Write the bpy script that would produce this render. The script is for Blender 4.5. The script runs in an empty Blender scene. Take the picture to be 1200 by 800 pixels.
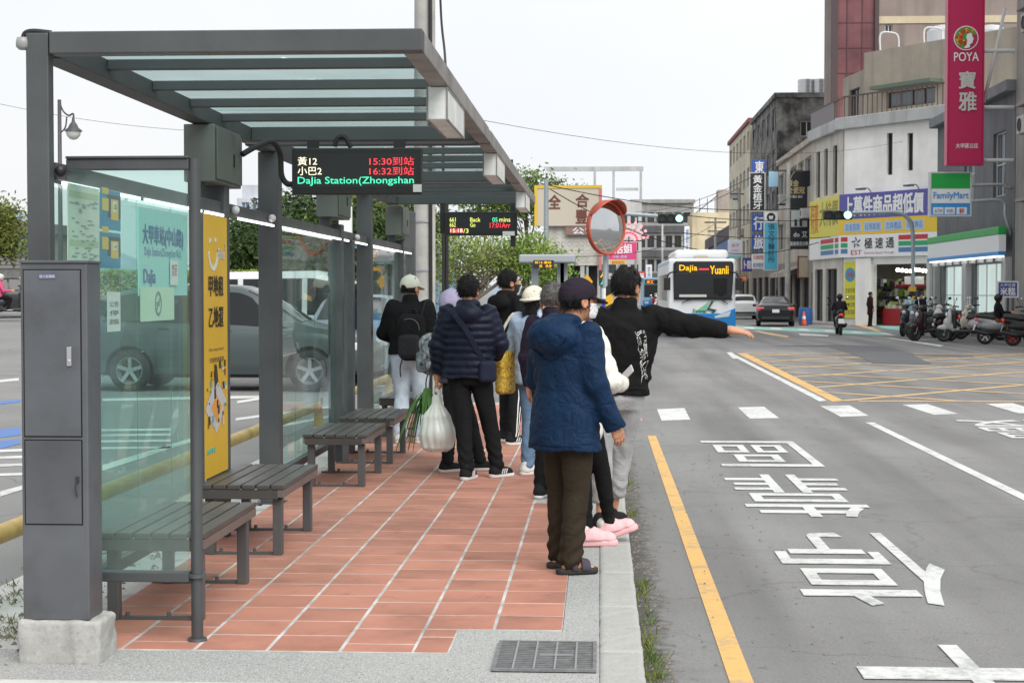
import bpy, bmesh, math, random
import numpy as np
from mathutils import Vector, Matrix
random.seed(7); np.random.seed(7)
R = math.radians
scene = bpy.context.scene
COL = scene.collection
# ---------------------------------------------------------------- camera
FPX = 1900.0; CAMZ = 1.68; YAW = math.atan(103 / FPX); PIT = math.atan(58 / FPX)
cam_d = bpy.data.cameras.new('camera'); cam_d.sensor_width = 36; cam_d.lens = FPX / 1200 * 36
cam_d.clip_start = 0.1; cam_d.clip_end = 3000
cam_d.dof.use_dof = True; cam_d.dof.focus_distance = 10.5; cam_d.dof.aperture_fstop = 13
cam = bpy.data.objects.new('camera', cam_d); COL.objects.link(cam)
cam.location = (0, 0, CAMZ); cam.rotation_euler = (math.pi / 2 - PIT, 0, YAW)
scene.camera = cam
# ---------------------------------------------------------------- sky and sun (overcast)
SUN_EL, SUN_AZ = R(46), R(30)
world = bpy.data.worlds.new('World'); scene.world = world; world.use_nodes = True
wn = world.node_tree.nodes; wl = world.node_tree.links; wn.clear()
sky = wn.new('ShaderNodeTexSky'); sky.sky_type = 'NISHITA'; sky.sun_disc = False
sky.sun_elevation = SUN_EL; sky.sun_rotation = SUN_AZ; sky.air_density = 1.0; sky.dust_density = 4.0; sky.ozone_density = 1.0
hsv = wn.new('ShaderNodeHueSaturation'); hsv.inputs['Saturation'].default_value = 0.12; hsv.inputs['Value'].default_value = 1.0
mixw = wn.new('ShaderNodeMix'); mixw.data_type = 'RGBA'; mixw.inputs[0].default_value = 0.80
mixw.inputs[7].default_value = (8.0, 8.25, 8.5, 1)
cln = wn.new('ShaderNodeTexNoise'); cln.inputs['Scale'].default_value = 2.6; cln.inputs['Detail'].default_value = 5; cln.inputs['Roughness'].default_value = .5
wtc = wn.new('ShaderNodeTexCoord'); wmp = wn.new('ShaderNodeMapping'); wmp.inputs['Scale'].default_value = (1, 1, 2.2); crp = wn.new('ShaderNodeValToRGB')   # faint even cloud tone over the whole sky
crp.color_ramp.elements[0].position = .3; crp.color_ramp.elements[0].color = (7.6, 7.95, 8.4, 1); crp.color_ramp.elements[1].position = .7; crp.color_ramp.elements[1].color = (8.5, 8.65, 8.8, 1)
wl.new(wtc.outputs['Generated'], wmp.inputs[0]); wl.new(wmp.outputs[0], cln.inputs['Vector']); wl.new(cln.outputs[0], crp.inputs[0]); wl.new(crp.outputs[0], mixw.inputs[7])
bgn = wn.new('ShaderNodeBackground'); bgn.inputs['Strength'].default_value = 0.09
won = wn.new('ShaderNodeOutputWorld')
wl.new(sky.outputs[0], hsv.inputs['Color']); wl.new(hsv.outputs[0], mixw.inputs[6]); wl.new(mixw.outputs[2], bgn.inputs['Color']); wl.new(bgn.outputs[0], won.inputs[0])
sun_d = bpy.data.lights.new('sun', 'SUN'); sun_d.energy = 2.5; sun_d.angle = R(48); sun_d.color = (1, 0.97, 0.92)
sun = bpy.data.objects.new('sun', sun_d); COL.objects.link(sun)
sdir = Vector((math.sin(SUN_AZ) * math.cos(SUN_EL), math.cos(SUN_AZ) * math.cos(SUN_EL) * -1, math.sin(SUN_EL)))
sun.rotation_euler = sdir.to_track_quat('Z', 'Y').to_euler()
scene.view_settings.view_transform = 'Standard'; scene.view_settings.look = 'None'
scene.view_settings.exposure = 0.47; scene.view_settings.gamma = 1
try:
    scene.cycles.max_bounces = 8; scene.cycles.transparent_max_bounces = 24; scene.cycles.use_denoising = True
except Exception: pass
# ---------------------------------------------------------------- pixel -> place helpers (photo pixels, 1200x800)
_f = Vector((-math.sin(YAW) * math.cos(PIT), math.cos(YAW) * math.cos(PIT), -math.sin(PIT)))
_r = Vector((math.cos(YAW), math.sin(YAW), 0)); _u = _r.cross(_f)
_c = Vector((0, 0, CAMZ))
def ray(px, py): return _f + _r * ((px - 600) / FPX) + _u * ((400 - py) / FPX)
def at(px, py, Y): d = ray(px, py); return _c + d * (Y / d.y)
def atx(px, py, X): d = ray(px, py); return _c + d * (X / d.x)
def gnd(px, py, z=0.0): d = ray(px, py); return _c + d * ((z - CAMZ) / d.z)
SW = 0.12      # sidewalk level above the road
# ---------------------------------------------------------------- colour and materials
def C(h):
    h = h.lstrip('#'); v = [int(h[i:i + 2], 16) / 255 for i in (0, 2, 4)]
    return tuple((c / 12.92 if c <= 0.04045 else ((c + 0.055) / 1.055) ** 2.4) for c in v) + (1,)
def vec(c): return C(c) if isinstance(c, str) else (tuple(c) + (1,))[:4]
_M = {}
def mat(name, col, rough=0.6, metal=0.0, var=0.0, vscale=3.0, bump=0.0, bscale=60.0, col2=None, spec=0.5, coat=0.0, emit=None, estr=0.0, stain=0.0, sscale=1.2, sheen=0.0, alpha=1.0, rnd=0.0, streak=0.0, wrinkle=0.0, grime=0.0):
    """Principled material with large colour drift (var), stains and fine relief."""
    if name in _M: return _M[name]
    m = bpy.data.materials.new(name); m.use_nodes = True; nt = m.node_tree; N = nt.nodes; L = nt.links
    b = N['Principled BSDF']; base = vec(col)
    b.inputs['Base Color'].default_value = base; b.inputs['Roughness'].default_value = rough; b.inputs['Metallic'].default_value = metal
    b.inputs['Specular IOR Level'].default_value = spec; b.inputs['Coat Weight'].default_value = coat
    if sheen: b.inputs['Sheen Weight'].default_value = sheen; b.inputs['Sheen Roughness'].default_value = 0.5
    if emit is not None: b.inputs['Emission Color'].default_value = vec(emit); b.inputs['Emission Strength'].default_value = estr
    if alpha < 1: b.inputs['Alpha'].default_value = alpha
    cur = None
    if var or stain or bump or rnd or streak or wrinkle or grime:
        tc = N.new('ShaderNodeTexCoord'); oi = N.new('ShaderNodeObjectInfo'); ad = N.new('ShaderNodeVectorMath'); ad.operation = 'ADD'
        mu = N.new('ShaderNodeMath'); mu.operation = 'MULTIPLY'; mu.inputs[1].default_value = 37.0
        L.new(oi.outputs['Random'], mu.inputs[0]); L.new(tc.outputs['Object'], ad.inputs[0]); L.new(mu.outputs[0], ad.inputs[1]); P = ad.outputs[0]
        def noise(scale, det=4, rgh=0.55):
            n = N.new('ShaderNodeTexNoise'); n.inputs['Scale'].default_value = scale; n.inputs['Detail'].default_value = det; n.inputs['Roughness'].default_value = rgh
            L.new(P, n.inputs['Vector']); return n
        if var:
            n = noise(vscale); mx = N.new('ShaderNodeMix'); mx.data_type = 'RGBA'
            c2 = vec(col2) if col2 is not None else tuple(c * (1 - var) for c in base[:3]) + (1,)
            c1 = base if col2 is not None else tuple(min(1, c * (1 + var * 0.5)) for c in base[:3]) + (1,)
            mx.inputs[6].default_value = c1; mx.inputs[7].default_value = c2
            rp = N.new('ShaderNodeValToRGB'); rp.color_ramp.elements[0].position = 0.35; rp.color_ramp.elements[1].position = 0.68
            L.new(n.outputs[0], rp.inputs[0]); L.new(rp.outputs[0], mx.inputs[0]); cur = mx.outputs[2]
            mr = N.new('ShaderNodeMapRange'); mr.inputs[3].default_value = max(0, rough - 0.08); mr.inputs[4].default_value = min(1, rough + 0.1)
            L.new(n.outputs[0], mr.inputs[0]); L.new(mr.outputs[0], b.inputs['Roughness'])
        if stain:
            n2 = noise(sscale, 7, 0.65); rp2 = N.new('ShaderNodeValToRGB'); rp2.color_ramp.elements[0].position = 0.52; rp2.color_ramp.elements[1].position = 0.72
            rp2.color_ramp.elements[1].color = (stain, stain, stain, 1)
            L.new(n2.outputs[0], rp2.inputs[0]); m2 = N.new('ShaderNodeMix'); m2.data_type = 'RGBA'
            m2.inputs[6].default_value = base; m2.inputs[7].default_value = (0.03, 0.028, 0.025, 1)
            if cur: L.new(cur, m2.inputs[6])
            L.new(rp2.outputs[0], m2.inputs[0]); cur = m2.outputs[2]
        if streak:
            sv = N.new('ShaderNodeVectorMath'); sv.operation = 'MULTIPLY'; sv.inputs[1].default_value = (1.6, 1.6, 0.10); L.new(P, sv.inputs[0]); n4 = N.new('ShaderNodeTexNoise'); n4.inputs['Scale'].default_value = 1.0; n4.inputs['Detail'].default_value = 6; L.new(sv.outputs[0], n4.inputs['Vector'])
            rp4 = N.new('ShaderNodeValToRGB'); rp4.color_ramp.elements[0].position = 0.5; rp4.color_ramp.elements[1].position = 0.72; rp4.color_ramp.elements[1].color = (streak, streak, streak, 1); L.new(n4.outputs[0], rp4.inputs[0])
            m4 = N.new('ShaderNodeMix'); m4.data_type = 'RGBA'; m4.inputs[6].default_value = base; m4.inputs[7].default_value = tuple(c * .38 for c in base[:3]) + (1,); L.new(rp4.outputs[0], m4.inputs[0])
            if cur: L.new(cur, m4.inputs[6])
            cur = m4.outputs[2]
        if rnd:
            hs = N.new('ShaderNodeHueSaturation'); hs.inputs['Color'].default_value = base; mr2 = N.new('ShaderNodeMapRange'); mr2.inputs[3].default_value = 1 - rnd; mr2.inputs[4].default_value = 1 + rnd
            L.new(oi.outputs['Random'], mr2.inputs[0]); L.new(mr2.outputs[0], hs.inputs['Value'])
            if cur: L.new(cur, hs.inputs['Color'])
            cur = hs.outputs[0]
        if grime:   # dirt that runs on across neighbouring pieces
            gp = N.new('ShaderNodeNewGeometry')
            for sc_, a0, a1, am in ((.9, .5, .78, grime), (6.0, .6, .72, grime * .8)):
                n6 = N.new('ShaderNodeTexNoise'); n6.inputs['Scale'].default_value = sc_; n6.inputs['Detail'].default_value = 9; n6.inputs['Roughness'].default_value = .68; L.new(gp.outputs['Position'], n6.inputs['Vector'])
                rp6 = N.new('ShaderNodeValToRGB'); rp6.color_ramp.elements[0].position = a0; rp6.color_ramp.elements[1].position = a1; rp6.color_ramp.elements[1].color = (am, am, am, 1); L.new(n6.outputs[0], rp6.inputs[0])
                m6 = N.new('ShaderNodeMix'); m6.data_type = 'RGBA'; m6.inputs[6].default_value = base; m6.inputs[7].default_value = tuple(c * .4 for c in base[:3]) + (1,); L.new(rp6.outputs[0], m6.inputs[0])
                if cur: L.new(cur, m6.inputs[6])
                cur = m6.outputs[2]
        if cur: L.new(cur, b.inputs['Base Color'])
        if bump:
            n3 = noise(bscale, 5, 0.6); bp = N.new('ShaderNodeBump'); bp.inputs['Strength'].default_value = bump; bp.inputs['Distance'].default_value = 0.01
            L.new(n3.outputs[0], bp.inputs['Height']); L.new(bp.outputs[0], b.inputs['Normal'])
        if wrinkle:
            n5 = noise(9.0, 4, .5); n5.inputs['Distortion'].default_value = 1.6; ab = N.new('ShaderNodeMath'); ab.operation = 'SUBTRACT'; ab.inputs[1].default_value = .5; L.new(n5.outputs[0], ab.inputs[0]); ab2 = N.new('ShaderNodeMath'); ab2.operation = 'ABSOLUTE'; L.new(ab.outputs[0], ab2.inputs[0])
            bw = N.new('ShaderNodeBump'); bw.inputs['Strength'].default_value = wrinkle; bw.inputs['Distance'].default_value = 0.05; L.new(ab2.outputs[0], bw.inputs['Height'])
            if bump: L.new(bp.outputs[0], bw.inputs['Normal'])
            L.new(bw.outputs[0], b.inputs['Normal'])
    _M[name] = m; return m
def emis(name, col, s=1.0):
    if name in _M: return _M[name]
    m = bpy.data.materials.new(name); m.use_nodes = True; nt = m.node_tree; nt.nodes.clear()
    e = nt.nodes.new('ShaderNodeEmission'); e.inputs[0].default_value = vec(col); e.inputs[1].default_value = s
    o = nt.nodes.new('ShaderNodeOutputMaterial'); nt.links.new(e.outputs[0], o.inputs[0]); _M[name] = m; return m
def glassm(name, tint, ior=1.12, dirt=0.05, dirtcol=(0.55, 0.62, 0.6)):
    """thin sheet glass: tinted transmission, fresnel reflection, a little dirt film"""
    if name in _M: return _M[name]
    m = bpy.data.materials.new(name); m.use_nodes = True; nt = m.node_tree; N = nt.nodes; L = nt.links; N.clear()
    t = N.new('ShaderNodeBsdfTransparent'); t.inputs[0].default_value = vec(tint)
    g = N.new('ShaderNodeBsdfGlossy'); g.inputs['Roughness'].default_value = 0.02
    fr = N.new('ShaderNodeFresnel'); fr.inputs[0].default_value = ior
    geo = N.new('ShaderNodeNewGeometry'); inv = N.new('ShaderNodeMath'); inv.operation = 'SUBTRACT'; inv.inputs[0].default_value = 1.0; L.new(geo.outputs['Backfacing'], inv.inputs[1])   # reflect once per sheet, at the entering face
    mul = N.new('ShaderNodeMath'); mul.operation = 'MULTIPLY'; L.new(fr.outputs[0], mul.inputs[0]); L.new(inv.outputs[0], mul.inputs[1])
    mx = N.new('ShaderNodeMixShader'); L.new(mul.outputs[0], mx.inputs[0]); L.new(t.outputs[0], mx.inputs[1]); L.new(g.outputs[0], mx.inputs[2])
    d = N.new('ShaderNodeBsdfDiffuse'); d.inputs[0].default_value = vec(dirtcol)
    tc = N.new('ShaderNodeTexCoord'); n = N.new('ShaderNodeTexNoise'); n.inputs['Scale'].default_value = 2.3; n.inputs['Detail'].default_value = 8; L.new(tc.outputs['Object'], n.inputs['Vector'])
    mr = N.new('ShaderNodeMapRange'); mr.inputs[1].default_value = 0.35; mr.inputs[2].default_value = 0.75; mr.inputs[3].default_value = dirt * 0.3; mr.inputs[4].default_value = dirt * 1.8
    L.new(n.outputs[0], mr.inputs[0]); mx2 = N.new('ShaderNodeMixShader'); L.new(mr.outputs[0], mx2.inputs[0]); L.new(mx.outputs[0], mx2.inputs[1]); L.new(d.outputs[0], mx2.inputs[2])
    o = N.new('ShaderNodeOutputMaterial'); L.new(mx2.outputs[0], o.inputs[0]); _M[name] = m; return m
# ---------------------------------------------------------------- mesh builder
def frame(o, right, up=(0, 0, 1)):
    r = Vector(right).normalized(); u = Vector(up).normalized(); n = r.cross(u); o = Vector(o)
    return Matrix(((r.x, u.x, n.x, o.x), (r.y, u.y, n.y, o.y), (r.z, u.z, n.z, o.z), (0, 0, 0, 1)))
class MB:
    def __init__(s, T=None): s.v = []; s.f = []; s.mi = []; s.m = 0; s.T = T
    def add(s, vs, fs):
        o = len(s.v)
        for p in vs: p = Vector(p); s.v.append(s.T @ p if s.T is not None else p)
        for f in fs: s.f.append(tuple(i + o for i in f)); s.mi.append(s.m)
        return s
    def use(s, m): s.m = m; return s
    def box(s, x0, x1, y0, y1, z0, z1):
        v = [(x, y, z) for z in (z0, z1) for y in (y0, y1) for x in (x0, x1)]
        return s.add(v, [(0, 2, 3, 1), (4, 5, 7, 6), (0, 1, 5, 4), (2, 6, 7, 3), (0, 4, 6, 2), (1, 3, 7, 5)])
    def cbox(s, c, sz): return s.box(c[0] - sz[0] / 2, c[0] + sz[0] / 2, c[1] - sz[1] / 2, c[1] + sz[1] / 2, c[2] - sz[2] / 2, c[2] + sz[2] / 2)
    def quad(s, a, b, c, d): return s.add([a, b, c, d], [(0, 1, 2, 3)])
    def poly(s, pts): return s.add(pts, [tuple(range(len(pts)))])
    def cyl(s, a, b, r0, r1=None, n=12, cap=True):
        a = Vector(a); b = Vector(b); r1 = r0 if r1 is None else r1; d = (b - a).normalized()
        t = d.orthogonal().normalized(); w = d.cross(t); vs = []
        for p, r in ((a, r0), (b, r1)):
            for i in range(n): q = 2 * math.pi * i / n; vs.append(p + (t * math.cos(q) + w * math.sin(q)) * r)
        fs = [(i, (i + 1) % n, n + (i + 1) % n, n + i) for i in range(n)]
        if cap: fs += [tuple(range(n - 1, -1, -1)), tuple(range(n, 2 * n))]
        return s.add(vs, fs)
    def bar(s, a, b, w, h, up=(0, 0, 1)):
        a = Vector(a); b = Vector(b); d = (b - a).normalized(); u = Vector(up); t = d.cross(u)
        if t.length < 1e-4: t = d.orthogonal()
        t.normalize(); u = t.cross(d); vs = [p + t * x * w / 2 + u * y * h / 2 for p in (a, b) for x, y in ((-1, -1), (1, -1), (1, 1), (-1, 1))]
        return s.add(vs, [(0, 1, 2, 3), (7, 6, 5, 4), (0, 4, 5, 1), (1, 5, 6, 2), (2, 6, 7, 3), (3, 7, 4, 0)])
    def tube(s, pts, r, n=8, cap=True):
        pts = [Vector(p) for p in pts]; rs = r if isinstance(r, (list, tuple)) else [r] * len(pts); vs = []; t = None
        for i, p in enumerate(pts):
            d = (pts[min(i + 1, len(pts) - 1)] - pts[max(i - 1, 0)]).normalized()
            if t is None: t = d.orthogonal().normalized()
            t = (t - d * t.dot(d)); t = t.normalized() if t.length > 1e-5 else d.orthogonal().normalized(); w = d.cross(t)
            for k in range(n): q = 2 * math.pi * k / n; vs.append(p + (t * math.cos(q) + w * math.sin(q)) * rs[i])
        fs = [(i * n + k, i * n + (k + 1) % n, (i + 1) * n + (k + 1) % n, (i + 1) * n + k) for i in range(len(pts) - 1) for k in range(n)]
        if cap: fs += [tuple(range(n - 1, -1, -1)), tuple(range((len(pts) - 1) * n, len(pts) * n))]
        return s.add(vs, fs)
    def lathe(s, prof, c, ax, n=24):
        """prof: (radius, offset along axis) list, closed not required"""
        c = Vector(c); d = Vector(ax).normalized(); t = d.orthogonal().normalized(); w = d.cross(t); vs = []
        for r, h in prof:
            for k in range(n): q = 2 * math.pi * k / n; vs.append(c + d * h + (t * math.cos(q) + w * math.sin(q)) * r)
        fs = [(i * n + k, i * n + (k + 1) % n, (i + 1) * n + (k + 1) % n, (i + 1) * n + k) for i in range(len(prof) - 1) for k in range(n)]
        return s.add(vs, fs)
    def ball(s, c, r, nu=12, nv=8):
        c = Vector(c); r = Vector(r) if hasattr(r, '__len__') else Vector((r, r, r)); vs = []
        for j in range(nv + 1):
            a = math.pi * j / nv
            for i in range(nu): q = 2 * math.pi * i / nu; vs.append((c.x + r.x * math.sin(a) * math.cos(q), c.y + r.y * math.sin(a) * math.sin(q), c.z - r.z * math.cos(a)))
        return s.add(vs, [(j * nu + i, j * nu + (i + 1) % nu, (j + 1) * nu + (i + 1) % nu, (j + 1) * nu + i) for j in range(nv) for i in range(nu)])
    def prism(s, poly, z0, z1):
        """2D outline in local xy, extruded along local z"""
        n = len(poly); vs = [(x, y, z0) for x, y in poly] + [(x, y, z1) for x, y in poly]
        return s.add(vs, [tuple(range(n - 1, -1, -1)), tuple(range(n, 2 * n))] + [(i, (i + 1) % n, n + (i + 1) % n, n + i) for i in range(n)])
    def build(s, name, mats, parent=None, smooth=False, bev=0.0, seg=2, auto=None):
        me = bpy.data.meshes.new(name); me.from_pydata([tuple(v) for v in s.v], [], s.f); mats = mats if isinstance(mats, (list, tuple)) else [mats]
        for m in mats: me.materials.append(m)
        if len(mats) > 1: me.polygons.foreach_set('material_index', s.mi)
        if smooth: me.polygons.foreach_set('use_smooth', [True] * len(me.polygons))
        me.update()
        if smooth and auto:
            try: me.set_sharp_from_angle(angle=R(auto))
            except Exception: pass
        o = bpy.data.objects.new(name, me); COL.objects.link(o)
        if parent is not None: put(o, parent)
        if bev:
            b = o.modifiers.new('bevel', 'BEVEL'); b.width = bev; b.segments = seg; b.limit_method = 'ANGLE'; b.angle_limit = R(40)
        return o
def put(o, parent):
    """parent keeping the coordinates the mesh was written in"""
    o.parent = parent
    o.matrix_parent_inverse = wmat(parent).inverted()
    return o
def wmat(o): return o.matrix_basis if o.parent is None else wmat(o.parent) @ o.matrix_parent_inverse @ o.matrix_basis
def empty(name, loc=(0, 0, 0)):
    o = bpy.data.objects.new(name, None); o.location = loc; o.empty_display_size = 0.2; COL.objects.link(o); return o
def tag(o, label, cat, group=None):
    o['label'] = label; o['category'] = cat
    if group: o['group'] = group
    return o
def setting(o, kind='structure'): o['kind'] = kind; return o
def copy_tree(o, parent=None):
    c = o.copy(); COL.objects.link(c)
    if parent is not None: c.parent = parent
    for ch in list(o.children): copy_tree(ch, c)
    return c
_txt = {}
def text_mesh(body):
    k = body
    if k in _txt: return _txt[k]
    cu = bpy.data.curves.new('lettering', 'FONT'); cu.body = body; cu.resolution_u = 3; cu.space_line = 1.02
    o = bpy.data.objects.new('lettering', cu); me = bpy.data.meshes.new_from_object(o)
    bpy.data.objects.remove(o); vs = np.array([v.co for v in me.vertices]) if len(me.vertices) else np.zeros((1, 3))
    fs = [tuple(p.vertices) for p in me.polygons]; bpy.data.meshes.remove(me); bpy.data.curves.remove(cu)
    lo = vs.min(0); hi = vs.max(0); vs = (vs - lo) / np.maximum(hi - lo, 1e-6); _txt[k] = (vs, fs); return _txt[k]
def text(body, T, x0, x1, y0, y1, m, parent, name='lettering', lift=0.004, bold=0.0, flip=False):
    """flat lettering fitted to a rectangle of frame T (x right, y up, z out)"""
    vs, fs = text_mesh(body); b = MB(T); embold(b, vs, fs, x0, x1, y0, y1, lift, bold, flip)
    return b.build(name, m, parent)
def embold(b, vs, fs, x0, x1, y0, y1, lift, bold, flip=False):
    w = bold * 1.6 * min(abs(y1 - y0), abs(x1 - x0) if flip else 1e9); st = ((0, 0), (1, 0), (0, 1), (1, 1)) if bold else ((0, 0),); k = 0
    if flip: wx, wy = bold * 1.6 * (x1 - x0), bold * 1.6 * (y1 - y0)
    else: wx = wy = w
    for i, j in st:
        dx, dy = (i - .5) * wx * bool(bold), (j - .5) * wy * bool(bold)
        if flip: b.add([(x1 - (x1 - x0) * v[0] + dx, y1 - (y1 - y0) * v[1] + dy, lift + k * .0006) for v in vs], fs)
        else: b.add([(x0 + (x1 - x0) * v[0] + dx, y0 + (y1 - y0) * v[1] + dy, lift + k * .0006) for v in vs], fs)
        k += 1
def vtext(s, T, xc, w, ytop, h, m, parent, gap=0.12, bold=0.0, lift=0.004):
    """upright characters stacked downwards, one mesh"""
    b = MB(T); n = len(s); ch = h / n
    for i, c in enumerate(s):
        vs, fs = text_mesh(c); y1 = ytop - i * ch - ch * gap / 2; y0 = ytop - (i + 1) * ch + ch * gap / 2
        embold(b, vs, fs, xc - w / 2, xc + w / 2, y0, y1, lift, bold)
    return b.build('lettering', m, parent)
def spline(pts, n=8):
    P = [Vector(p) for p in pts]; out = []
    for i in range(len(P) - 1):
        a = P[max(i - 1, 0)]; b = P[i]; c = P[i + 1]; d = P[min(i + 2, len(P) - 1)]
        for k in range(n):
            t = k / n; out.append(0.5 * ((2 * b) + (c - a) * t + (2 * a - 5 * b + 4 * c - d) * t * t + (3 * b - a - 3 * c + d) * t ** 3))
    return out + [P[-1]]
# ---------------------------------------------------------------- distance fields -> smooth continuous meshes (people, bags, seats)
def surf_nets(f, lo, hi, h):
    lo = np.array(lo, float); hi = np.array(hi, float); n = np.ceil((hi - lo) / h).astype(int) + 1
    ax = [lo[i] + h * np.arange(n[i]) for i in range(3)]
    G = np.stack(np.meshgrid(*ax, indexing='ij'), -1).reshape(-1, 3)
    F = np.asarray(f(G)).reshape(n); S = F < 0
    A = np.zeros(tuple(n - 1)); 
    cnt = sum(S[i:n[0] - 1 + i, j:n[1] - 1 + j, k:n[2] - 1 + k].astype(np.int8) for i in (0, 1) for j in (0, 1) for k in (0, 1))
    act = (cnt > 0) & (cnt < 8); idx = -np.ones(tuple(n - 1), int); cells = np.argwhere(act); idx[act] = np.arange(len(cells))
    acc = np.zeros((len(cells), 3)); wt = np.zeros(len(cells))
    corners = [(i, j, k) for i in (0, 1) for j in (0, 1) for k in (0, 1)]
    for a in corners:
        for d in range(3):
            if a[d]: continue
            b = list(a); b[d] = 1
            fa = F[tuple((cells + a).T)]; fb = F[tuple((cells + b).T)]; m = (fa < 0) != (fb < 0)
            t = np.where(m, fa / np.where(m, fa - fb, 1), 0); p = np.tile(np.array(a, float), (len(cells), 1)); p[:, d] += t
            acc += p * m[:, None]; wt += m
    V = lo + h * (cells + acc / np.maximum(wt, 1)[:, None]); faces = []
    for d in range(3):
        u, w = (d + 1) % 3, (d + 2) % 3; sl0 = [slice(None)] * 3; sl1 = [slice(None)] * 3
        sl0[d] = slice(0, n[d] - 1); sl1[d] = slice(1, n[d])
        a = S[tuple(sl0)]; b = S[tuple(sl1)]; E = np.argwhere(a != b)
        E = E[(E[:, u] > 0) & (E[:, w] > 0) & (E[:, u] < n[u] - 1) & (E[:, w] < n[w] - 1)]
        if not len(E): continue
        ins = a[tuple(E.T)]; q = []
        for du, dw in ((1, 1), (0, 1), (0, 0), (1, 0)):
            e = E.copy(); e[:, u] -= du; e[:, w] -= dw; q.append(idx[tuple(e.T)])
        q = np.stack(q, 1); q[~ins] = q[~ins][:, ::-1]; faces.append(q)
    return V, (np.concatenate(faces) if faces else np.zeros((0, 4), int))
def rcone(P, a, b, ra, rb):
    a = np.asarray(a, float); ba = np.asarray(b, float) - a; pa = P - a
    h = np.clip(pa @ ba / max(ba @ ba, 1e-9), 0, 1); return np.linalg.norm(pa - h[:, None] * ba, axis=1) - (ra + (rb - ra) * h)
def hpar(P, a, b):
    a = np.asarray(a, float); ba = np.asarray(b, float) - a; return (P - a) @ ba / max(ba @ ba, 1e-9)
def ell(P, c, r):
    q = P - np.asarray(c, float); r = np.asarray(r, float); k0 = np.linalg.norm(q / r, axis=1); k1 = np.linalg.norm(q / (r * r), axis=1)
    return k0 * (k0 - 1) / np.maximum(k1, 1e-6)
def rbox(P, c, hs, r, rotz=0.0):
    q = P - np.asarray(c, float)
    if rotz: cs, sn = math.cos(rotz), math.sin(rotz); q = np.stack([q[:, 0] * cs + q[:, 1] * sn, -q[:, 0] * sn + q[:, 1] * cs, q[:, 2]], 1)
    q = np.abs(q) - (np.asarray(hs, float) - r); return np.linalg.norm(np.maximum(q, 0), axis=1) + np.minimum(q.max(1), 0) - r
def smin(a, b, k):
    h = np.clip(0.5 + 0.5 * (b - a) / k, 0, 1); return b + (a - b) * h - k * h * (1 - h)
def smax(a, b, k): return -smin(-a, -b, k)
def wob(P, fr, seed, aniso=(1, 1, 1)):
    rs = np.random.RandomState(seed); out = 0; Q = P * np.array(aniso)
    for k in range(5):
        d = rs.randn(3); d /= np.linalg.norm(d); out = out + np.sin(Q @ d * fr * (0.7 + 0.35 * k) + rs.rand() * 6.3 + 1.3 * np.sin(Q @ rs.randn(3) * fr * 0.4)) / (1 + 0.4 * k)
    return out / 3
def fmesh(name, f, lo, hi, h, m, parent=None, M=None, extra=None):
    V, Q = surf_nets(f, lo, hi, h); V = list(V); Fs = [tuple(q) for q in Q]
    for (V2, Q2) in (extra or []):
        o = len(V); V += list(V2); Fs += [tuple(i + o for i in q) for q in Q2]
    V = np.array(V)
    if M is not None and len(V): A = np.array(M); V = V @ A[:3, :3].T + A[:3, 3]
    me = bpy.data.meshes.new(name); me.from_pydata(V.tolist(), [], Fs); me.materials.append(m)
    me.polygons.foreach_set('use_smooth', [True] * len(me.polygons)); me.update()
    o = bpy.data.objects.new(name, me); COL.objects.link(o)
    if parent is not None: put(o, parent)
    return o
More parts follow.
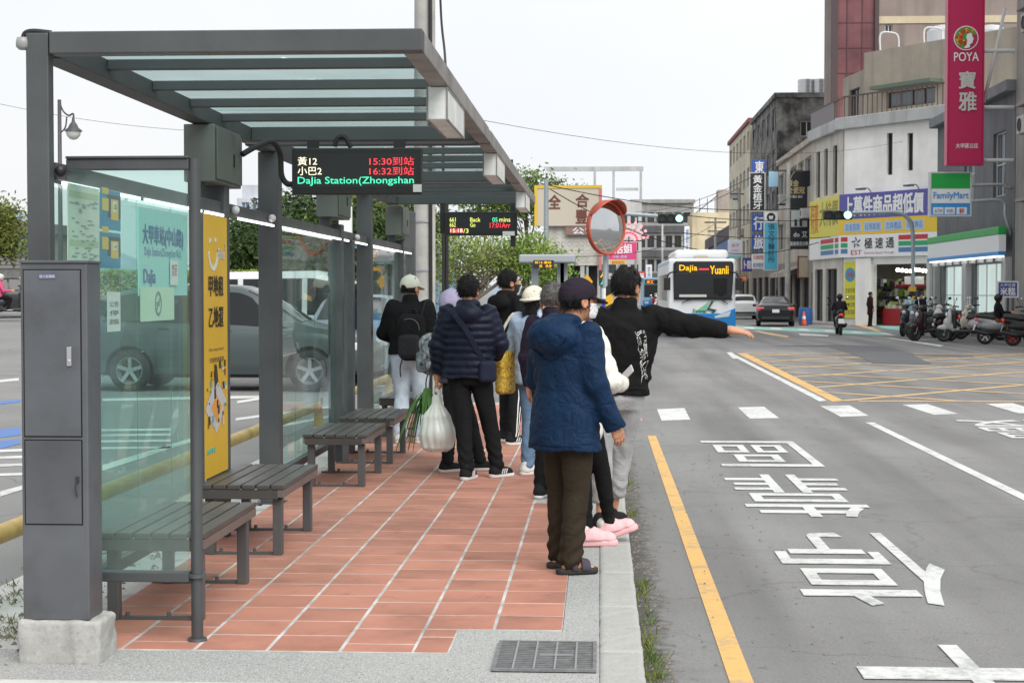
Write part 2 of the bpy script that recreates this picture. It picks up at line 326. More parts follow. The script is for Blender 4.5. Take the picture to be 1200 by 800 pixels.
# ================================================================ GROUND
def ground_mat(name, c1, c2, speck=(0.3, 0.3, 0.3), sp=0.35, big=0.25, fine=240.0, bump=0.5, crack=0.0, rough=0.9, stain=0.35, track=0.0):
    m = bpy.data.materials.new(name); m.use_nodes = True; nt = m.node_tree; N = nt.nodes; L = nt.links; b = N['Principled BSDF']
    tc = N.new('ShaderNodeTexCoord'); P = tc.outputs['Object']
    def noise(s, d=4, r=0.55):
        n = N.new('ShaderNodeTexNoise'); n.inputs['Scale'].default_value = s; n.inputs['Detail'].default_value = d; n.inputs['Roughness'].default_value = r; L.new(P, n.inputs['Vector']); return n.outputs[0]
    def ramp(x, a, c, ca=(0, 0, 0, 1), cb=(1, 1, 1, 1)):
        r = N.new('ShaderNodeValToRGB'); r.color_ramp.elements[0].position = a; r.color_ramp.elements[1].position = c; r.color_ramp.elements[0].color = ca; r.color_ramp.elements[1].color = cb; L.new(x, r.inputs[0]); return r.outputs[0]
    def mix(f, a, c):
        x = N.new('ShaderNodeMix'); x.data_type = 'RGBA'; L.new(f, x.inputs[0])
        for i, v in ((6, a), (7, c)):
            if isinstance(v, tuple): x.inputs[i].default_value = (v + (1,))[:4]
            else: L.new(v, x.inputs[i])
        return x.outputs[2]
    cur = mix(ramp(noise(big, 6, 0.6), 0.35, 0.65), c1, c2)
    cur = mix(ramp(noise(fine, 2), 0.55, 0.75, (0, 0, 0, 1), (sp, sp, sp, 1)), cur, speck)
    cur = mix(ramp(noise(fine * 0.7, 2), 0.25, 0.42, (sp, sp, sp, 1), (0, 0, 0, 1)), cur, tuple(x * 0.35 for x in c1))
    if track:
        sv = N.new('ShaderNodeVectorMath'); sv.operation = 'MULTIPLY'; sv.inputs[1].default_value = (1.0, .06, 1); L.new(P, sv.inputs[0]); nt_ = N.new('ShaderNodeTexNoise'); nt_.inputs['Scale'].default_value = 1.3; nt_.inputs['Detail'].default_value = 5; L.new(sv.outputs[0], nt_.inputs['Vector'])
        cur = mix(ramp(nt_.outputs[0], 0.4, 0.68, (0, 0, 0, 1), (track, track, track, 1)), cur, tuple(x * 0.55 for x in c1))
        cur = mix(ramp(noise(9, 6, .7), 0.6, 0.7, (0, 0, 0, 1), (track * .9, track * .9, track * .9, 1)), cur, tuple(x * 0.42 for x in c1))
    cur = mix(ramp(noise(1.1, 8, 0.7), 0.56, 0.75, (0, 0, 0, 1), (stain, stain, stain, 1)), cur, tuple(x * 0.45 for x in c1))
    if crack:
        v = N.new('ShaderNodeTexVoronoi'); v.feature = 'DISTANCE_TO_EDGE'; v.inputs['Scale'].default_value = 0.55
        nn = N.new('ShaderNodeTexNoise'); nn.inputs['Scale'].default_value = 2.2; nn.inputs['Detail'].default_value = 6; L.new(P, nn.inputs['Vector'])
        mv = N.new('ShaderNodeMix'); mv.data_type = 'RGBA'; mv.inputs[0].default_value = 0.35; L.new(P, mv.inputs[6]); L.new(nn.outputs[1], mv.inputs[7]); L.new(mv.outputs[2], v.inputs['Vector'])
        cur = mix(ramp(v.outputs[0], 0.0, 0.006, (crack, crack, crack, 1), (0, 0, 0, 1)), cur, tuple(x * 0.3 for x in c1))
    L.new(cur, b.inputs['Base Color']); b.inputs['Roughness'].default_value = rough; b.inputs['Specular IOR Level'].default_value = 0.3
    bp = N.new('ShaderNodeBump'); bp.inputs['Strength'].default_value = bump; bp.inputs['Distance'].default_value = 0.006; L.new(noise(fine * 0.6, 4), bp.inputs['Height']); L.new(bp.outputs[0], b.inputs['Normal'])
    return m
ASPH = ground_mat('asphalt', (0.19, 0.188, 0.186), (0.25, 0.248, 0.245), speck=(0.4, 0.4, 0.39), sp=0.6, fine=85, crack=0.3, rough=0.85, stain=0.4, track=0.65)
ASPH2 = ground_mat('asphalt_parking', (0.19, 0.19, 0.19), (0.25, 0.245, 0.24), speck=(0.36, 0.36, 0.35), sp=0.4, fine=90, crack=0.5)
ASPHP = ground_mat('asphalt_patch', (0.105, 0.108, 0.118), (0.13, 0.132, 0.14), speck=(0.2, 0.2, 0.2), sp=0.3, fine=90)
CONC = ground_mat('kerb_concrete', (0.34, 0.34, 0.325), (0.47, 0.465, 0.44), speck=(0.6, 0.6, 0.58), sp=0.3, fine=70, stain=0.75, crack=0.3)
CEM = ground_mat('rough_cement', (0.46, 0.455, 0.44), (0.6, 0.59, 0.57), speck=(0.66, 0.65, 0.62), sp=0.5, big=1.3, fine=45, stain=0.6, bump=0.9)
AGG = ground_mat('washed_aggregate', (0.30, 0.305, 0.30), (0.38, 0.38, 0.37), speck=(0.75, 0.75, 0.72), sp=1.0, fine=130, stain=0.25, bump=1.0)
SOIL = ground_mat('dry_soil', (0.17, 0.14, 0.10), (0.26, 0.22, 0.17), speck=(0.4, 0.37, 0.3), sp=0.8, big=2, fine=60, bump=1.0)
def paint(name, col, wear=0.62):
    m = bpy.data.materials.new(name); m.use_nodes = True; nt = m.node_tree; N = nt.nodes; L = nt.links; b = N['Principled BSDF']
    tc = N.new('ShaderNodeTexCoord'); n = N.new('ShaderNodeTexNoise'); n.inputs['Scale'].default_value = 14; n.inputs['Detail'].default_value = 9; n.inputs['Roughness'].default_value = 0.75; L.new(tc.outputs['Object'], n.inputs['Vector'])
    r = N.new('ShaderNodeValToRGB'); r.color_ramp.elements[0].position = 0.5; r.color_ramp.elements[1].position = 0.72; r.color_ramp.elements[1].color = (wear, wear, wear, 1); n2 = N.new('ShaderNodeTexNoise'); n2.inputs['Scale'].default_value = 1.7; n2.inputs['Detail'].default_value = 3; L.new(tc.outputs['Object'], n2.inputs['Vector']); ad = N.new('ShaderNodeMath'); ad.operation = 'MULTIPLY_ADD'; ad.inputs[1].default_value = .75; L.new(n2.outputs[0], ad.inputs[0]); sb = N.new('ShaderNodeMath'); sb.operation = 'SUBTRACT'; sb.inputs[1].default_value = .36; L.new(n.outputs[0], sb.inputs[0]); L.new(sb.outputs[0], ad.inputs[2]); L.new(ad.outputs[0], r.inputs[0])
    x = N.new('ShaderNodeMix'); x.data_type = 'RGBA'; x.inputs[6].default_value = vec(col); x.inputs[7].default_value = (0.2, 0.2, 0.2, 1); L.new(r.outputs[0], x.inputs[0]); L.new(x.outputs[2], b.inputs['Base Color'])
    b.inputs['Roughness'].default_value = 0.75; return m
PW = paint('white_road_paint', (0.60, 0.61, 0.595)); PY = paint('yellow_road_paint', (0.66, 0.40, 0.13)); PYF = paint('faded_yellow_paint', (0.62, 0.42, 0.2), 0.75)
PT = paint('teal_road_paint', (0.24, 0.5, 0.44), 0.6); PP = paint('pink_road_paint', (0.66, 0.25, 0.28), 0.5); PB = paint('blue_road_paint', (0.08, 0.18, 0.45), 0.5)
def sheet(name, pts, m, z=None):
    b = MB(); b.poly([(p[0], p[1], p[2] if z is None else z) for p in pts]); return setting(b.build(name, m))
KX = 0.19; SWE = 23.0        # outer kerb line, far end of the sidewalk
sheet('ground', [(-1500, -300, -0.05), (1500, -300, -0.05), (1500, 2500, -0.05), (-1500, 2500, -0.05)], ASPH2)
sheet('road', [(-60, -12, 0), (70, -12, 0), (70, 480, 0), (-60, 480, 0)], ASPH)
def lumpy(name, x0, x1, y0, y1, z0, z1, m, parent, amp=.006, h=.012, r=.012, seed=3):
    c = ((x0 + x1) / 2, (y0 + y1) / 2, (z0 + z1) / 2); hs = ((x1 - x0) / 2, (y1 - y0) / 2, (z1 - z0) / 2)
    return fmesh(name, lambda P: rbox(P, c, hs, r) + amp * wob(P, 38, seed) + amp * .5 * wob(P, 110, seed + 1), (x0 - .03, y0 - .03, z0 - .03), (x1 + .03, y1 + .03, z1 + .03), h, m, parent)
# sidewalk: mortar bed, aggregate border, kerb stones
b = MB(); b.box(-2.47, -0.652, 6.94, SWE - 0.3, -0.03, SW - 0.0008); b.box(-0.652, -0.172, 7.44, SWE - 0.3, -0.03, SW - 0.0008); bed = setting(b.build('sidewalk', mat('mortar', (0.52, 0.51, 0.49), 0.9, var=0.35, vscale=5, stain=0.5, grime=.7)))
b = MB(); b.box(-2.9, -0.0006, -12, 6.38, -0.03, SW - 0.001); setting(b.build('cement_pavement', CEM))
b = MB(); b.box(-2.9, -0.652, 6.38, 6.937, -0.03, SW - 0.003); b.box(-0.652, -0.0006, 6.38, 7.44, -0.03, SW - 0.0034); b.box(-0.169, -0.0006, 7.44, SWE - 0.3, -0.03, SW - 0.0038); setting(b.build('aggregate_border', AGG))
b = MB(); b.box(-3.2, -2.473, 6.94, SWE - 0.3, -0.03, SW - 0.012); setting(b.build('gravel_strip', CEM))
b = MB(); b.box(-70, -3.2, -12, SWE + 60, -0.03, 0.10); setting(b.build('parking_lot', ASPH2))
b = MB(); b.box(-3.2, -2.9, -12, 6.94, -0.03, 0.104); setting(b.build('dirt_strip', SOIL))
kerb = setting(empty('kerb', (0.1, 8, 0)))
y = -6.0; i = 0
kms = []
while y < SWE - 0.3:
    if i < 3: o = lumpy('kerb_stone', 0.0, KX, 0.003, 0.995, -0.03, SW + 0.004, CONC, None, .0035, .011, .016, 40 + i); kms.append(o.data)
    else: o = bpy.data.objects.new('kerb_stone', kms[(i * 7) % 3]); COL.objects.link(o)
    i += 1
    o.location = (random.uniform(-.002, .002), y, random.uniform(-.003, .002)); y += 1.0; put(o, kerb)
b = MB(); b.box(-2.9, KX, SWE - 0.3, SWE - 0.1, -0.03, SW); b.build('kerb_stone', CONC, kerb, bev=0.018)
# terracotta tiles, one object each near the camera
TILE = mat('terracotta', '#b57c69', 0.72, var=0.14, vscale=2.2, bump=0.25, bscale=150, rnd=0.11, stain=0.16, sscale=2.2, grime=.75)
def tile_mesh(w, l):
    b = MB(); b.box(-w / 2, w / 2, -l / 2, l / 2, -0.012, 0.0); o = b.build('tile', TILE); bm = bmesh.new(); bm.from_mesh(o.data)
    bmesh.ops.bevel(bm, geom=[e for e in bm.edges if all(v.co.z > -0.001 for v in e.verts)], offset=0.002, segments=1, affect='EDGES'); bm.to_mesh(o.data); bm.free(); me = o.data; bpy.data.objects.remove(o); return me
CW = 0.3205; x0s = [-2.41 + CW * k for k in range(7)]; TL = 0.322
tm = tile_mesh(CW - 0.014, TL - 0.012); half = tile_mesh(CW - 0.014, TL / 2 - 0.012); hw = tile_mesh(CW / 2 - 0.012, TL - 0.012); hw2 = tile_mesh(CW / 2 - 0.012, 0.5 * TL - 0.012)
tiles = []
for k, x in enumerate(x0s):
    yy = 6.95 if k < 6 else 7.445
    if k == 5: yy = 7.445
    first = True
    while yy < SWE - 0.7:
        l = TL
        me = tm
        if first and k in (1, 4): me = half; l = TL / 2
        tiles.append((yy + l / 2, x + CW / 2, me)); yy += l; first = False
yy = 6.95
tiles.append((6.95 + TL / 2, x0s[5] + CW / 4 - 0.003, hw)); tiles.append((6.95 + TL + TL / 4, x0s[5] + CW / 4 - 0.003, hw2))
tiles.sort(key=lambda t: t[0]); rest = MB()
for n, (ty, tx, me) in enumerate(tiles):
    if 11.9 < ty < 12.5 and tx > x0s[6]: continue          # a cover plate lies here
    if n < 300:
        o = bpy.data.objects.new('tile', me); COL.objects.link(o); o.location = (tx, ty, SW + random.uniform(-0.0003, 0.0006)); o.rotation_euler = (R(random.uniform(-.05, .1)), R(random.uniform(-.08, .08)), R(random.uniform(-.3, .3))); put(o, bed)
    else: rest.box(tx - CW / 2 + .01, tx + CW / 2 - .01, ty - TL / 2 + .004, ty + TL / 2 - .004, SW - .012, SW)
o = rest.build('tile', TILE, bed); o['kind'] = 'stuff'
b = MB(); b.box(-0.47, -0.19, 11.95, 12.5, 0.1, SW + .001); o = b.build('cover_plate', AGG, bed, bev=0.006)
b = MB(); b.box(-0.24, -0.2, 12.0, 12.45, SW + .001, SW + .008); b.build('plate_handle', mat('dark_iron', (0.05, 0.05, 0.052), 0.6, metal=0.6), bed)
# drain grate in the border
g0 = gnd(582, 753, SW); g1 = gnd(713, 790, SW)
GX0, GX1, GY0, GY1 = -0.445, 0.035 - 0.045, 6.62, 7.17
GX1 = -0.012
gr = tag(empty('drain_grate', (-0.23, 6.9, SW)), 'rectangular steel drain grate set in the aggregate beside the kerb', 'grate')
IRON = mat('galvanised_grate', (0.2, 0.205, 0.21), 0.6, metal=0.2, var=0.3, vscale=20)
b = MB(); b.box(GX0, GX1, GY0, GY1, SW - .05, SW + .0005); b.build('drain_pit', mat('pit_dark', (0.012, 0.012, 0.012), 1), gr)
b = MB()
for a, c in ((GX0, GX0 + .016), (GX1 - .016, GX1)): b.box(a, c, GY0, GY1, SW - .004, SW + .011)
for a, c in ((GY0, GY0 + .016), (GY1 - .016, GY1)): b.box(GX0 + .016, GX1 - .016, a, c, SW - .004, SW + .011)
b.build('frame', IRON, gr)
b = MB(); n = 15
for k in range(n): yk = GY0 + .02 + (GY1 - GY0 - .04) * (k + .5) / n; b.box(GX0 + .016, GX1 - .016, yk - .006, yk + .006, SW + .001, SW + .0065)
o = b.build('bars', IRON, gr)
b = MB()
for k in range(1, 5): xk = GX0 + (GX1 - GX0) * k / 5; b.box(xk - .004, xk + .004, GY0 + .016, GY1 - .016, SW + .002, SW + .0105)
b.box(GX0 + .19, GX1 - .1, (GY0 + GY1) / 2 - .005, (GY0 + GY1) / 2 + .005, SW + .003, SW + .0125)
b.build('cross_bars', mat('worn_steel', (0.42, 0.43, 0.44), 0.5, metal=0.6), gr)
# ---- painted markings
def mk(name, pts, m, z=0.004):
    P = [gnd(*p) for p in pts]; return sheet(name, P, m, z)
def strip(name, x0, x1, y0, y1, m, z=0.004): return sheet(name, [(x0, y0), (x1, y0), (x1, y1), (x0, y1)], m, z)
a = gnd(763.4, 510); c = gnd(869.7, 800)
sheet('kerbside_line', [(c.x - .052, 4, 0), (c.x + .052, 4, 0), (a.x + .05, 18.95, 0), (a.x - .05, 18.95, 0)], PY, 0.004)
a = gnd(1019, 495); c = gnd(1155, 560)
sheet('lane_line', [(c.x - .055 - .02, 4, 0), (c.x + .055 - .02, 4, 0), (a.x + .055, a.y, 0), (a.x - .055, a.y, 0)], PW, 0.004)
def z8(x, y): return (740 + x * .3833, 380 + y * .3833)
for q in ([(78, 260), (162, 256), (180, 292), (92, 295)], [(325, 254), (405, 252), (452, 287), (362, 289)], [(577, 250), (668, 248), (725, 280), (640, 283)], [(828, 246), (905, 244), (1000, 274), (925, 277)], [(1083, 243), (1165, 241), (1265, 270), (1185, 273)], [(1335, 240), (1415, 238), (1530, 267), (1450, 270)]):
    mk('crossing_bar', [z8(*p) for p in q][::-1], PW)
mk('stop_line', [z8(*p) for p in ((290, 87), (305, 87), (597, 233), (575, 236))][::-1], PW)
mk('yellow_edge_line', [z8(*p) for p in ((322, 88), (350, 88), (650, 234), (615, 237))][::-1], PY)
# box junction
BX0, BX1, BY0, BY1 = 3.72, 15.5, gnd(985, 469.8).y, gnd(870, 414).y
strip('box_edge', BX0 + .25, BX1, BY0 - .1, BY0 + .1, PYF, .0045); strip('box_edge', BX0 + .1, BX1, BY1 - .12, BY1 + .12, PYF, .0045)
bm_ = MB()
def clipseg(p, q):
    t0, t1 = 0, 1; d = (q[0] - p[0], q[1] - p[1])
    for pp, qq in ((-d[0], p[0] - BX0), (d[0], BX1 - p[0]), (-d[1], p[1] - BY0), (d[1], BY1 - p[1])):
        if abs(pp) < 1e-9: continue
        r = qq / pp
        if pp < 0: t0 = max(t0, r)
        else: t1 = min(t1, r)
    return None if t0 >= t1 else ((p[0] + d[0] * t0, p[1] + d[1] * t0), (p[0] + d[0] * t1, p[1] + d[1] * t1))
for sgn in (1, -1):
    o_ = MB()
    for k in range(-14, 16):
        s_ = clipseg((BX0 - 30 + k * 3.0, (BY0 if sgn > 0 else BY1) - sgn * 30 * 1.15), (BX0 + 30 + k * 3.0, (BY0 if sgn > 0 else BY1) + sgn * 30 * 1.15))
        if s_ is None: continue
        (xa, ya), (xb, yb) = s_; L_ = math.hypot(xb - xa, yb - ya); nx, ny = -(yb - ya) / L_ * .085, (xb - xa) / L_ * .085
        zz = .0052 if sgn > 0 else .0064
        o_.quad((xa - nx, ya - ny, zz), (xb - nx, yb - ny, zz), (xb + nx, yb + ny, zz), (xa + nx, ya + ny, zz))
    setting(o_.build('box_hatching', PYF))
mk('asphalt_patch', [z8(*p) for p in ((640, 63), (790, 70), (870, 92), (1040, 95), (1048, 101), (865, 97), (920, 122), (735, 120), (700, 100), (600, 68), (430, 67))][::-1], ASPHP, .0076)
def z8b(x, y): return (850 + x * .2917, 190 + y * .2917)
mk('teal_crossing', [z8b(*p) for p in ((25, 657), (160, 663), (420, 672), (640, 684), (690, 697), (560, 693), (400, 684), (160, 674), (20, 668))][::-1], PT)
mk('teal_crossing', [z8b(*p) for p in ((600, 655), (690, 655), (760, 668), (700, 676), (640, 668))][::-1], PT, .0046)
for q in ([(75, 662), (115, 664), (120, 671), (78, 669)], [(180, 665), (225, 667), (232, 674), (186, 672)], [(290, 669), (330, 671), (342, 679), (300, 677)], [(390, 673), (430, 675), (446, 683), (402, 681)], [(500, 679), (545, 682), (566, 690), (516, 687)], [(610, 684), (655, 688), (682, 697), (634, 693)]):
    mk('crossing_dash', [z8b(*p) for p in q][::-1], PW, .0085)
mk('yellow_curve', [z8b(*p) for p in ((108, 677), (130, 677), (190, 687), (258, 699), (245, 704), (180, 694))][::-1], PYF)
mk('yellow_curve', [z8b(*p) for p in ((510, 652), (540, 652), (600, 667), (628, 680), (608, 681), (570, 668))][::-1], PYF, .0046)
mk('white_dash', [z8b(*p) for p in ((295, 688), (415, 694), (412, 700), (300, 695))][::-1], PW)
mk('white_dash', [z8b(*p) for p in ((640, 705), (670, 707), (878, 736), (862, 741))][::-1], PW, .0046)
mk('white_dash', [z8b(*p) for p in ((5, 765), (25, 763), (60, 789), (30, 789))][::-1], PW, .0046)
TG = frame((0, 0, 0.0), (1, 0, 0), (0, 1, 0))
def roadchar(c, x0, x1, y0, y1): setting(text(c, TG, x0, x1, y0, y1, PW, None, 'road_lettering', .005, .0025, True))
roadchar('車', 1.15, 2.14, 4.85, 7.75); roadchar('停', 1.13, 2.08, 8.72, 11.35); roadchar('靠', 1.12, 2.12, 12.15, 14.95); roadchar('區', 1.13, 2.16, 15.65, 18.3); roadchar('慢', 4.62, 5.75, 18.75, 21.5)
mk('pink_mark', [(740, 481), (748, 480), (753, 493), (739, 494)][::-1], PP)
b = MB(); b.box(0.0, KX + .002, SWE - 0.0, SWE + .6, .0, .006)
# dirt film collected in the gutter
DRT = bpy.data.materials.new('gutter_dirt'); DRT.use_nodes = True; N_ = DRT.node_tree.nodes; L_ = DRT.node_tree.links; q = N_['Principled BSDF']; q.inputs['Base Color'].default_value = (.085, .078, .065, 1); q.inputs['Roughness'].default_value = 1
t_ = N_.new('ShaderNodeTexCoord'); n_ = N_.new('ShaderNodeTexNoise'); n_.inputs['Scale'].default_value = 13; n_.inputs['Detail'].default_value = 8; n_.inputs['Roughness'].default_value = .7; L_.new(t_.outputs['Object'], n_.inputs['Vector']); sx = N_.new('ShaderNodeSeparateXYZ'); L_.new(t_.outputs['Object'], sx.inputs[0]); mr = N_.new('ShaderNodeMapRange'); mr.inputs[1].default_value = KX; mr.inputs[2].default_value = KX + .24; mr.inputs[3].default_value = .34; mr.inputs[4].default_value = -.12; L_.new(sx.outputs[0], mr.inputs[0])
a_ = N_.new('ShaderNodeMath'); a_.operation = 'ADD'; L_.new(n_.outputs[0], a_.inputs[0]); L_.new(mr.outputs[0], a_.inputs[1]); r_ = N_.new('ShaderNodeValToRGB'); r_.color_ramp.elements[0].position = .52; r_.color_ramp.elements[1].position = .82; r_.color_ramp.elements[1].color = (.6, .6, .6, 1); L_.new(a_.outputs[0], r_.inputs[0]); L_.new(r_.outputs[0], q.inputs['Alpha'])
strip('gutter_dirt', KX - .002, KX + .36, 3, SWE - .2, DRT, .0022)
# smooth worn patch where the kerb line starts
def zp(x, y): return (740 + x * .537, 370 + y * .537)
# parking lot lines
ZP = .10
def pk(pts, m, z=ZP + .004): P = [gnd(p[0], p[1], ZP) for p in pts]; return sheet('parking_line', P, m, z)
pk([(0, 445), (22, 443), (22, 446), (0, 448)][::-1], PW); pk([(0, 470), (24, 468), (24, 471), (0, 474)][::-1], PB); pk([(0, 503), (24, 501), (24, 510), (0, 513)][::-1], PB); pk([(0, 517), (24, 514), (24, 520), (0, 526)][::-1], PB)
for yv in (528, 536, 545, 556): pk([(-30, yv), (26, yv - 2), (26, yv + 1), (-30, yv + 3)][::-1], PW)
pk([(0, 576), (26, 569), (26, 574), (0, 582)][::-1], PW)
pk([(0, 387), (6, 384), (26, 386), (4, 393)][::-1], PW)
for yv in (503, 509, 516, 524): pk([(118, yv), (200, yv - 1), (200, yv + 1.5), (118, yv + 2.5)][::-1], PW)
pk([(120, 545), (232, 511), (236, 514), (120, 552)][::-1], PW); pk([(120, 467), (330, 463), (330, 466), (120, 470)][::-1], PW)
pk([(278, 470), (330, 462), (332, 464), (278, 473)][::-1], PW, ZP + .006); pk([(276, 490), (400, 474), (400, 476), (276, 493)][::-1], PW)
pk([(330, 497), (420, 481), (420, 483), (332, 500)][::-1], PW); pk([(440, 452), (520, 444), (520, 446), (440, 454)][::-1], PW)
# ================================================================ BUS SHELTER
STEEL = mat('grey_painted_steel', '#4f5254', 0.45, metal=0.15, var=0.2, vscale=2.5, bump=0.08, bscale=40, stain=0.25, sscale=3, streak=.3)
STEELD = mat('dark_roof_steel', '#414547', 0.55, metal=0.1, var=0.15, vscale=2.0)
STEELW = mat('weathered_edge_steel', '#8b8886', 0.6, metal=0.2, var=0.25, vscale=4, stain=0.35, sscale=3)
BOXG = mat('grey_green_enclosure', '#5a605b', 0.5, var=0.12, vscale=2, stain=0.1)
BLK = mat('black_plastic', (0.012, 0.012, 0.013), 0.45)
RUB = mat('black_rubber', (0.015, 0.015, 0.015), 0.8)
GLS = glassm('shelter_glass', (0.82, 0.935, 0.91), ior=1.4, dirt=0.06)
GLR = glassm('roof_glass', (0.84, 0.93, 0.92), ior=1.12, dirt=0.08, dirtcol=(0.5, 0.62, 0.6))
TUBE = emis('fluorescent_tube', (1, 1, 1), 2.2)
LBOX = mat('milky_light_box', '#dcdfdc', 0.4, var=0.15, vscale=6, stain=0.25, sscale=5)
XW = -2.43
sh = tag(empty('bus_shelter', (-1.6, 12, SW)), 'long grey steel bus shelter with glass roof and glass rear wall over the benches', 'bus shelter')
ZR0, ZR1 = 2.705, 2.80
def post(y, w, z1, x=XW, d=None, z0=SW):
    b = MB(); d = d or w; b.box(x - w / 2, x + w / 2, y - d / 2, y + d / 2, z0, z1); o = b.build('post', STEEL, sh, bev=0.006); return o
post(6.95, .10, ZR1 - .002, d=.07); post(11.87, .15, ZR0); post(16.7, .15, ZR0); post(15.55, .12, 2.17); post(20.7, .13, ZR0)
for k in (0, 1, 2):
    post(10.23 + 4.75 * k * .98, .13, 2.36 if k == 0 else 2.3, x=XW - .005); post(9.92 + 4.7 * k, .09, 2.36, x=XW - .06, z0=2.2)
# floor plates at the post feet
for y in (6.98, 11.87, 16.7): b = MB(); b.box(XW - .1, XW + .1, y - .1, y + .1, SW, SW + .008); b.build('base_plate', STEEL, sh)
for y in (11.87, 16.7):
    for dx in (-.075, .075):
        for dy in (-.075, .075): b = MB(); b.cyl((XW + dx, y + dy, SW + .008), (XW + dx, y + dy, SW + .03), .011, n=6); b.build('bolt', STEELW, sh)
# front side screen: thin round post, rails, glass
TX, TY = -1.80, 7.14
b = MB(); b.cyl((TX, TY, SW), (TX, TY, 2.27), .0265, n=20); o = b.build('thin_post', STEEL, sh, smooth=True, auto=40)
b = MB(); b.cyl((TX, TY, SW), (TX, TY, SW + .012), .045, .042, n=20); b.build('foot_flange', STEEL, o, smooth=True, auto=40); b = MB(); b.cyl((TX, TY, .405), (TX, TY, .42), .042, n=20); b.build('collar', STEEL, o, smooth=True, auto=40)
b = MB(); b.box(XW + .058, TX - .02, TY - .03, TY + .03, 2.222, 2.27); b.box(XW + .058, TX - .02, TY - .04, TY + .04, 2.27, 2.282); b.build('top_rail', STEEL, sh, bev=.004)
b = MB(); b.box(XW + .058, TX - .03, TY - .03, TY + .03, .385, .43); b.build('bottom_rail', STEEL, sh, bev=.004)
b = MB(); b.box(XW + .056, TX - .035, TY - .005, TY + .005, .43, 2.222); b.build('glass_pane', GLS, sh)
# rear wall: rail, glass panes, tubes
b = MB(); b.box(XW - .04, XW + .04, 7.04, 20.63, 2.172, 2.25); b.build('wall_rail', STEEL, sh, bev=.005)
for (ya, yb, n) in ((7.06, 9.75, 4), (11.96, 15.48, 4), (16.79, 20.62, 4)):
    L_ = (yb - ya) / n
    for k in range(n):
        b = MB(); b.box(XW - .005, XW + .005, ya + L_ * k + .004, ya + L_ * (k + 1) - .004, .34, 2.165); b.build('glass_pane', GLS, sh)
    b = MB(); b.box(XW - .03, XW + .03, ya, yb, .28, .338); b.build('bottom_rail', STEEL, sh, bev=.004)
for (ya, yb) in ((7.1, 8.3), (8.4, 9.6), (9.7, 10.25), (10.6, 11.75), (12.0, 13.7), (13.75, 15.3), (15.75, 16.5), (16.9, 18.6), (18.7, 20.4)):
    b = MB(); b.box(XW + .042, XW + .054, ya, yb, 2.155, 2.17); b.build('light_tube', TUBE, sh)
for y in (7.0, 10.42, 11.6, 15.7):
    b = MB(); b.ball((XW + .07, y, 2.21), .028, 10, 8); b.build('cable_joint', mat('white_plastic', (0.7, 0.7, 0.7), .5) if y > 8 else BLK, sh, smooth=True)
# roof modules
RX0, RX1 = XW - .06, -0.757
mods = ((6.90, 11.06), (11.30, 15.15), (15.40, 19.0))
for mi, (ya, yb) in enumerate(mods):
    for nm, y0, y1 in (('front_beam', ya, ya + .1), ('rear_beam', yb - .11, yb)):
        b = MB(); b.box(RX0 + .1205, RX1 - .0925, y0, y1, ZR0, ZR1); 
        if mi == 0 and nm == 'front_beam': b = MB(); b.box(XW + .059, RX1, y0, y1 - .0, ZR0, ZR1)
        b.build(nm, STEEL if mi == 0 and nm == 'front_beam' else STEELD, sh, bev=.005)
    y0 = ya + (.1005 if mi == 0 else 0)
    b = MB(); b.box(RX0, RX0 + .12, y0 + (.05 if mi == 0 else 0), yb, ZR0, ZR1); b.build('left_beam', STEELD, sh, bev=.005)
    b = MB(); b.box(RX1 - .092, RX1, y0, yb, ZR0, ZR1); b.build('right_beam', STEELW, sh, bev=.005)
    n = 5; sp = .765 if mi == 0 else (yb - ya) / 5.2
    for k in range(4):
        yk = 7.72 + .79 * k if mi == 0 else ya + .5 + sp * k; b = MB(); b.box(RX0 + .1205, RX1 - .0925, yk, yk + .05, ZR0 + .043, ZR1 - .003); b.build('roof_bar', STEELD, sh, bev=.004)
    L_ = (yb - ya) / 4
    for k in range(4): b = MB(); b.box(RX0 + .02, RX1 - .012, ya + L_ * k + (.09 if k + mi == 0 else .004), ya + L_ * (k + 1) - .004, ZR1 + .002, ZR1 + .014); b.build('roof_pane', GLR, sh)
b = MB(); b.box(RX1 - .09, RX1 - .004, 11.062, 11.298, ZR0 + .01, ZR1 - .008); b.box(RX1 - .09, RX1 - .004, 15.152, 15.398, ZR0 + .01, ZR1 - .008); b.box(RX0 + .01, RX0 + .11, 11.062, 11.298, ZR0 + .01, ZR1 - .008); b.box(RX0 + .01, RX0 + .11, 15.152, 15.398, ZR0 + .01, ZR1 - .008); b.build('beam_splice', STEELW, sh)
b = MB(); b.box(RX0 + .1205, RX1 - .0925, 11.14, 11.2, ZR1 - .05, ZR1 - .03); b.build('cross_tube', LBOX, sh)
for y0 in (8.09, 11.98, 16.6):
    b = MB(); b.box(RX1 - .105, RX1 - .006, y0, y0 + 1.0, ZR0 - .165, ZR0 - .003); o = b.build('light_box', LBOX, sh, bev=.004)
    b = MB()
    for zz in (ZR0 - .169, ZR0 - .012):
        for xx in (RX1 - .109, RX1 - .011): b.box(xx, xx + .009, y0 - .004, y0 + 1.004, zz, zz + .009)
    for xx in (RX1 - .109, RX1 - .011):
        for yy in (y0 - .004, y0 + .995): b.box(xx, xx + .009, yy, yy + .009, ZR0 - .16, ZR0 - .012)
    b.build('light_box_trim', STEELW, o)
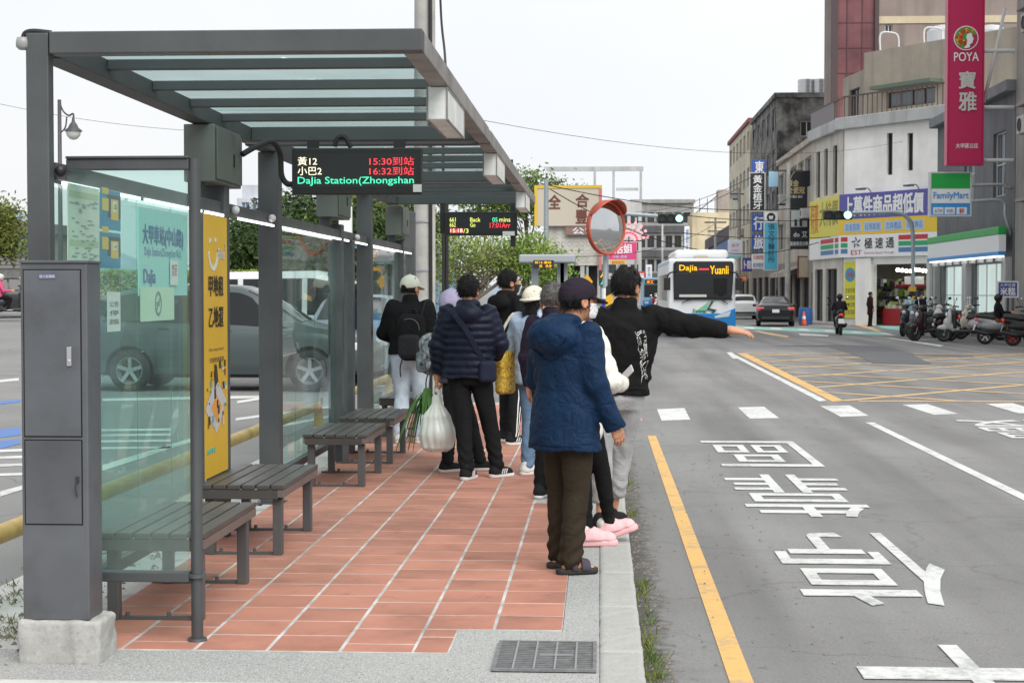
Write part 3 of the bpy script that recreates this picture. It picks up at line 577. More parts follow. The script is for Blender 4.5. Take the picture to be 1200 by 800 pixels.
# electrical enclosures hung at the roof on the posts
encl = []
for k, dy in enumerate((0, 4.62, 9.3)):
    e = empty('electrical_enclosure', (XW, 9.77 + dy, 2.35)); encl.append(e)
    tag(e, ['grey green electrical enclosure above the yellow poster', 'grey electrical enclosure right under the larger lit display board', 'grey electrical enclosure at the far end of the shelter roof'][k], 'enclosure', 'electrical enclosures under the shelter roof')
    y0 = 9.77 + dy; b = MB(); b.box(XW - .1, XW + .09, y0, y0 + .73, 2.35, 2.70); b.build('case', BOXG, e, bev=.006)
    b = MB(); b.box(XW + .092, XW + .104, y0 + .03, y0 + .5, 2.37, 2.68); d = b.build('door', BOXG, e, bev=.003)
    b = MB(); b.box(XW + .104, XW + .112, y0 + .45, y0 + .465, 2.47, 2.55); b.build('handle', BLK, d)
    b = MB(); b.box(XW + .092, XW + .1, y0 + .52, y0 + .72, 2.37, 2.68); b.build('side_door', BOXG, e, bev=.003)
# ---- helper for things standing square to the camera axis of the street
def PT_(Y): return frame((0, Y, 0), (1, 0, 0))
def rc(x0, y0, x1, y1, Y): a = at(x0, y1, Y); c = at(x1, y0, Y); return a.x, c.x, a.z, c.z
SCR = mat('display_screen', (0.02, 0.021, 0.022), 0.35); LW = emis('led_warm_white', (1.0, .93, .70), 1.1); LR = emis('led_red', (1.0, .07, .09), 1.1); LG = emis('led_green', (.1, 1.0, .55), 1.0); LY = emis('led_yellow', (.95, 1.0, .25), .9)
STK = mat('pale_sticker', (0.6, 0.6, 0.58), .5)
def display(Y, box, scr, label):
    x0, x1, z0, z1 = rc(*box, Y); o = tag(empty('led_display', ((x0 + x1) / 2, Y, z0)), label, 'display')
    b = MB(); b.box(x0, x1, Y, Y + .09, z0, z1); b.build('housing', BLK, o, bev=.006)
    x0, x1, z0, z1 = rc(*scr, Y); b = MB(); b.box(x0, x1, Y - .003, Y - .0005, z0, z1); b.build('screen', SCR, o); return o
D1 = display(10.88, (342, 173, 494, 228), (348, 180, 488, 220), 'wide black arrivals board with red times, hanging beneath the roof nearest the camera')
TD = PT_(10.876)
for s, bx, m in (('黃12', (349, 184, 371.6, 194), LW), ('15:30到站', (433, 184, 485, 194), LR), ('小巴2', (349, 195.5, 377, 205.5), LW), ('16:32到站', (433, 195.5, 485, 205.5), LR), ('DaJia Station(Zhongshan', (349, 207, 485, 218), LG)):
    text(s, TD, *rc(*bx, 10.876), m, D1, 'lit_lettering', .002, .006)
x0, x1, z0, z1 = rc(484, 216, 494, 225, 10.87); b = MB(); b.box(x0, x1, 10.872, 10.878, z0, z1); b.build('maker_plate', STK, D1)
b = MB()
for px in (368, 469): p = at(px, 165, 10.93); b.box(p.x - .028, p.x + .028, 10.9, 10.96, 2.62, 2.705); b.box(p.x - .04, p.x + .04, 10.885, 10.9, 2.635, 2.70)
b.build('bracket', BLK, D1)
b = MB(); b.tube(spline([at(392, 172, 10.95), at(396, 162, 10.95), at(404, 161, 10.95), at(411, 173, 10.95)]), .016, 8); b.build('cable_loop', RUB, D1, smooth=True)
D2 = display(18.6, (521, 248, 606, 276), (525, 251, 602, 273), 'smaller distant arrivals board with yellow rows, at the far end of the shelter')
TD = PT_(18.596)
for s, bx, m in (('661', (527, 255, 534, 260), LY), ('Back', (551, 255, 563, 260), LY), ('05', (577, 255, 583, 260), LG), ('mins', (585, 255, 598, 260), LY), ('662', (527, 261, 534, 266), LY), ('Go', (551, 261, 557, 266), LY), ('17:01Arr', (574, 261, 598, 267), LR), ('15:18', (528, 268, 542, 272.5), LW), ('/3', (543, 268, 549, 273), LY)):
    text(s, TD, *rc(*bx, 18.596), m, D2, 'lit_lettering', .002, .01)
x0, x1, z0, z1 = rc(527, 267.5, 543, 273, 18.596); b = MB(); b.box(x0, x1, 18.5958, 18.597, z0, z1); b.build('lit_block', emis('led_red_dim', (1, .05, .08), .5), D2)
x0, x1, z0, z1 = rc(589, 271, 603, 276, 18.59); b = MB(); b.box(x0, x1, 18.592, 18.598, z0, z1); b.build('maker_plate', STK, D2)
for px in (518.5, 601): p = at(px, 250, 18.62); b = MB(); b.box(p.x - .03, p.x + .03, 18.63, 18.7, 2.35 if px < 560 else 2.2, 2.7); b.build('bracket', BLK, D2)
b = MB(); b.tube(spline([at(284, 181, 10.4), at(300, 172, 10.5), at(318, 166, 10.7), at(328, 180, 10.85), at(330, 205, 10.9), at(336, 215, 10.92), at(343, 216, 10.93)]), .02, 8)
tag(b.build('power_cable', RUB, None, smooth=True), 'thick black cable looping from the enclosure to the large arrivals board', 'cable')
# security camera at the left top of the shelter
sc_ = tag(empty('security_camera', at(30, 50, 6.9)), 'small dome camera on a bent arm at the shelter roof corner', 'camera')
b = MB(); b.tube(spline([at(60, 39, 6.93), at(40, 37, 6.93), at(30, 39, 6.93), at(27, 46, 6.93)]), .012, 8); b.build('arm', BLK, sc_, smooth=True)
p = at(27, 52, 6.93); b = MB(); b.lathe([(0, .03), (.026, .028), (.03, .01), (.03, -.012), (.018, -.024), (0, -.026)], p, (0, 0, 1), 16); b.build('dome', mat('dull_grey_plastic', (.3, .3, .3), .3), sc_, smooth=True)
# ---- benches
SLAT = mat('dark_slat', '#4b4745', 0.42, var=0.18, vscale=3, bump=0.1, bscale=80, rnd=0.12, stain=0.15)
BLEG = mat('bench_steel', '#59595b', 0.5, metal=0.2, var=0.12)
def bench(y0, label, L_=1.16):
    xa, xb = -2.37, -1.85; zt = SW + .425
    o = tag(empty('slatted_bench', ((xa + xb) / 2, y0 + L_ / 2, SW)), label, 'bench', 'slatted benches along the shelter')
    n = 6; w = (xb - xa) / n
    for k in range(n):
        b = MB(); b.box(xa + w * k + .005, xa + w * (k + 1) - .005, y0, y0 + L_, zt - .028, zt + random.uniform(-.001, .001)); b.build('slat', SLAT, o, bev=.005)
    for yy in (y0 + .006, y0 + L_ - .03): b = MB(); b.box(xa + .02, xb - .045, yy, yy + .024, zt - .085, zt - .03); b.build('apron', SLAT, o, bev=.003)
    for xp, xq in ((xb - .045, xb - .006), (xa + .006, xa + .02)): b = MB(); b.box(xp, xq, y0 + .004, y0 + L_ - .004, zt - .075, zt - .03); b.build('side_rail', mat('bench_side', '#6a5f5c', .5, var=.12), o, bev=.003)
    for x in (xa + .03, xb - .085):
        for yy in (y0 + .06, y0 + L_ - .13):
            b = MB(); b.box(x, x + .055, yy, yy + .06, SW, zt - .088); b.build('leg', BLEG, o, bev=.004)
    for yy in (y0 + .07, y0 + L_ - .12):
        b = MB(); b.box(xa - .03, xb + .02 - .09, yy + .005, yy + .035, SW, SW + .016)
        for xx in (xa + .12, xb - .2): b.cyl((xx, yy + .02, SW + .016), (xx, yy + .02, SW + .036), .011, n=8)
        b.build('floor_bar', BLEG, o)
for y0, l in ((7.5, 'dark slatted bench nearest the camera, partly behind the front glass screen'), (9.42, 'second dark slatted bench, its far end under the grey post beside the yellow poster'), (12.8, 'third dark slatted bench, in front of the middle glass panel'), (14.55, 'fourth dark slatted bench, just beyond the third and beside the green vegetables'), (17.25, 'farthest dark slatted bench, mostly hidden by the person in the pale cap')): bench(y0, l)
# ---- utility cabinet on its concrete foot
uc = tag(empty('utility_cabinet', (-2.25, 6.78, SW)), 'tall narrow grey steel utility cabinet on a concrete foot', 'cabinet')
CABM = mat('cabinet_paint', '#5b5e63', 0.42, metal=0.2, var=0.22, vscale=2.2, bump=0.05, bscale=30, stain=0.3, sscale=3.5, streak=.35)
x0, x1 = -2.431, -2.146; y0, y1 = 6.69, 6.875
b = MB(); b.box(x0, x1, y0, y1, .296, 1.80); b.build('case', CABM, uc, bev=.006)
b = MB(); b.box(x0 - .004, x1 + .004, y0 - .006, y1, 1.80, 1.812); b.build('cap', CABM, uc, bev=.003)
Tc = frame((0, y0, 0), (1, 0, 0))
for za, zb in ((1.07, 1.775), (.70, 1.06)):
    b = MB(); b.box(x0 + .012, x1 - .024, y0 - .0018, y0 + .001, za, zb); b.build('door_gap', mat('gap_black', (.01, .01, .01), 1), uc)
    b = MB(); b.box(x0 + .017, x1 - .029, y0 - .006, y0 - .0005, za + .005, zb - .005); d = b.build('door', CABM, uc, bev=.002)
    if za > 1: b = MB(); b.box(x1 - .085, x1 - .065, y0 - .014, y0 - .006, 1.37, 1.45); b.cyl((x1 - .075, y0 - .014, 1.39), (x1 - .075, y0 - .018, 1.39), .007, n=12); b.build('lock', mat('bright_lock', (.55, .56, .57), .3, metal=.8), d, bev=.002)
    else: b = MB(); b.box(x1 - .052, x1 - .038, y0 - .012, y0 - .006, .88, .905); b.tube(spline([(x1 - .047, y0 - .012, .89), (x1 - .05, y0 - .02, .86), (x1 - .045, y0 - .015, .82)]), .003, 6); b.build('hasp', mat('dark_iron', (.05, .05, .05), .6), d)
b = MB(); b.box(x0 + .082, x0 + .155, y0 - .009, y0 - .006, 1.735, 1.755); pl = b.build('name_plate', mat('plate_violet', '#5a5f86', .4), uc)
text('電力設備箱', frame((0, y0 - .009, 0), (1, 0, 0)), x0 + .086, x0 + .151, 1.739, 1.751, STK, pl, lift=.001)
lumpy('concrete_foot', -2.45, -2.095, 6.665, 6.91, .10, .298, CONC, uc)
# ---- posters and notices on the rear glass
def wall_T(x): return frame((x, 0, 0), (0, 1, 0))
def rw(x0, y0, x1, y1, X):
    a = atx(x0, y0, X); c = atx(x1, y0, X); d = atx(x0, y1, X); return a.y, c.y, d.z, a.z
YEL = mat('poster_yellow', '#e3b427', 0.35, var=0.04); INK = mat('poster_ink', (.03, .028, .025), .6); INKB = mat('poster_blue_ink', (.09, .2, .42), .6); WHT = mat('poster_white', (.72, .72, .7), .5); TEAL = mat('poster_teal', '#9fd6d0', .4, var=.03)
yp = tag(empty('yellow_poster', (-2.35, 9.9, .6)), 'tall yellow bike-share poster between two grey posts', 'poster')
ya, yb = 9.52, 10.14; b = MB(); b.box(-2.365, -2.352, ya, yb, .56, 2.145); b.build('board', YEL, yp)
b = MB(); b.box(-2.372, -2.35, ya - .02, ya, .54, 2.15); b.box(-2.372, -2.35, yb, yb + .02, .54, 2.15); b.build('poster_frame', STEEL, yp)
Tw = wall_T(-2.351); U = lambda f: ya + (yb - ya) * f; Zp = lambda f: 2.145 - (2.145 - .56) * f
b = MB(Tw)
pts = [(U(.22 + .2 * (1 - math.cos(t)) * .9), Zp(.14) - .1 * math.sin(t)) for t in np.linspace(0, math.pi, 14)]
for (xa_, za_), (xb_, zb_) in zip(pts[:-1], pts[1:]): b.bar((xa_, za_, .001), (xb_, zb_, .001), .03, .002, (0, 0, 1))
b.box(U(.24), U(.30), Zp(.105), Zp(.09), 0, .002); b.box(U(.46), U(.52), Zp(.1), Zp(.085), 0, .002); b.build('emblem', WHT, yp)
text('Bike', Tw, U(.58), U(.86), Zp(.165), Zp(.125), WHT, yp, bold=.02, lift=.002); text('3', Tw, U(.86), U(.93), Zp(.125), Zp(.1), WHT, yp, bold=.01, lift=.002)
text('甲地租', Tw, U(.2), U(.8), Zp(.31), Zp(.23), INK, yp, bold=.012, lift=.002); text('乙地還', Tw, U(.2), U(.8), Zp(.43), Zp(.35), INK, yp, bold=.012, lift=.002)
text('One way rental', Tw, U(.2), U(.8), Zp(.523), Zp(.508), INK, yp, lift=.002); text('任點租車還車', Tw, U(.22), U(.82), Zp(.565), Zp(.545), INK, yp, lift=.002)
b = MB(Tw).use(0); b.poly([(U(.5), Zp(.84), .001), (U(.05), Zp(.74), .001), (U(.45), Zp(.62), .001), (U(.92), Zp(.72), .001)]); b.use(1); b.poly([(U(.5), Zp(.80), .002), (U(.28), Zp(.735), .002), (U(.5), Zp(.69), .002), (U(.72), Zp(.74), .002)])
rr = random.Random(4)
for k in range(46):
    u, z = rr.uniform(.1, .88), rr.uniform(.58, .83); s_ = rr.uniform(.012, .045); b.use(rr.choice((0, 2, 2, 3, 4, 5))); b.box(U(u), U(u) + s_, Zp(z), Zp(z) + s_ * rr.uniform(.5, 1.4), .0022 + k * .00002, .0026 + k * .00002)
b.use(2); b.poly([(U(.42), Zp(.66), .004), (U(.40), Zp(.6), .004), (U(.5), Zp(.57), .004), (U(.56), Zp(.64), .004)])
b.build('illustration', [mat('poster_grey', (.55, .55, .57), .6), mat('poster_orange', (.75, .33, .06), .6), INK, WHT, mat('poster_brown', (.25, .13, .07), .6), mat('poster_teal2', (.1, .4, .38), .6)], yp)
b = MB(Tw)
for k in range(4): b.cyl((U(.14 + .09 * k), Zp(.9), .0), (U(.14 + .09 * k), Zp(.9), .002), .018, n=12)
b.build('round_icons', mat('icon_green', (.1, .45, .3), .6), yp)
# stop name panel
sp_ = tag(empty('stop_name_panel', (-2.36, 8.8, 1.4)), 'pale teal stop name panel fixed to the rear glass', 'sign')
y0, y1, z0, z1 = rw(163, 232, 219, 405, -2.375); z1 = 2.12
b = MB(); b.box(-2.385, -2.376, y0, y1, 1.66, z1); b.build('board', TEAL, sp_); Tw = wall_T(-2.3755)
text('大甲車站(中山路)', Tw, *rw(167, 262, 214, 289, -2.375), INKB, sp_, lift=.002, bold=.012)
text('DaJia Station(Zhongshan Rd.)', Tw, *rw(169, 289, 212, 302, -2.375), INKB, sp_, lift=.002); text('DaJia', Tw, *rw(168, 315, 182, 337, -2.375), INKB, sp_, lift=.002, bold=.01)
def notice(name, bx, label, m=WHT, X=-2.372, bits=()):
    y0, y1, z0, z1 = rw(*bx, X); o = tag(empty(name, (X, y0, z0)), label, 'notice'); b = MB(); b.box(X - .003, X, y0, y1, z0, z1); b.build('sheet', m, o)
    return o, wall_T(X), (y0, y1, z0, z1)
o, Tn, (y0, y1, z0, z1) = notice('no_smoking_sticker', (165, 336, 204, 377), 'pale green square no smoking sticker below the stop name', mat('pale_green_sheet', '#c3dcc4', .5), -2.368)
b = MB(Tn); cx, cz, r = (y0 + y1) / 2, (z0 + z1) / 2, (z1 - z0) * .32
ring = [(cx + (r + q) * math.cos(t), cz + (r + q) * math.sin(t)) for q in (0,) for t in np.linspace(0, 2 * math.pi, 25)]
for (a_, b_), (c_, d_) in zip(ring[:-1], ring[1:]): b.bar((a_, b_, .001), (c_, d_, .001), .018, .002, (0, 0, 1))
b.bar((cx - r * .7, cz - r * .7, .0015), (cx + r * .7, cz + r * .7, .0015), .016, .002, (0, 0, 1)); b.box(cx - r * .6, cx + r * .5, cz - .012, cz + .012, 0, .0012); b.build('no_smoking_mark', mat('mark_grey', (.22, .28, .26), .6), o)
o, Tn, (y0, y1, z0, z1) = notice('small_notice', (200, 305, 208.5, 334), 'small white and red notice on the stop name panel', WHT, -2.366); text('禁菸', Tn, y0 + .02, y1 - .02, z0 + .05, z1 - .02, mat('ink_red', (.5, .04, .05), .6), o, lift=.001)
o, Tn, (y0, y1, z0, z1) = notice('paper_notice', (126, 342, 141, 389), 'narrow white paper notice low on the rear glass beside the cabinet', WHT, -2.37)
for k in range(3): text(('公告', '停', '請勿張貼')[k], Tn, y0 + .03, y1 - .03, z1 - (z1 - z0) * (.38 + .22 * k), z1 - (z1 - z0) * (.24 + .22 * k), INK, o, lift=.001)
PALE = mat('map_paper', '#d5dccd', .5, var=.03); TINT = mat('map_row', '#b7c4a2', .5); LINE = mat('map_line', '#93a19b', .6)
o, Tn, (y0, y1, z0, z1) = notice('route_timetable', (79, 214, 116, 345), 'large pale route timetable sheet seen through the front glass screen', PALE, -2.374)
b = MB(Tn)
for k in range(3): b.box(y0 + .02, y1 - .02, z1 - .06 - .22 * k, z1 - .03 - .22 * k, 0, .001)
b.build('heading_band', TINT, o); b = MB(Tn); rr = random.Random(9)
for k in range(90): y_ = rr.uniform(y0 + .02, y1 - .08); z_ = z0 + .03 + (z1 - z0 - .1) * rr.random(); b.box(y_, y_ + rr.uniform(.03, .08), z_, z_ + .006, .0012 + k * 1e-5, .0016 + k * 1e-5)
o2 = b.build('printed_lines', LINE, o); o2['kind'] = 'stuff'
for k, (ta, tb) in enumerate(((221, 268), (271, 314))):
    o, Tn, (y0, y1, z0, z1) = notice('bus_poster', (117, ta, 141, tb), ['upper', 'lower'][k] + ' of two blue posters with a yellow bus stop sign drawing', mat('poster_blue', '#3a87ab', .45), -2.373)
    b = MB(Tn).use(0); b.box(y0 + .12, y1, z0 + .06, z1 - .02, 0, .001); b.use(1); b.box(y0 + .17, y0 + .29, z0 + .05, z1 - .04, .001, .002); b.use(2); b.box(y0 + .2, y0 + .26, z0 + .09, z1 - .05, .002, .003); b.use(1); b.box(y0 + .03, y0 + .13, z0 + .09, z0 + .15, .001, .002); b.box(y0 + .03, y0 + .13, z0 + .17, z0 + .2, .001, .002)
    b.build('drawing', [mat('poster_dark', (.05, .07, .1), .5), mat('poster_amber', (.7, .48, .1), .5), WHT], o)
    text('公車', Tn, y0 + .205, y0 + .255, z0 + .1, z1 - .06, INK, o, lift=.004)
# ---- bent yellow pipe railing between shelter and parking
PIPE = mat('yellow_pipe_paint', '#cba566', 0.5, var=0.2, vscale=5, stain=0.3, sscale=4)
def railing(ya, yb, label, z=.50, x=-2.92, ends=(1, 1)):
    o = tag(empty('pipe_railing', (x, (ya + yb) / 2, .1)), label, 'railing', 'bent yellow pipe railings'); p = []
    if ends[0]: p += [(x, ya, .1), (x, ya, z - .12), (x, ya + .035, z - .035)]
    p += [(x, ya + .12, z), (x, yb - .12, z)]
    if ends[1]: p += [(x, yb - .035, z - .035), (x, yb, z - .12), (x, yb, .1)]
    b = MB(); b.tube(p, .048, 14); b.build('rail', PIPE, o, smooth=True, auto=50)
    y = ya + 2.6
    while y < yb - 1: b = MB(); b.cyl((x, y, .1), (x, y, z - .03), .05, n=12); b.build('upright', PIPE, o, smooth=True, auto=50); y += 2.9
railing(3.2, 16.7, 'long yellow pipe railing running behind the benches'); railing(17.9, 22.3, 'short yellow pipe railing near the far end of the shelter')
# ---- utility pole with conduits behind the shelter
PC = at(497, 300, 25.0); up_ = tag(empty('utility_pole', (PC.x, 25.0, 0)), 'thick grey concrete utility pole rising behind the shelter roof', 'utility pole')
POLE = mat('pole_concrete', '#a9a8a4', .8, var=.2, vscale=2, stain=.3, bump=.2)
b = MB(); b.cyl((PC.x, 25, .05), (PC.x, 25, 13), .165, .12, n=24); b.build('shaft', POLE, up_, smooth=True, auto=40)
b = MB()
for zz in (1.3, 2.0, 2.75): b.cyl((PC.x, 25, zz), (PC.x, 25, zz + .03), .172, n=24)
b.build('strap', mat('band_steel', (.4, .4, .42), .4, metal=.7), up_)
for dx, dy, r, top, m in ((.19, -.05, .028, 13, BLK), (.25, -.02, .035, 12.5, POLE), (.31, -.03, .022, 4, BLK), (.36, 0, .03, 3.4, BLK)):
    b = MB(); b.cyl((PC.x + dx * (1 if top < 6 else .62), 25 + dy - .1, .1), (PC.x + dx * (1 if top < 6 else .62), 25 + dy - .1, top), r, n=10); b.build('conduit', m, up_, smooth=True, auto=40)
b = MB(); b.tube(spline([at(514, -60, 24), at(517, 20, 23.8), at(521, 60, 22.5), at(522.5, 88, 19)]), .018, 6); tag(b.build('drop_cable', RUB, None, smooth=True), 'black cable dropping from the utility pole to the shelter roof edge', 'cable')
# rooftop bits at the far end of the shelter
p = at(600, 195, 17.2); b = MB(); b.cyl((p.x, 17.2, ZR1), (p.x, 17.2, 3.08), .012, n=8); b.cyl((p.x, 17.2, ZR1), (p.x, 17.2, ZR1 + .1), .03, n=8); b.build('antenna', BLK, sh)
# ================================================================ PEOPLE
def cloth(name, col, rough=0.85, var=0.16, bump=0.12, bscale=220, sheen=0.0, **k): return mat(name, col, rough, var=var, vscale=5, bump=bump, bscale=bscale, sheen=sheen, spec=0.12, wrinkle=k.pop('wrinkle', .3), **k)
SKIN = mat('skin', '#c08a6c', 0.5, var=0.1, vscale=9); HAIRM = mat('black_hair', (0.008, 0.0075, 0.0075), 0.5, var=0.3, vscale=40, bump=0.9, bscale=190, spec=.25)
SHB = cloth('shoe_black', (.018, .018, .02)); SOLEW = mat('sole_white', (.62, .62, .6), .6, stain=.3); SOLEK = mat('sole_black', (.02, .02, .02), .7)
def stack(P, prof, k=1.0):
    """torso-like solid: ellipse sections (z, half width, half depth, y centre)"""
    pr = np.array(prof, float); z = P[:, 2]; a = np.interp(z, pr[:, 0], pr[:, 1]); b = np.interp(z, pr[:, 0], pr[:, 2]); yc = np.interp(z, pr[:, 0], pr[:, 3])
    q = np.sqrt((P[:, 0] / a) ** 2 + ((P[:, 1] - yc) / b) ** 2 + 1e-9); d = (q - 1) * np.minimum(a, b)
    d = np.maximum(d, (pr[0, 0] - z)); return np.maximum(d, z - pr[-1, 0])
def hand_sdf(w, d, n, curl=0.35, side=1, thumb=0.6, s=1.0):
    w = Vector(w); d = Vector(d).normalized(); n = (Vector(n) - d * Vector(n).dot(d)).normalized(); t = d.cross(n) * side; segs = []
    for k, (off, ln, r) in enumerate(((.030, .072, .0088), (.010, .080, .0092), (-.011, .075, .0088), (-.030, .058, .0078))):
        kn = w + (d * .088 + t * off - d * abs(off) * .15) * s; segs.append((w + t * off * .5 * s + d * .01, kn, .0165 * s, .0125 * s, .018)); p = kn; a = curl * .6; cu = curl * (1 + .12 * k)
        for j, fr in enumerate((.45, .32, .25)):
            q = p + (d * math.cos(a) + n * math.sin(a)) * ln * fr * s; segs.append((p, q, r * s * (1 - .06 * j), r * s * (1 - .06 * (j + 1)), .004)); p = q; a += cu
    b0 = w + (d * .025 + t * .026) * s; b1 = b0 + (d * .030 + t * .026 * thumb + n * .012) * s; b2 = b1 + (d * .030 + t * .008 + n * .012 * (1 + curl)) * s; segs += [(b0, b1, .0145 * s, .011 * s, .014), (b1, b2, .0105 * s, .008 * s, .004)]
    segs.append((w - d * .05 * s, w + d * .02 * s, .026 * s, .024 * s, .02))
    def f(P):
        o = None
        for a, b, ra, rb, k in segs: v = rcone(P, a, b, ra, rb); o = v if o is None else smin(o, v, k)
        return o
    pts = np.array([p for g in segs for p in g[:2]]); f.lo = pts.min(0) - .03; f.hi = pts.max(0) + .03
    return f
def head_parts(P):
    o = smin(ell(P, (0, -.012, .03), (.077, .097, .09)), ell(P, (0, .03, -.032), (.061, .068, .08)), .03); o = smin(o, ell(P, (0, .05, -.08), (.04, .04, .03)), .03)
    o = smin(o, rcone(P, (0, .093, .008), (0, .112, -.026), .009, .014), .012); o = smin(o, ell(P, (0, .09, .025), (.05, .014, .01)), .015)
    for sx in (-1, 1):
        o = smax(o, -ell(P, (sx * .031, .104, .004), (.017, .012, .010)), .012); o = np.minimum(o, ell(P, (sx * .031, .088, .003), (.0125, .0125, .0125)))
        e = np.maximum(ell(P, (sx * .08, -.008, -.012), (.012, .026, .034)), -ell(P, (sx * .09, -.003, -.012), (.008, .014, .02))); o = smin(o, e, .008)
    o = smin(o, ell(P, (0, .093, -.054), (.024, .01, .006)), .008); return smin(o, ell(P, (0, .09, -.066), (.02, .011, .007)), .008)
def strands(o, n, s, seed, kind, zmax=99):
    """fine hair blades lying over the hair volume, same mesh"""
    rs = np.random.RandomState(seed + 70); me = o.data; nv = len(me.vertices); co = np.empty(nv * 3); me.vertices.foreach_get('co', co); co = co.reshape(-1, 3); no = np.empty(nv * 3); me.vertices.foreach_get('normal', no); no = no.reshape(-1, 3)
    pick = rs.randint(0, nv, n); pick = pick[co[pick][:, 2] < zmax]; n = len(pick); p = co[pick]; q = no[pick]; d = q * .35 + np.array([0, 0, -1.0]) * (1.1 - np.abs(q[:, 2:3])) + rs.randn(n, 3) * .38; d /= np.linalg.norm(d, axis=1)[:, None]; L_ = s * (.018 + .02 * rs.rand(n, 1)); w = np.cross(d, q + rs.randn(n, 3) * .1); w /= np.maximum(np.linalg.norm(w, axis=1)[:, None], 1e-6); w *= s * .0022
    V = np.concatenate([co, np.stack([p - w, p + w, p + d * L_ + q * .003], 1).reshape(-1, 3)]); F = [tuple(f.vertices) for f in me.polygons] + [(nv + 3 * i, nv + 3 * i + 1, nv + 3 * i + 2) for i in range(n)]; m2 = bpy.data.meshes.new('hair'); m2.from_pydata(V.tolist(), [], F); m2.materials.append(me.materials[0]); m2.polygons.foreach_set('use_smooth', [True] * len(F)); m2.update(); o.data = m2
def person(label, loc, hd, H=1.70, girth=1.0, J=None, feet=None, head=(0, 0), top=None, bottom=None, shoes=None, hair='short', hairm=None, hat=None, mask=None, hands=(0.35, 0.35), hn=None, h=0.012, dz=0.0, group=None, seed=1, lean=0.0, hood=None, skinless=False):
    s = H / 1.70; M = Matrix.Translation(loc) @ Matrix.Rotation(-R(hd), 4, 'Z') @ Matrix.Scale(s, 4); Mi = M.inverted(); rs = random.Random(seed)
    j = dict(neck=(0, -.015, 1.44), head=(0, .015, 1.58), hipL=(-.09, 0, .9), hipR=(.09, 0, .9), kneeL=None, kneeR=None, ankL=(-.1, -.02, .085), ankR=(.1, -.02, .085), shL=(-.178, -.01, 1.385), shR=(.178, -.01, 1.385), elL=(-.235, -.035, 1.11), elR=(.235, -.035, 1.11), wrL=(-.245, .04, .87), wrR=(.245, .04, .87), fdL=-8, fdR=8, fpL=0, fpR=0)
    j.update(J or {})
    if feet:
        for sd, (px, py, fd) in zip('LR', feet):
            p = Mi @ gnd(px, py, loc[2]); j['ank' + sd] = (p.x, p.y, .085); j['fd' + sd] = fd
    for sd in 'LR':
        if j['knee' + sd] is None: a = Vector(j['hip' + sd]); b = Vector(j['ank' + sd]); j['knee' + sd] = tuple(a.lerp(b, .52) + Vector((0, .025, 0)))
    if dz:
        for k in ('neck', 'head', 'hipL', 'hipR', 'shL', 'shR', 'elL', 'elR', 'wrL', 'wrR'):
            if k in ('hipL', 'hipR', 'elL', 'elR', 'wrL', 'wrR') and J and k in J: continue
            j[k] = (j[k][0], j[k][1], j[k][2] + dz)
    lx, lean = lean if isinstance(lean, tuple) else (0, lean)
    if lean or lx:
        def ln(p): return (p[0] + (p[2] - (.9 + dz)) * lx, p[1] + (p[2] - (.9 + dz)) * lean, p[2])
        for k in ('neck', 'head', 'shL', 'shR'): j[k] = ln(j[k])
    sh = lambda P: np.stack([P[:, 0] - np.maximum(P[:, 2] - (.9 + dz), 0) * lx, P[:, 1] - np.maximum(P[:, 2] - (.9 + dz), 0) * lean, P[:, 2] - dz], 1)
    hm = Matrix.Translation(j['head']) @ Matrix.Rotation(-R(head[0]), 4, 'Z') @ Matrix.Rotation(R(head[1]), 4, 'X'); hmi = np.array(hm.inverted())
    hl = lambda P: P @ hmi[:3, :3].T + hmi[:3, 3]
    # ---- the body: one continuous skin mesh (fine head and hands welded in)
    def fb(P):
        Q = sh(P); o = stack(Q, ((.84, .13, .09, 0), (.95, .15, .1, 0), (1.1, .14, .095, .01), (1.3, .165, .105, .01), (1.4, .13, .085, 0), (1.47, .05, .05, -.01)))
        o = smin(o, rcone(P, j['neck'], hm @ Vector((0, -.02, -.05)), .055, .052), .03)
        for sd in 'LR':
            for a, b, ra, rb in (('sh', 'el', .045, .037), ('el', 'wr', .037, .025), ('hip', 'knee', .066, .040), ('knee', 'ank', .040, .031)): o = smin(o, rcone(P, j[a + sd], j[b + sd], ra, rb), .03)
        return o
    ptsb = np.array([j[k] for k in j if not k.startswith('f')]); lo = ptsb.min(0) - .17; hi = ptsb.max(0) + .17; lo[2] = max(lo[2], -.02)
    ex = []; hc = np.array(j['head'])
    ex.append(surf_nets(lambda P: smin(head_parts(hl(P)), rcone(P, j['neck'], hm @ Vector((0, -.02, -.05)), .056, .053), .02), hc - (.15, .15, .2), hc + (.15, .15, .15), max(.0075, h * .7)))
    if h < .015:
        for i, sd in enumerate('LR'):
            d = Vector(j['wr' + sd]) - Vector(j['el' + sd]); n = (hn or {}).get(sd, (1 if sd == 'L' else -1, 0.2, 0)); hf = hand_sdf(j['wr' + sd], d, n, hands[i], 1 if sd == 'R' else -1); 
            ex.append(surf_nets(hf, hf.lo, hf.hi, .0055))
            if (shoes or {}).get('kind') != 'sandal': continue
            toe = Vector((math.sin(R(j['fd' + sd])), math.cos(R(j['fd' + sd])), 0)); a = Vector(j['ank' + sd])
            ex.append(surf_nets(lambda P, a=a, toe=toe: smin(smin(rcone(P, a, a - toe * .02 + Vector((0, 0, -.05)), .034, .03), rcone(P, a + Vector((0, 0, -.02)), a + toe * .12 + Vector((0, 0, -.062)), .036, .022), .03), rcone(P, a + toe * .12 + Vector((-.02, 0, -.062)), a + toe * .15 + Vector((.02, 0, -.066)), .018, .012), .02), np.array(a) - (.2, .2, .1), np.array(a) + (.2, .2, .06), .009))
    else:
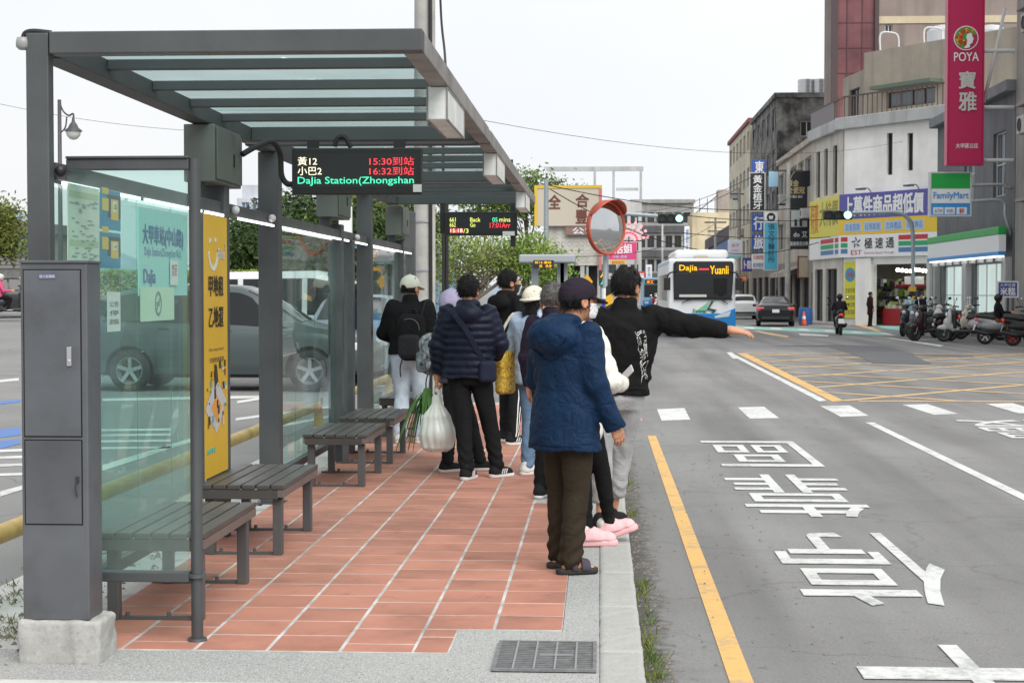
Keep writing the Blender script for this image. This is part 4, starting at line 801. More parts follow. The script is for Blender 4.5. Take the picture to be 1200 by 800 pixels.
        for sd in 'LR':
            d = (Vector(j['wr' + sd]) - Vector(j['el' + sd])).normalized(); c = np.array(j['wr' + sd]); hf = hand_sdf(j['wr' + sd], d, (1, 0, 0), .6, 1); ex.append(surf_nets(hf, hf.lo, hf.hi, .012))
    body = fmesh('person', fb, lo, hi, max(h * 1.5, .016), SKIN, None, M, ex); tag(body, label, 'person', group)
    ctx = dict(M=M, j=j, s=s, body=body, hm=hm)
    fm = lambda nm, f, lo_, hi_, hh, m, par=body: fmesh(nm, f, lo_, hi_, hh, m, par, M)
    # ---- trousers
    if bottom:
        m, hem, wl, taper = bottom['m'], bottom.get('hem', .06), bottom.get('w', 1.0), bottom.get('taper', 1.0); fold = bottom.get('fold', .006)
        def ft(P):
            Q = sh(P); o = stack(Q, ((.78, .15 * girth, .11 * girth, -.005), (.86, .17 * girth, .125 * girth, -.012), (.95, .16 * girth, .115 * girth, -.005), (1.03, .15 * girth, .11 * girth, 0)))
            for sd in 'LR':
                a, b, c = j['hip' + sd], j['knee' + sd], j['ank' + sd]; l = np.minimum(rcone(P, a, b, .086 * wl * girth, .068 * wl), rcone(P, b, c, .068 * wl, .058 * wl * taper)); o = smin(o, l, .03)
            z = P[:, 2]; low = np.clip((.42 - z) / .3, 0, 1)
            o = o + fold * .7 * wob(P, 26, seed, (1, 1, .7)) + fold * .8 * np.exp(-(wob(P, 17, seed + 31, (1, 1, .6)) / .16) ** 2) + fold * .9 * low * np.sin(z * 75 + 3 * np.sin(P[:, 0] * 30) + 2 * np.sin(P[:, 1] * 24 + seed))
            return np.maximum(o, hem - z)
        ks = [j[k + sd] for k in ('hip', 'knee', 'ank') for sd in 'LR']; lo_ = np.array(ks).min(0) - .17; hi_ = np.array(ks).max(0) + .17; lo_[2] = max(hem - .03, lo_[2])
        tr = fm('trousers', ft, lo_, hi_, h, m); ctx['trousers'] = tr
    # ---- jacket / coat
    if top:
        m, hem = top['m'], top.get('hem', .85); g = girth * top.get('g', 1.0); ar = top.get('arm', 1.0); q = top.get('quilt', 0); qa = top.get('qa', .012); fl = top.get('flare', 1.0); cr = top.get('cuff', .045)
        tp = [(hem - .05, .185 * g * fl, .135 * g * fl, -.01), (.9, .182 * g * (1 + fl) / 2, .128 * g * (1 + fl) / 2, -.008), (1.05, .178 * g, .122 * g, 0), (1.22, .195 * g, .13 * g, 0), (1.33, .198 * g, .125 * g, -.002), (1.39, .165 * g, .105 * g, -.008), (1.43, .095, .085, -.012), (1.50, .066 + top.get('collar', 0), .072 + top.get('collar', 0), -.008), (1.52, .06, .066, -.006)]
        tp = [t for t in tp if t[0] >= hem - .051] if hem < .95 else tp[1:]
        def fj(P):
            Q = sh(P); o = stack(Q, tp)
            if q: o = o - qa * (np.abs(np.sin(Q[:, 2] * math.pi / q)) - .5) * np.clip((1.42 - Q[:, 2]) * 20, 0, 1)
            for sd in 'LR':
                a, b, c = (np.array(j[k + sd], float) for k in ('sh', 'el', 'wr')); c2 = c - (c - b) / max(np.linalg.norm(c - b), 1e-6) * (.015 - top.get('slv', 0))
                l1 = rcone(P, a, b, .075 * ar, .062 * ar); l2 = rcone(P, b, c2, .062 * ar, cr * (1.1 if not top.get('elastic') else 1.0))
                l = smin(l1, l2, .03)
                if q: t1 = hpar(P, a, b) * np.linalg.norm(b - a); t2 = hpar(P, b, c) * np.linalg.norm(c - b) + np.linalg.norm(b - a); t = np.where(l1 < l2, t1, t2); l = l - qa * (np.abs(np.sin(t * math.pi / q)) - .5)
                l = np.maximum(l, (P - c2) @ ((c - b) / max(np.linalg.norm(c - b), 1e-6))); o = smin(o, l, .035)
            if top.get('hood'):
                k = top['hood']; o = smin(o, ell(Q, (0, -.12, 1.415 - .035 * k), (.15 * k, .085 * k, .095 * k)), .012); o = smin(o, ell(Q, (0, -.02, 1.47), (.105, .11, .055)), .025); o = smax(o, -ell(Q, (0, .0, 1.56), (.085, .105, .085)), .02)
            f_ = top.get('fold', .006); o = o + f_ * .8 * wob(P, 19, seed + 5, (1, 1, 1.3)) + f_ * .4 * wob(P, 48, seed + 9, (.7, .7, 1.2)); cr_ = top.get('crease', .006)
            o = o + cr_ * np.exp(-(wob(P, 15, seed + 21, (1.2, 1.2, .8)) / .14) ** 2) + cr_ * .5 * np.exp(-(wob(P, 34, seed + 22, (1.1, 1.1, .9)) / .2) ** 2)
            return np.maximum(o, hem + dz - P[:, 2] + .006 * np.sin(P[:, 0] * 22 + seed))
        ks = [j[k + sd] for k in ('sh', 'el', 'wr') for sd in 'LR'] + [(0, -.14, hem + dz), (0, .1, 1.5 + dz)]; lo_ = np.array(ks).min(0) - .19; hi_ = np.array(ks).max(0) + .15; lo_[2] = min(lo_[2], hem + dz - .03)
        if top.get('skirtlow'): lo_[2] = hem + dz - .03
        jk = fm(top.get('name', 'jacket'), fj, lo_, hi_, h, m); ctx['jacket'] = jk; ctx['fj'] = fj
        if top.get('cuffm'):
            def fc(P):
                o = None
                for sd in 'LR':
                    b, c = np.array(j['el' + sd]), np.array(j['wr' + sd]); d = (c - b) / np.linalg.norm(c - b); v = np.maximum(rcone(P, c - d * .06, c + d * .02, cr * 1.06, cr * .9), np.abs((P - (c - d * .02)) @ d) - .03); o = v if o is None else np.minimum(o, v)
                return o
            fm('cuffs', fc, lo_, hi_, h, top['cuffm'])
    # ---- shoes
    if shoes:
        for sd in 'LR':
            a = Vector(j['ank' + sd]); fd = R(j['fd' + sd]); fp = R(j['fp' + sd]); A = Matrix.Translation((a.x, a.y, a.z - .085)) @ Matrix.Rotation(-fd, 4, 'Z') @ Matrix.Translation((0, -.07, 0)) @ Matrix.Rotation(fp, 4, 'X') @ Matrix.Translation((0, .07, 0)) @ Matrix.Scale(shoes.get('s', 1), 4); Am = M @ A
            kind = shoes.get('kind', 'sneaker')
            def plan(P, r0=.040, r1=.046): # sole outline
                return rcone(np.stack([P[:, 0], P[:, 1], 0 * P[:, 0]], 1), (0, -.045, 0), (0, .125, 0), r0, r1)
            sol = lambda P: smax(plan(P), np.abs(P[:, 2] - .017) - .017, .006)
            if kind == 'sandal':
                up = lambda P: np.minimum(np.maximum(np.abs(np.minimum(rcone(P, (0, .05, .04), (0, .12, .03), .05, .043), 9)) - .006, np.maximum(np.abs(P[:, 1] - .085) - .028, .02 - P[:, 2])), np.maximum(np.abs(rcone(P, (0, -.01, .06), (0, .03, .05), .05, .05)) - .006, np.maximum(np.abs(P[:, 1] + P[:, 2] * .4 - .03) - .02, .02 - P[:, 2])))
            elif kind == 'slipper':
                up = lambda P: np.maximum(np.maximum(smin(rcone(P, (0, .0, .045), (0, .115, .03), .05, .047), rcone(P, (0, -.03, .03), (0, .02, .06), .044, .047), .03) + .003 * np.sin(P[:, 1] * 120) * np.sin(P[:, 0] * 120), .03 - P[:, 2]), -ell(P, (0, -.02, .1), (.033, .055, .05)))
            else:
                up = lambda P: np.maximum(smin(smin(rcone(P, (0, -.035, .045), (0, .12, .035), .043, .040), rcone(P, (0, -.03, .05), (0, -.02, .095), .043, .042), .03), rcone(P, (0, .03, .06), (0, .1, .045), .036, .03), .03), .028 - P[:, 2])
            u = fmesh('shoe', up, (-.08, -.12, 0), (.08, .2, .16), .0075 if h < .015 else .016, shoes['m'], body, Am)
            fmesh('sole', sol, (-.08, -.12, -.01), (.08, .2, .06), .0075 if h < .015 else .016, shoes.get('sole', SOLEW), u, Am)
            if shoes.get('stripe') and h < .015:
                b = MB(Am @ Matrix.Identity(4))
                for k in range(3):
                    for sx in (-1, 1): b.bar((sx * .047, .012 + .022 * k, .035), (sx * .040, .03 + .022 * k, .075), .009, .008, (1, 0, 0))
                b.build('shoe_stripes', shoes['stripe'], u)
            if shoes.get('sock'): fmesh('sock', lambda P: rcone(P, (0, -.01, .05), (0, -.012, .09), .036, .034), (-.08, -.1, 0), (.08, .1, .22), .009, shoes['sock'], body, Am)
    # ---- hair, hats, masks in head space
    hM = M @ hm; HS = max(.008, h * .65); hmm = hairm or HAIRM
    sk = lambda P, e: ell(P, (0, -.014, .03), (.077 + e, .097 + e, .09 + e))
    if hair:
        def fh(P):
            o = sk(P, .014); x, y, z = P.T
            if hair == 'long': o = smin(o, stack(P, ((-.24, .07, .035, -.075), (-.1, .088, .045, -.07), (.03, .08, .06, -.03))), .03)
            if hair == 'bun': o = smin(o, ell(P, (0, -.12, .03), (.04, .035, .04)), .01)
            o = o + .005 * wob(P, 150, seed + 2, (1, 1, .45)) + .006 * wob(P, 55, seed + 3)
            face = np.maximum(y - .045 + .0 * z, z - .075); face2 = y - (.035 + .55 * np.maximum(z, 0) + .15 * np.minimum(z, 0))
            o = np.maximum(o, face2)
            if hair == 'short': o = np.maximum(o, -(z + .062 + .25 * np.minimum(y, 0) + .55 * np.maximum(y + .02, 0) * -1)); o = smax(o, -ell(P, (.088, .0, -.012), (.02, .03, .036)), .004); o = smax(o, -ell(P, (-.088, .0, -.012), (.02, .03, .036)), .004)
            return o
        ho = fmesh('hair', fh, (-.14, -.2, -.28 if hair == 'long' else -.13), (.14, .14, .16), HS, hmm, body, hM)
        if h < .0155: strands(ho, 1500, s, seed, hair, (hM @ Vector((0, 0, -.005))).z if hat else 99)
    if hat:
        hk = hat['kind']
        def fhat(P):
            x, y, z = P.T; o = np.maximum(sk(P, .019), .010 + .12 * y - z)
            if hk == 'cap':
                br = np.maximum(np.abs(z - .018 + .35 * np.maximum(y - .08, 0) ** 1 + 8 * x * x * .12) - .006, np.sqrt((x / .085) ** 2 + ((y - .085) / .095) ** 2) * .085 - .085); br = np.maximum(br, .05 - y); o = np.minimum(o, br)
                o = np.minimum(o, ell(P, (0, -.014, .146), (.009, .009, .005)))
                if hat.get('gap'): o = np.maximum(o, -ell(P, (0, -.115, .0), (.035, .05, .032)))
            if hk == 'bucket':
                r2 = np.sqrt(x * x + (y + .01) ** 2); br = np.maximum(np.abs(z - .03 + .35 * (r2 - .09)) - .006, r2 - .138); br = np.maximum(br, .07 - r2); o = np.minimum(o, br)
            if hk == 'beanie': o = np.maximum(sk(P, .024), -.03 + .25 * y - z) + .002 * np.sin(z * 300)
            if hk == 'hoodup': o = smin(ell(P, (0, -.025, .01), (.112, .128, .145)), ell(P, (0, -.03, -.12), (.11, .1, .08)), .05) + .004 * wob(P, 30, seed); o = np.maximum(o, -ell(P, (0, .12, -.0), (.075, .1, .105)))
            if hk == 'helmet': o = np.maximum(np.maximum(sk(P, .042), -.065 + .3 * y - z), -ell(P, (0, .15, -.02), (.09, .1, .055)))
            return o
        o = fmesh({'cap': 'cap', 'bucket': 'sun_hat', 'beanie': 'knit_cap', 'hoodup': 'hood', 'helmet': 'helmet'}[hk], fhat, (-.2, -.2, -.22), (.2, .23, .2), HS * .85, hat['m'], body, hM)
        if hat.get('label'): o['label'] = hat['label']
        ctx['hat'] = o
    if mask:
        fmesh('face_mask', lambda P: np.maximum(np.maximum(np.abs(head_parts(P) - .007) - .003, P[:, 2] + .012), np.maximum(.03 - P[:, 1], -.105 - P[:, 2])), (-.1, .0, -.13), (.1, .15, .02), .006 if h < .015 else .014, mask, body, hM)
    return ctx
def back_pt(ctx, x, z, lift=.0, front=False):
    """point on the clothed surface of the back (local coordinates), found by bisection"""
    f = ctx['fj']; a, b = (-.45, 0.0) if not front else (.45, 0.0)
    for _ in range(22):
        m = (a + b) / 2
        if f(np.array([[x, m, z]]))[0] > 0: a = m
        else: b = m
    return Vector((x, a + (-lift if not front else lift), z))
def strap_on(ctx, pts, w, m, name, parent, lift=.006, front=False, th=.006):
    P = [back_pt(ctx, x, z, lift, front) for x, z in pts]; b = MB(ctx['M'])
    for a, c in zip(P[:-1], P[1:]): b.bar(a, c + (c - a) * .06, w, th, (0, -1, 0))
    return b.build(name, m, parent)
def wrap(o, target, off=.003):
    sw = o.modifiers.new('wrap', 'SHRINKWRAP'); sw.target = target; sw.wrap_method = 'NEAREST_SURFACEPOINT'; sw.wrap_mode = 'ABOVE_SURFACE'; sw.offset = off; return o
def backpack(ctx, label, m, m2, c=(0, -.24, 1.17), hs=(.15, .10, .22), strapm=None, seed=2):
    o = tag(empty('backpack', ctx['M'] @ Vector(c)), label, 'backpack'); M = ctx['M']; cx, cy, cz = c; f = lambda P: rbox(P, c, hs, .098) + .012 * wob(P, 22, seed); g = lambda P: rbox(P, (cx, cy - hs[1] * .85, cz - hs[2] * .35), (hs[0] * .75, .05, hs[2] * .5), .045) + .004 * wob(P, 30, seed + 1)
    L_ = np.array(c) - np.array(hs) - .05; U_ = np.array(c) + np.array(hs) + .05
    fmesh('bag_body', f, L_, U_, .012, m, o, M); fmesh('front_pocket', g, L_ - (0, .05, 0), U_, .012, m2, o, M)
    b = MB(M); b.tube(spline([(cx - .03, cy + .05, cz + hs[2] - .01), (cx - .025, cy + .05, cz + hs[2] + .04), (cx + .025, cy + .05, cz + hs[2] + .04), (cx + .03, cy + .05, cz + hs[2] - .01)]), .008, 6); b.build('top_handle', strapm or m2, o, smooth=True)
    b = MB(M)
    for sx in (-1, 1): b.tube(spline([(cx + sx * .07, cy + .08, cz + hs[2] - .02), (cx + sx * .1, -.06, 1.45), (cx + sx * .12, .07, 1.42), (cx + sx * .14, .13, 1.25), (cx + sx * .19, 0.02, 1.03), (cx + sx * .13, cy + .07, cz - hs[2] + .04)]), .014, 6)
    b.build('shoulder_strap', strapm or m2, o, smooth=True); b = MB(M); b.tube(spline([(cx - .1, cy, cz - hs[2] + .03), (cx - .12, cy - .02, cz - hs[2] - .06), (cx - .115, cy - .02, cz - hs[2] - .16)]), .007, 5); b.build('loose_strap', strapm or m2, o, smooth=True)
    b = MB(M); b.tube(spline([(cx - hs[0] * .75, cy - hs[1] * .75, cz - .02), (cx - hs[0] * .6, cy - hs[1] * .86, cz + hs[2] * .6), (cx, cy - hs[1] * .9, cz + hs[2] * .8), (cx + hs[0] * .6, cy - hs[1] * .86, cz + hs[2] * .6), (cx + hs[0] * .75, cy - hs[1] * .75, cz - .02)]), .004, 5); b.build('zip', mat('zip_grey', (.12, .12, .12), .4), o, smooth=True)
    return o
BLKC = cloth('black_cloth', (.011, .011, .012)); BLKJ = cloth('black_fleece', (.010, .0095, .010), bump=.3, bscale=300); NAVY = cloth('navy_coat', '#162d49', .6, bump=.2, bscale=60, wrinkle=.5); PUFN = mat('navy_puffer', '#191d2e', .45, var=.12, vscale=6, bump=.12, bscale=70, spec=.15, wrinkle=.2)
WPUF = mat('white_puffer', '#dcdad2', .55, var=.06, vscale=5); BRN = cloth('brown_twill', '#352e25'); GJEAN = cloth('grey_denim', '#a9aaac', var=.25); LJEAN = cloth('pale_denim', '#b4bfca', var=.3); BJEAN = cloth('blue_denim', '#5f7791')
LBLUE = cloth('light_blue_knit', '#aebfd6'); LAV = cloth('lavender_fleece', '#a99dba'); CREAM = cloth('cream_cap', '#c9c6ba'); PURP = cloth('aubergine_cap', '#2b2530')
def pl(px, Y, z=SW): p = at(px, 342, Y); return (p.x, Y, z)
# --- the man in the blue parka at the kerb
A = person('person in a navy hooded parka, dark cap and brown trousers, standing at the kerb', pl(664, 9.05), 40, 1.63, 1.12, feet=((655, 664, 8), (668, 672, 30)), J=dict(elR=(.235, -.01, 1.1), wrR=(.275, .09, .88), elL=(-.26, .02, 1.1), wrL=(-.2, .2, .95), head=(.055, .05, 1.575), neck=(.03, .01, 1.44)), head=(22, 0), top=dict(m=NAVY, hem=.71, g=1.08, flare=1.1, hood=1.25, arm=1.1, cuff=.06, fold=.007, crease=.008, slv=.06, name='parka', skirtlow=1), bottom=dict(m=BRN, w=1.12, taper=1.05, hem=.035, fold=.008), shoes=dict(m=cloth('sandal_grey', '#4a4650'), kind='sandal', sole=SOLEK), hair='short', hat=dict(kind='cap', m=PURP), mask=mat('white_mask', (.75, .75, .75), .7), seed=11, h=.0115)
strap_on(A, [(-.16, 1.36), (-.12, 1.30), (-.05, 1.27), (.03, 1.27), (.1, 1.30), (.15, 1.36)], .008, cloth('navy_seam', '#16263f'), 'hood_seam', A['jacket'], .002)
strap_on(A, [(-.2 + .04 * k, .745) for k in range(11)], .005, cloth('navy_seam', '#16263f'), 'hem_seam', A['jacket'], .001)
strap_on(A, [(-.17 + .034 * k, 1.262 - .03 * math.cos(k * .63 - 3.14)) for k in range(11)], .005, cloth('navy_seam', '#16263f'), 'yoke_seam', A['jacket'], .001)
# --- the woman in the white puffer
B = person('person in a white puffer jacket, black trousers and pink slippers behind the parka', pl(680, 10.0), 55, 1.57, 1.0, feet=((688, 639, 28), (715, 634, 30)), J=dict(elR=(.29, .04, 1.1), wrR=(.15, .24, 1.08), fpR=18, head=(-.1, .03, 1.575), neck=(-.05, 0, 1.44)), head=(-10, 0), top=dict(m=WPUF, hem=.67, g=1.06, quilt=.14, qa=.016, arm=1.12, crease=.010, hood=1.0, flare=.95, cuff=.05, name='puffer_jacket', skirtlow=1), bottom=dict(m=BLKC, w=.86, taper=.8, hem=.1), shoes=dict(m=mat('pink_knit', '#e7b8bb', .8, bump=.3, bscale=120), kind='slipper', s=1.22, sole=mat('pink_sole', '#e3aeb2', .6), sock=SOLEW), hair='long', hairm=mat('auburn_hair', '#54301f', .45, var=.3, vscale=40, bump=.4, bscale=160), seed=12)
b = MB(); b.box(-.035, .035, -.005, .005, -.075, .075); ph = b.build('phone', mat('phone_case', (.5, .5, .52), .3), bev=.006); ph.matrix_world = B['M'] @ Matrix.Translation((.1, .30, 1.13)) @ Matrix.Rotation(R(-25), 4, 'X') @ Matrix.Rotation(R(40), 4, 'Y'); tag(ph, 'pale phone held up by the person in the white puffer', 'phone')
# --- the man hailing the bus
D = person('person in a black fleece jacket and grey jeans stretching one arm out to the road', pl(721, 10.6), 6, 1.71, 1.1, lean=(.11, .02), feet=((704, 624, 15), (718, 616, 25)), J=dict(shR=(.19, .0, 1.385), elR=(.49, .03, 1.335), wrR=(.735, .06, 1.305), elL=(-.23, .06, 1.12), wrL=(-.08, .24, 1.08)), head=(28, 0), top=dict(m=BLKJ, hem=.885, g=1.12, arm=1.2, cuff=.052, collar=.012, fold=.009, crease=.010, elastic=1), bottom=dict(m=GJEAN, w=1.14, taper=.9, hem=.19, fold=.009), shoes=dict(m=SHB), hair='short', hands=(.3, .28), hn={'R': (0, .3, -1)}, seed=13, h=.0115)
for k, ss in enumerate(('INDUSTRIAL', 'BORDERLESS', 'STREET LINE')):
    o = text(ss, D['M'] @ frame((.195 + .023 * k, -.13 + .012 * k, 1.12), (.22, .1, -1), (.93, .33, .22)), -.19, .14, -.0085, .0085, SOLEW, D['jacket'], 'printed_lettering', .02, .01); wrap(o, D['jacket'], .002)
strap_on(D, [(-.2 + .04 * k, .935) for k in range(11)], .006, cloth('rib_black', (.02, .02, .021)), 'hem_rib', D['jacket'], .002)
# --- navy down jacket man with the plastic bag
E_ = person('person in a quilted navy down jacket holding a white plastic bag', pl(549, 13.65), 8, 1.69, 1.1, feet=((547, 562, 10), (583, 559, 40)), J=dict(wrL=(-.285, .03, .86), elL=(-.265, -.02, 1.11), elR=(.27, .02, 1.13), wrR=(.2, .2, 1.0)), head=(8, 3), top=dict(m=PUFN, hem=.84, g=1.15, quilt=.062, qa=.014, arm=1.12, hood=.95, name='down_jacket', fold=.004, crease=.004), bottom=dict(m=BLKC, w=1.12, taper=.95, hem=.07, fold=.008), shoes=dict(m=SHB, stripe=SOLEW), hands=(1.1, .5), seed=14, h=.0125)
bag = tag(empty('sling_bag', E_['M'] @ Vector((.2, -.17, .9))), 'navy sling bag worn across the back of the down jacket', 'bag')
strap_on(E_, [(-.1, 1.42), (-.06, 1.36), (0, 1.28), (.05, 1.2), (.1, 1.1), (.15, 1.0), (.175, .95)], .045, cloth('navy_strap', (.02, .024, .045)), 'strap', bag, .012)
fmesh('pouch', lambda P: rbox(P, (.19, -.13, .9), (.075, .04, .09), .03, .5) + .004 * wob(P, 30, 3), (.05, -.26, .75), (.33, 0, 1.05), .01, cloth('navy_strap', (.02, .024, .045)), bag, E_['M'])
hw = E_['M'] @ Vector((-.29, .05, .77))
PBAG = bpy.data.materials.new('thin_white_plastic'); PBAG.use_nodes = True; q = PBAG.node_tree.nodes['Principled BSDF']; q.inputs['Base Color'].default_value = (.72, .74, .70, 1); q.inputs['Roughness'].default_value = .3; q.inputs['Alpha'].default_value = .86; q.inputs['Subsurface Weight'].default_value = .2
Mh = Matrix.Translation(hw); pb = tag(empty('plastic_bag', hw + Vector((0, 0, -.55))), 'full white plastic carrier bag hanging from a hand', 'bag')
fmesh('bag_body', lambda P: smin(stack(P, ((-.56, .09, .06, 0), (-.53, .135, .09, 0), (-.42, .15, .10, 0), (-.26, .12, .08, 0), (-.16, .055, .035, 0), (-.08, .03, .018, 0))), ell(P, (.02, -.01, -.42), (.13, .11, .12)), .04) + .007 * wob(P, 30, 5, (1, 1, .6)) + .004 * np.sin(np.arctan2(P[:, 1], P[:, 0]) * 11 + P[:, 2] * 9), (-.2, -.16, -.62), (.2, .16, -.05), .01, PBAG, pb, Mh)
b = MB(Mh)
for sx in (-1, 1): b.tube(spline([(sx * .018, 0, -.12), (sx * .028, 0, -.06), (sx * .012, 0, -.005), (0, 0, .004)]), .010, 6)
b.build('handles', PBAG, pb, smooth=True)
# --- lavender hood behind him
F_ = person('person in a lavender hood mostly hidden behind the navy down jacket', pl(530, 14.75), 70, 1.56, 1.0, feet=((524, 553, -10), (563, 551, 25)), top=dict(m=cloth('grey_violet', '#5b5468'), hem=.8, g=1.08), bottom=dict(m=BLKC), shoes=dict(m=SHB), hair=None, hat=dict(kind='hoodup', m=LAV), seed=15, h=.014)
CAMO = mat('patterned_black', (.012, .013, .016), .7, var=.9, vscale=16, col2=(.42, .44, .48)); backpack(F_, 'black backpack with white blotches beside the down jacket sleeve', CAMO, CAMO, strapm=BLKC, c=(0, -.22, 1.08), hs=(.15, .1, .21))
# --- pale cap and black backpack
G_ = person('person in a pale baseball cap and black jacket with pale jeans', pl(481, 16.75), 12, 1.72, 1.12, feet=((469, 519, -5), (494, 519, 15)), J=dict(elL=(-.3, .02, 1.12), wrL=(-.17, .2, 1.0), wrR=(.17, .22, 1.0)), head=(22, 0), top=dict(m=BLKC, hem=.9, g=1.15, arm=1.15, collar=.012, fold=.008), bottom=dict(m=LJEAN, w=1.18, taper=1.1, fold=.009, hem=.05), shoes=dict(m=cloth('shoe_white', (.6, .6, .58))), hat=dict(kind='cap', m=CREAM, gap=1), seed=16, h=.014)
backpack(G_, 'black backpack on the person in the pale cap', BLKC, cloth('black_nylon', (.02, .02, .022), .6), c=(.09, -.22, 1.08), hs=(.15, .10, .24))
# --- black hoodie with striped track trousers
K_ = person('person in a black hoodie and black track trousers with white stripes', pl(595, 17.0), 48, 1.78, 1.0, feet=((592, 517, 0), (602, 521, 20)), head=(12, 0), J=dict(wrR=(.2, .2, 1.02), elR=(.25, -.03, 1.12)), top=dict(m=BLKC, hem=.9, g=1.06, hood=1.0, arm=1.05, name='hoodie'), bottom=dict(m=BLKC, w=1.05, taper=.95, hem=.06), shoes=dict(m=SHB, stripe=SOLEW), mask=BLK, seed=17, h=.014)
b = MB(K_['M'])
for dx in (-.016, .016):
    pts = [Vector(K_['j']['hipR']) + Vector((.09, dx, .05)), Vector(K_['j']['kneeR']) + Vector((.075, dx, .0)), Vector(K_['j']['ankR']) + Vector((.062, dx, .0))]
    for a_, c_ in zip(pts[:-1], pts[1:]): 
        for k in range(8): b.bar(a_.lerp(c_, k / 8), a_.lerp(c_, (k + 1) / 8), .004, .012, (0, 1, 0))
o = b.build('side_stripes', SOLEW, K_['trousers']); wrap(o, K_['trousers'], .003)
b = MB(K_['M']); 
for k in range(10): b.bar((-.16 + .034 * k, -.2, .91), (-.16 + .034 * (k + 1), -.2, .91), .004, .014); 
o = b.build('hem_piping', SOLEW, K_['jacket']); wrap(o, K_['jacket'], .003)
# --- sun hat woman with the yellow tote
N_ = person('person in a white sun hat and light blue sweater', pl(626, 13.9), 38, 1.60, 1.0, feet=((618, 556, 10), (634, 555, 25)), J=dict(elL=(-.29, .04, 1.12), wrL=(-.2, .22, 1.03)), head=(10, 6), top=dict(m=LBLUE, hem=.82, g=1.1, arm=1.2, fold=.01, name='sweater'), bottom=dict(m=BJEAN, w=1.0), shoes=dict(m=cloth('shoe_white', (.6, .6, .58))), hair='long', hat=dict(kind='bucket', m=cloth('white_hat', '#d6d0c2')), mask=mat('pink_mask', (.6, .45, .45), .7), seed=18, h=.014)
tb = tag(empty('tote_bag', N_['M'] @ Vector((-.28, -.1, .8))), 'yellow patterned tote bag hanging on the light blue sweater', 'bag')
def yellow_tote():
    fmesh('pouch', lambda P: rbox(P, (-.27, -.09, .92), (.05, .13, .2), .04, .2) + .005 * wob(P, 25, 3), (-.4, -.3, .65), (-.12, .12, 1.2), .011, mat('yellow_print', '#d8b23a', .6, var=.9, vscale=42, col2=(.16, .10, .03)), tb, N_['M'])
    b = MB(N_['M']); b.tube(spline([(-.29, -.16, 1.1), (-.27, -.14, 1.28), (-.2, -.06, 1.455), (-.23, .06, 1.36), (-.28, .02, 1.1)]), .014, 6); b.build('strap', cloth('white_strap', '#ddd6c6'), tb, smooth=True)
yellow_tote()
# --- bare grey head between hat and cap
Q_ = person('person in a dark plum jacket beside the white sun hat', pl(648, 12.2), 30, 1.62, 1.0, top=dict(m=cloth('plum_jacket', '#2b2433'), hem=.85, collar=.012), bottom=dict(m=BLKC), shoes=dict(m=SHB), hair='short', hairm=mat('grey_hair', (.045, .043, .042), .5, var=.6, vscale=60, col2=(.14, .135, .13), bump=.5, bscale=150), seed=19, h=.015)
# leafy greens hanging beside the bag
LEAFG = mat('leek_green', '#4c7a2e', .5, var=.35, vscale=12, rnd=.1); vg = tag(empty('leafy_vegetables', at(493, 480, 14.2)), 'bunch of long green leafy vegetables drooping beside the plastic bag', 'vegetables'); rr = random.Random(5); o0 = at(503, 463, 14.0); o0 = Vector((o0.x, 13.98, o0.z))
for k in range(34):
    a = rr.uniform(-1.9, 1.0) ; L_ = rr.uniform(.2, .42); d = Vector((math.sin(a) * .6 - .1, rr.uniform(-.5, .4), math.cos(a) * .75)); p = o0.copy(); pts = []; v = d * (L_ / 7)
    for i in range(8): pts.append(p.copy()); p = p + v; v = (v + Vector((0, 0, -.022))) * .98
    b = MB(); sd = d.cross(Vector((0, 0, 1))).normalized(); 
    for i in range(7):
        w0 = .02 * math.sin(math.pi * (i + .6) / 8); w1 = .02 * math.sin(math.pi * (i + 1.6) / 8.6); b.quad(pts[i] - sd * w0, pts[i] + sd * w0 + Vector((0, 0, .004)), pts[i + 1] + sd * w1 + Vector((0, 0, .004)), pts[i + 1] - sd * w1)
    b.build('leaf', LEAFG, vg, smooth=True)
b = MB(); b.tube([o0 + Vector((.03, 0, .03)), o0 + Vector((0, 0, -.1)), o0 + Vector((.0, -.03, -.3))], [.02, .03, .012], 8); b.build('stalks', mat('stalk_pale', '#a9bb84', .5), vg, smooth=True)
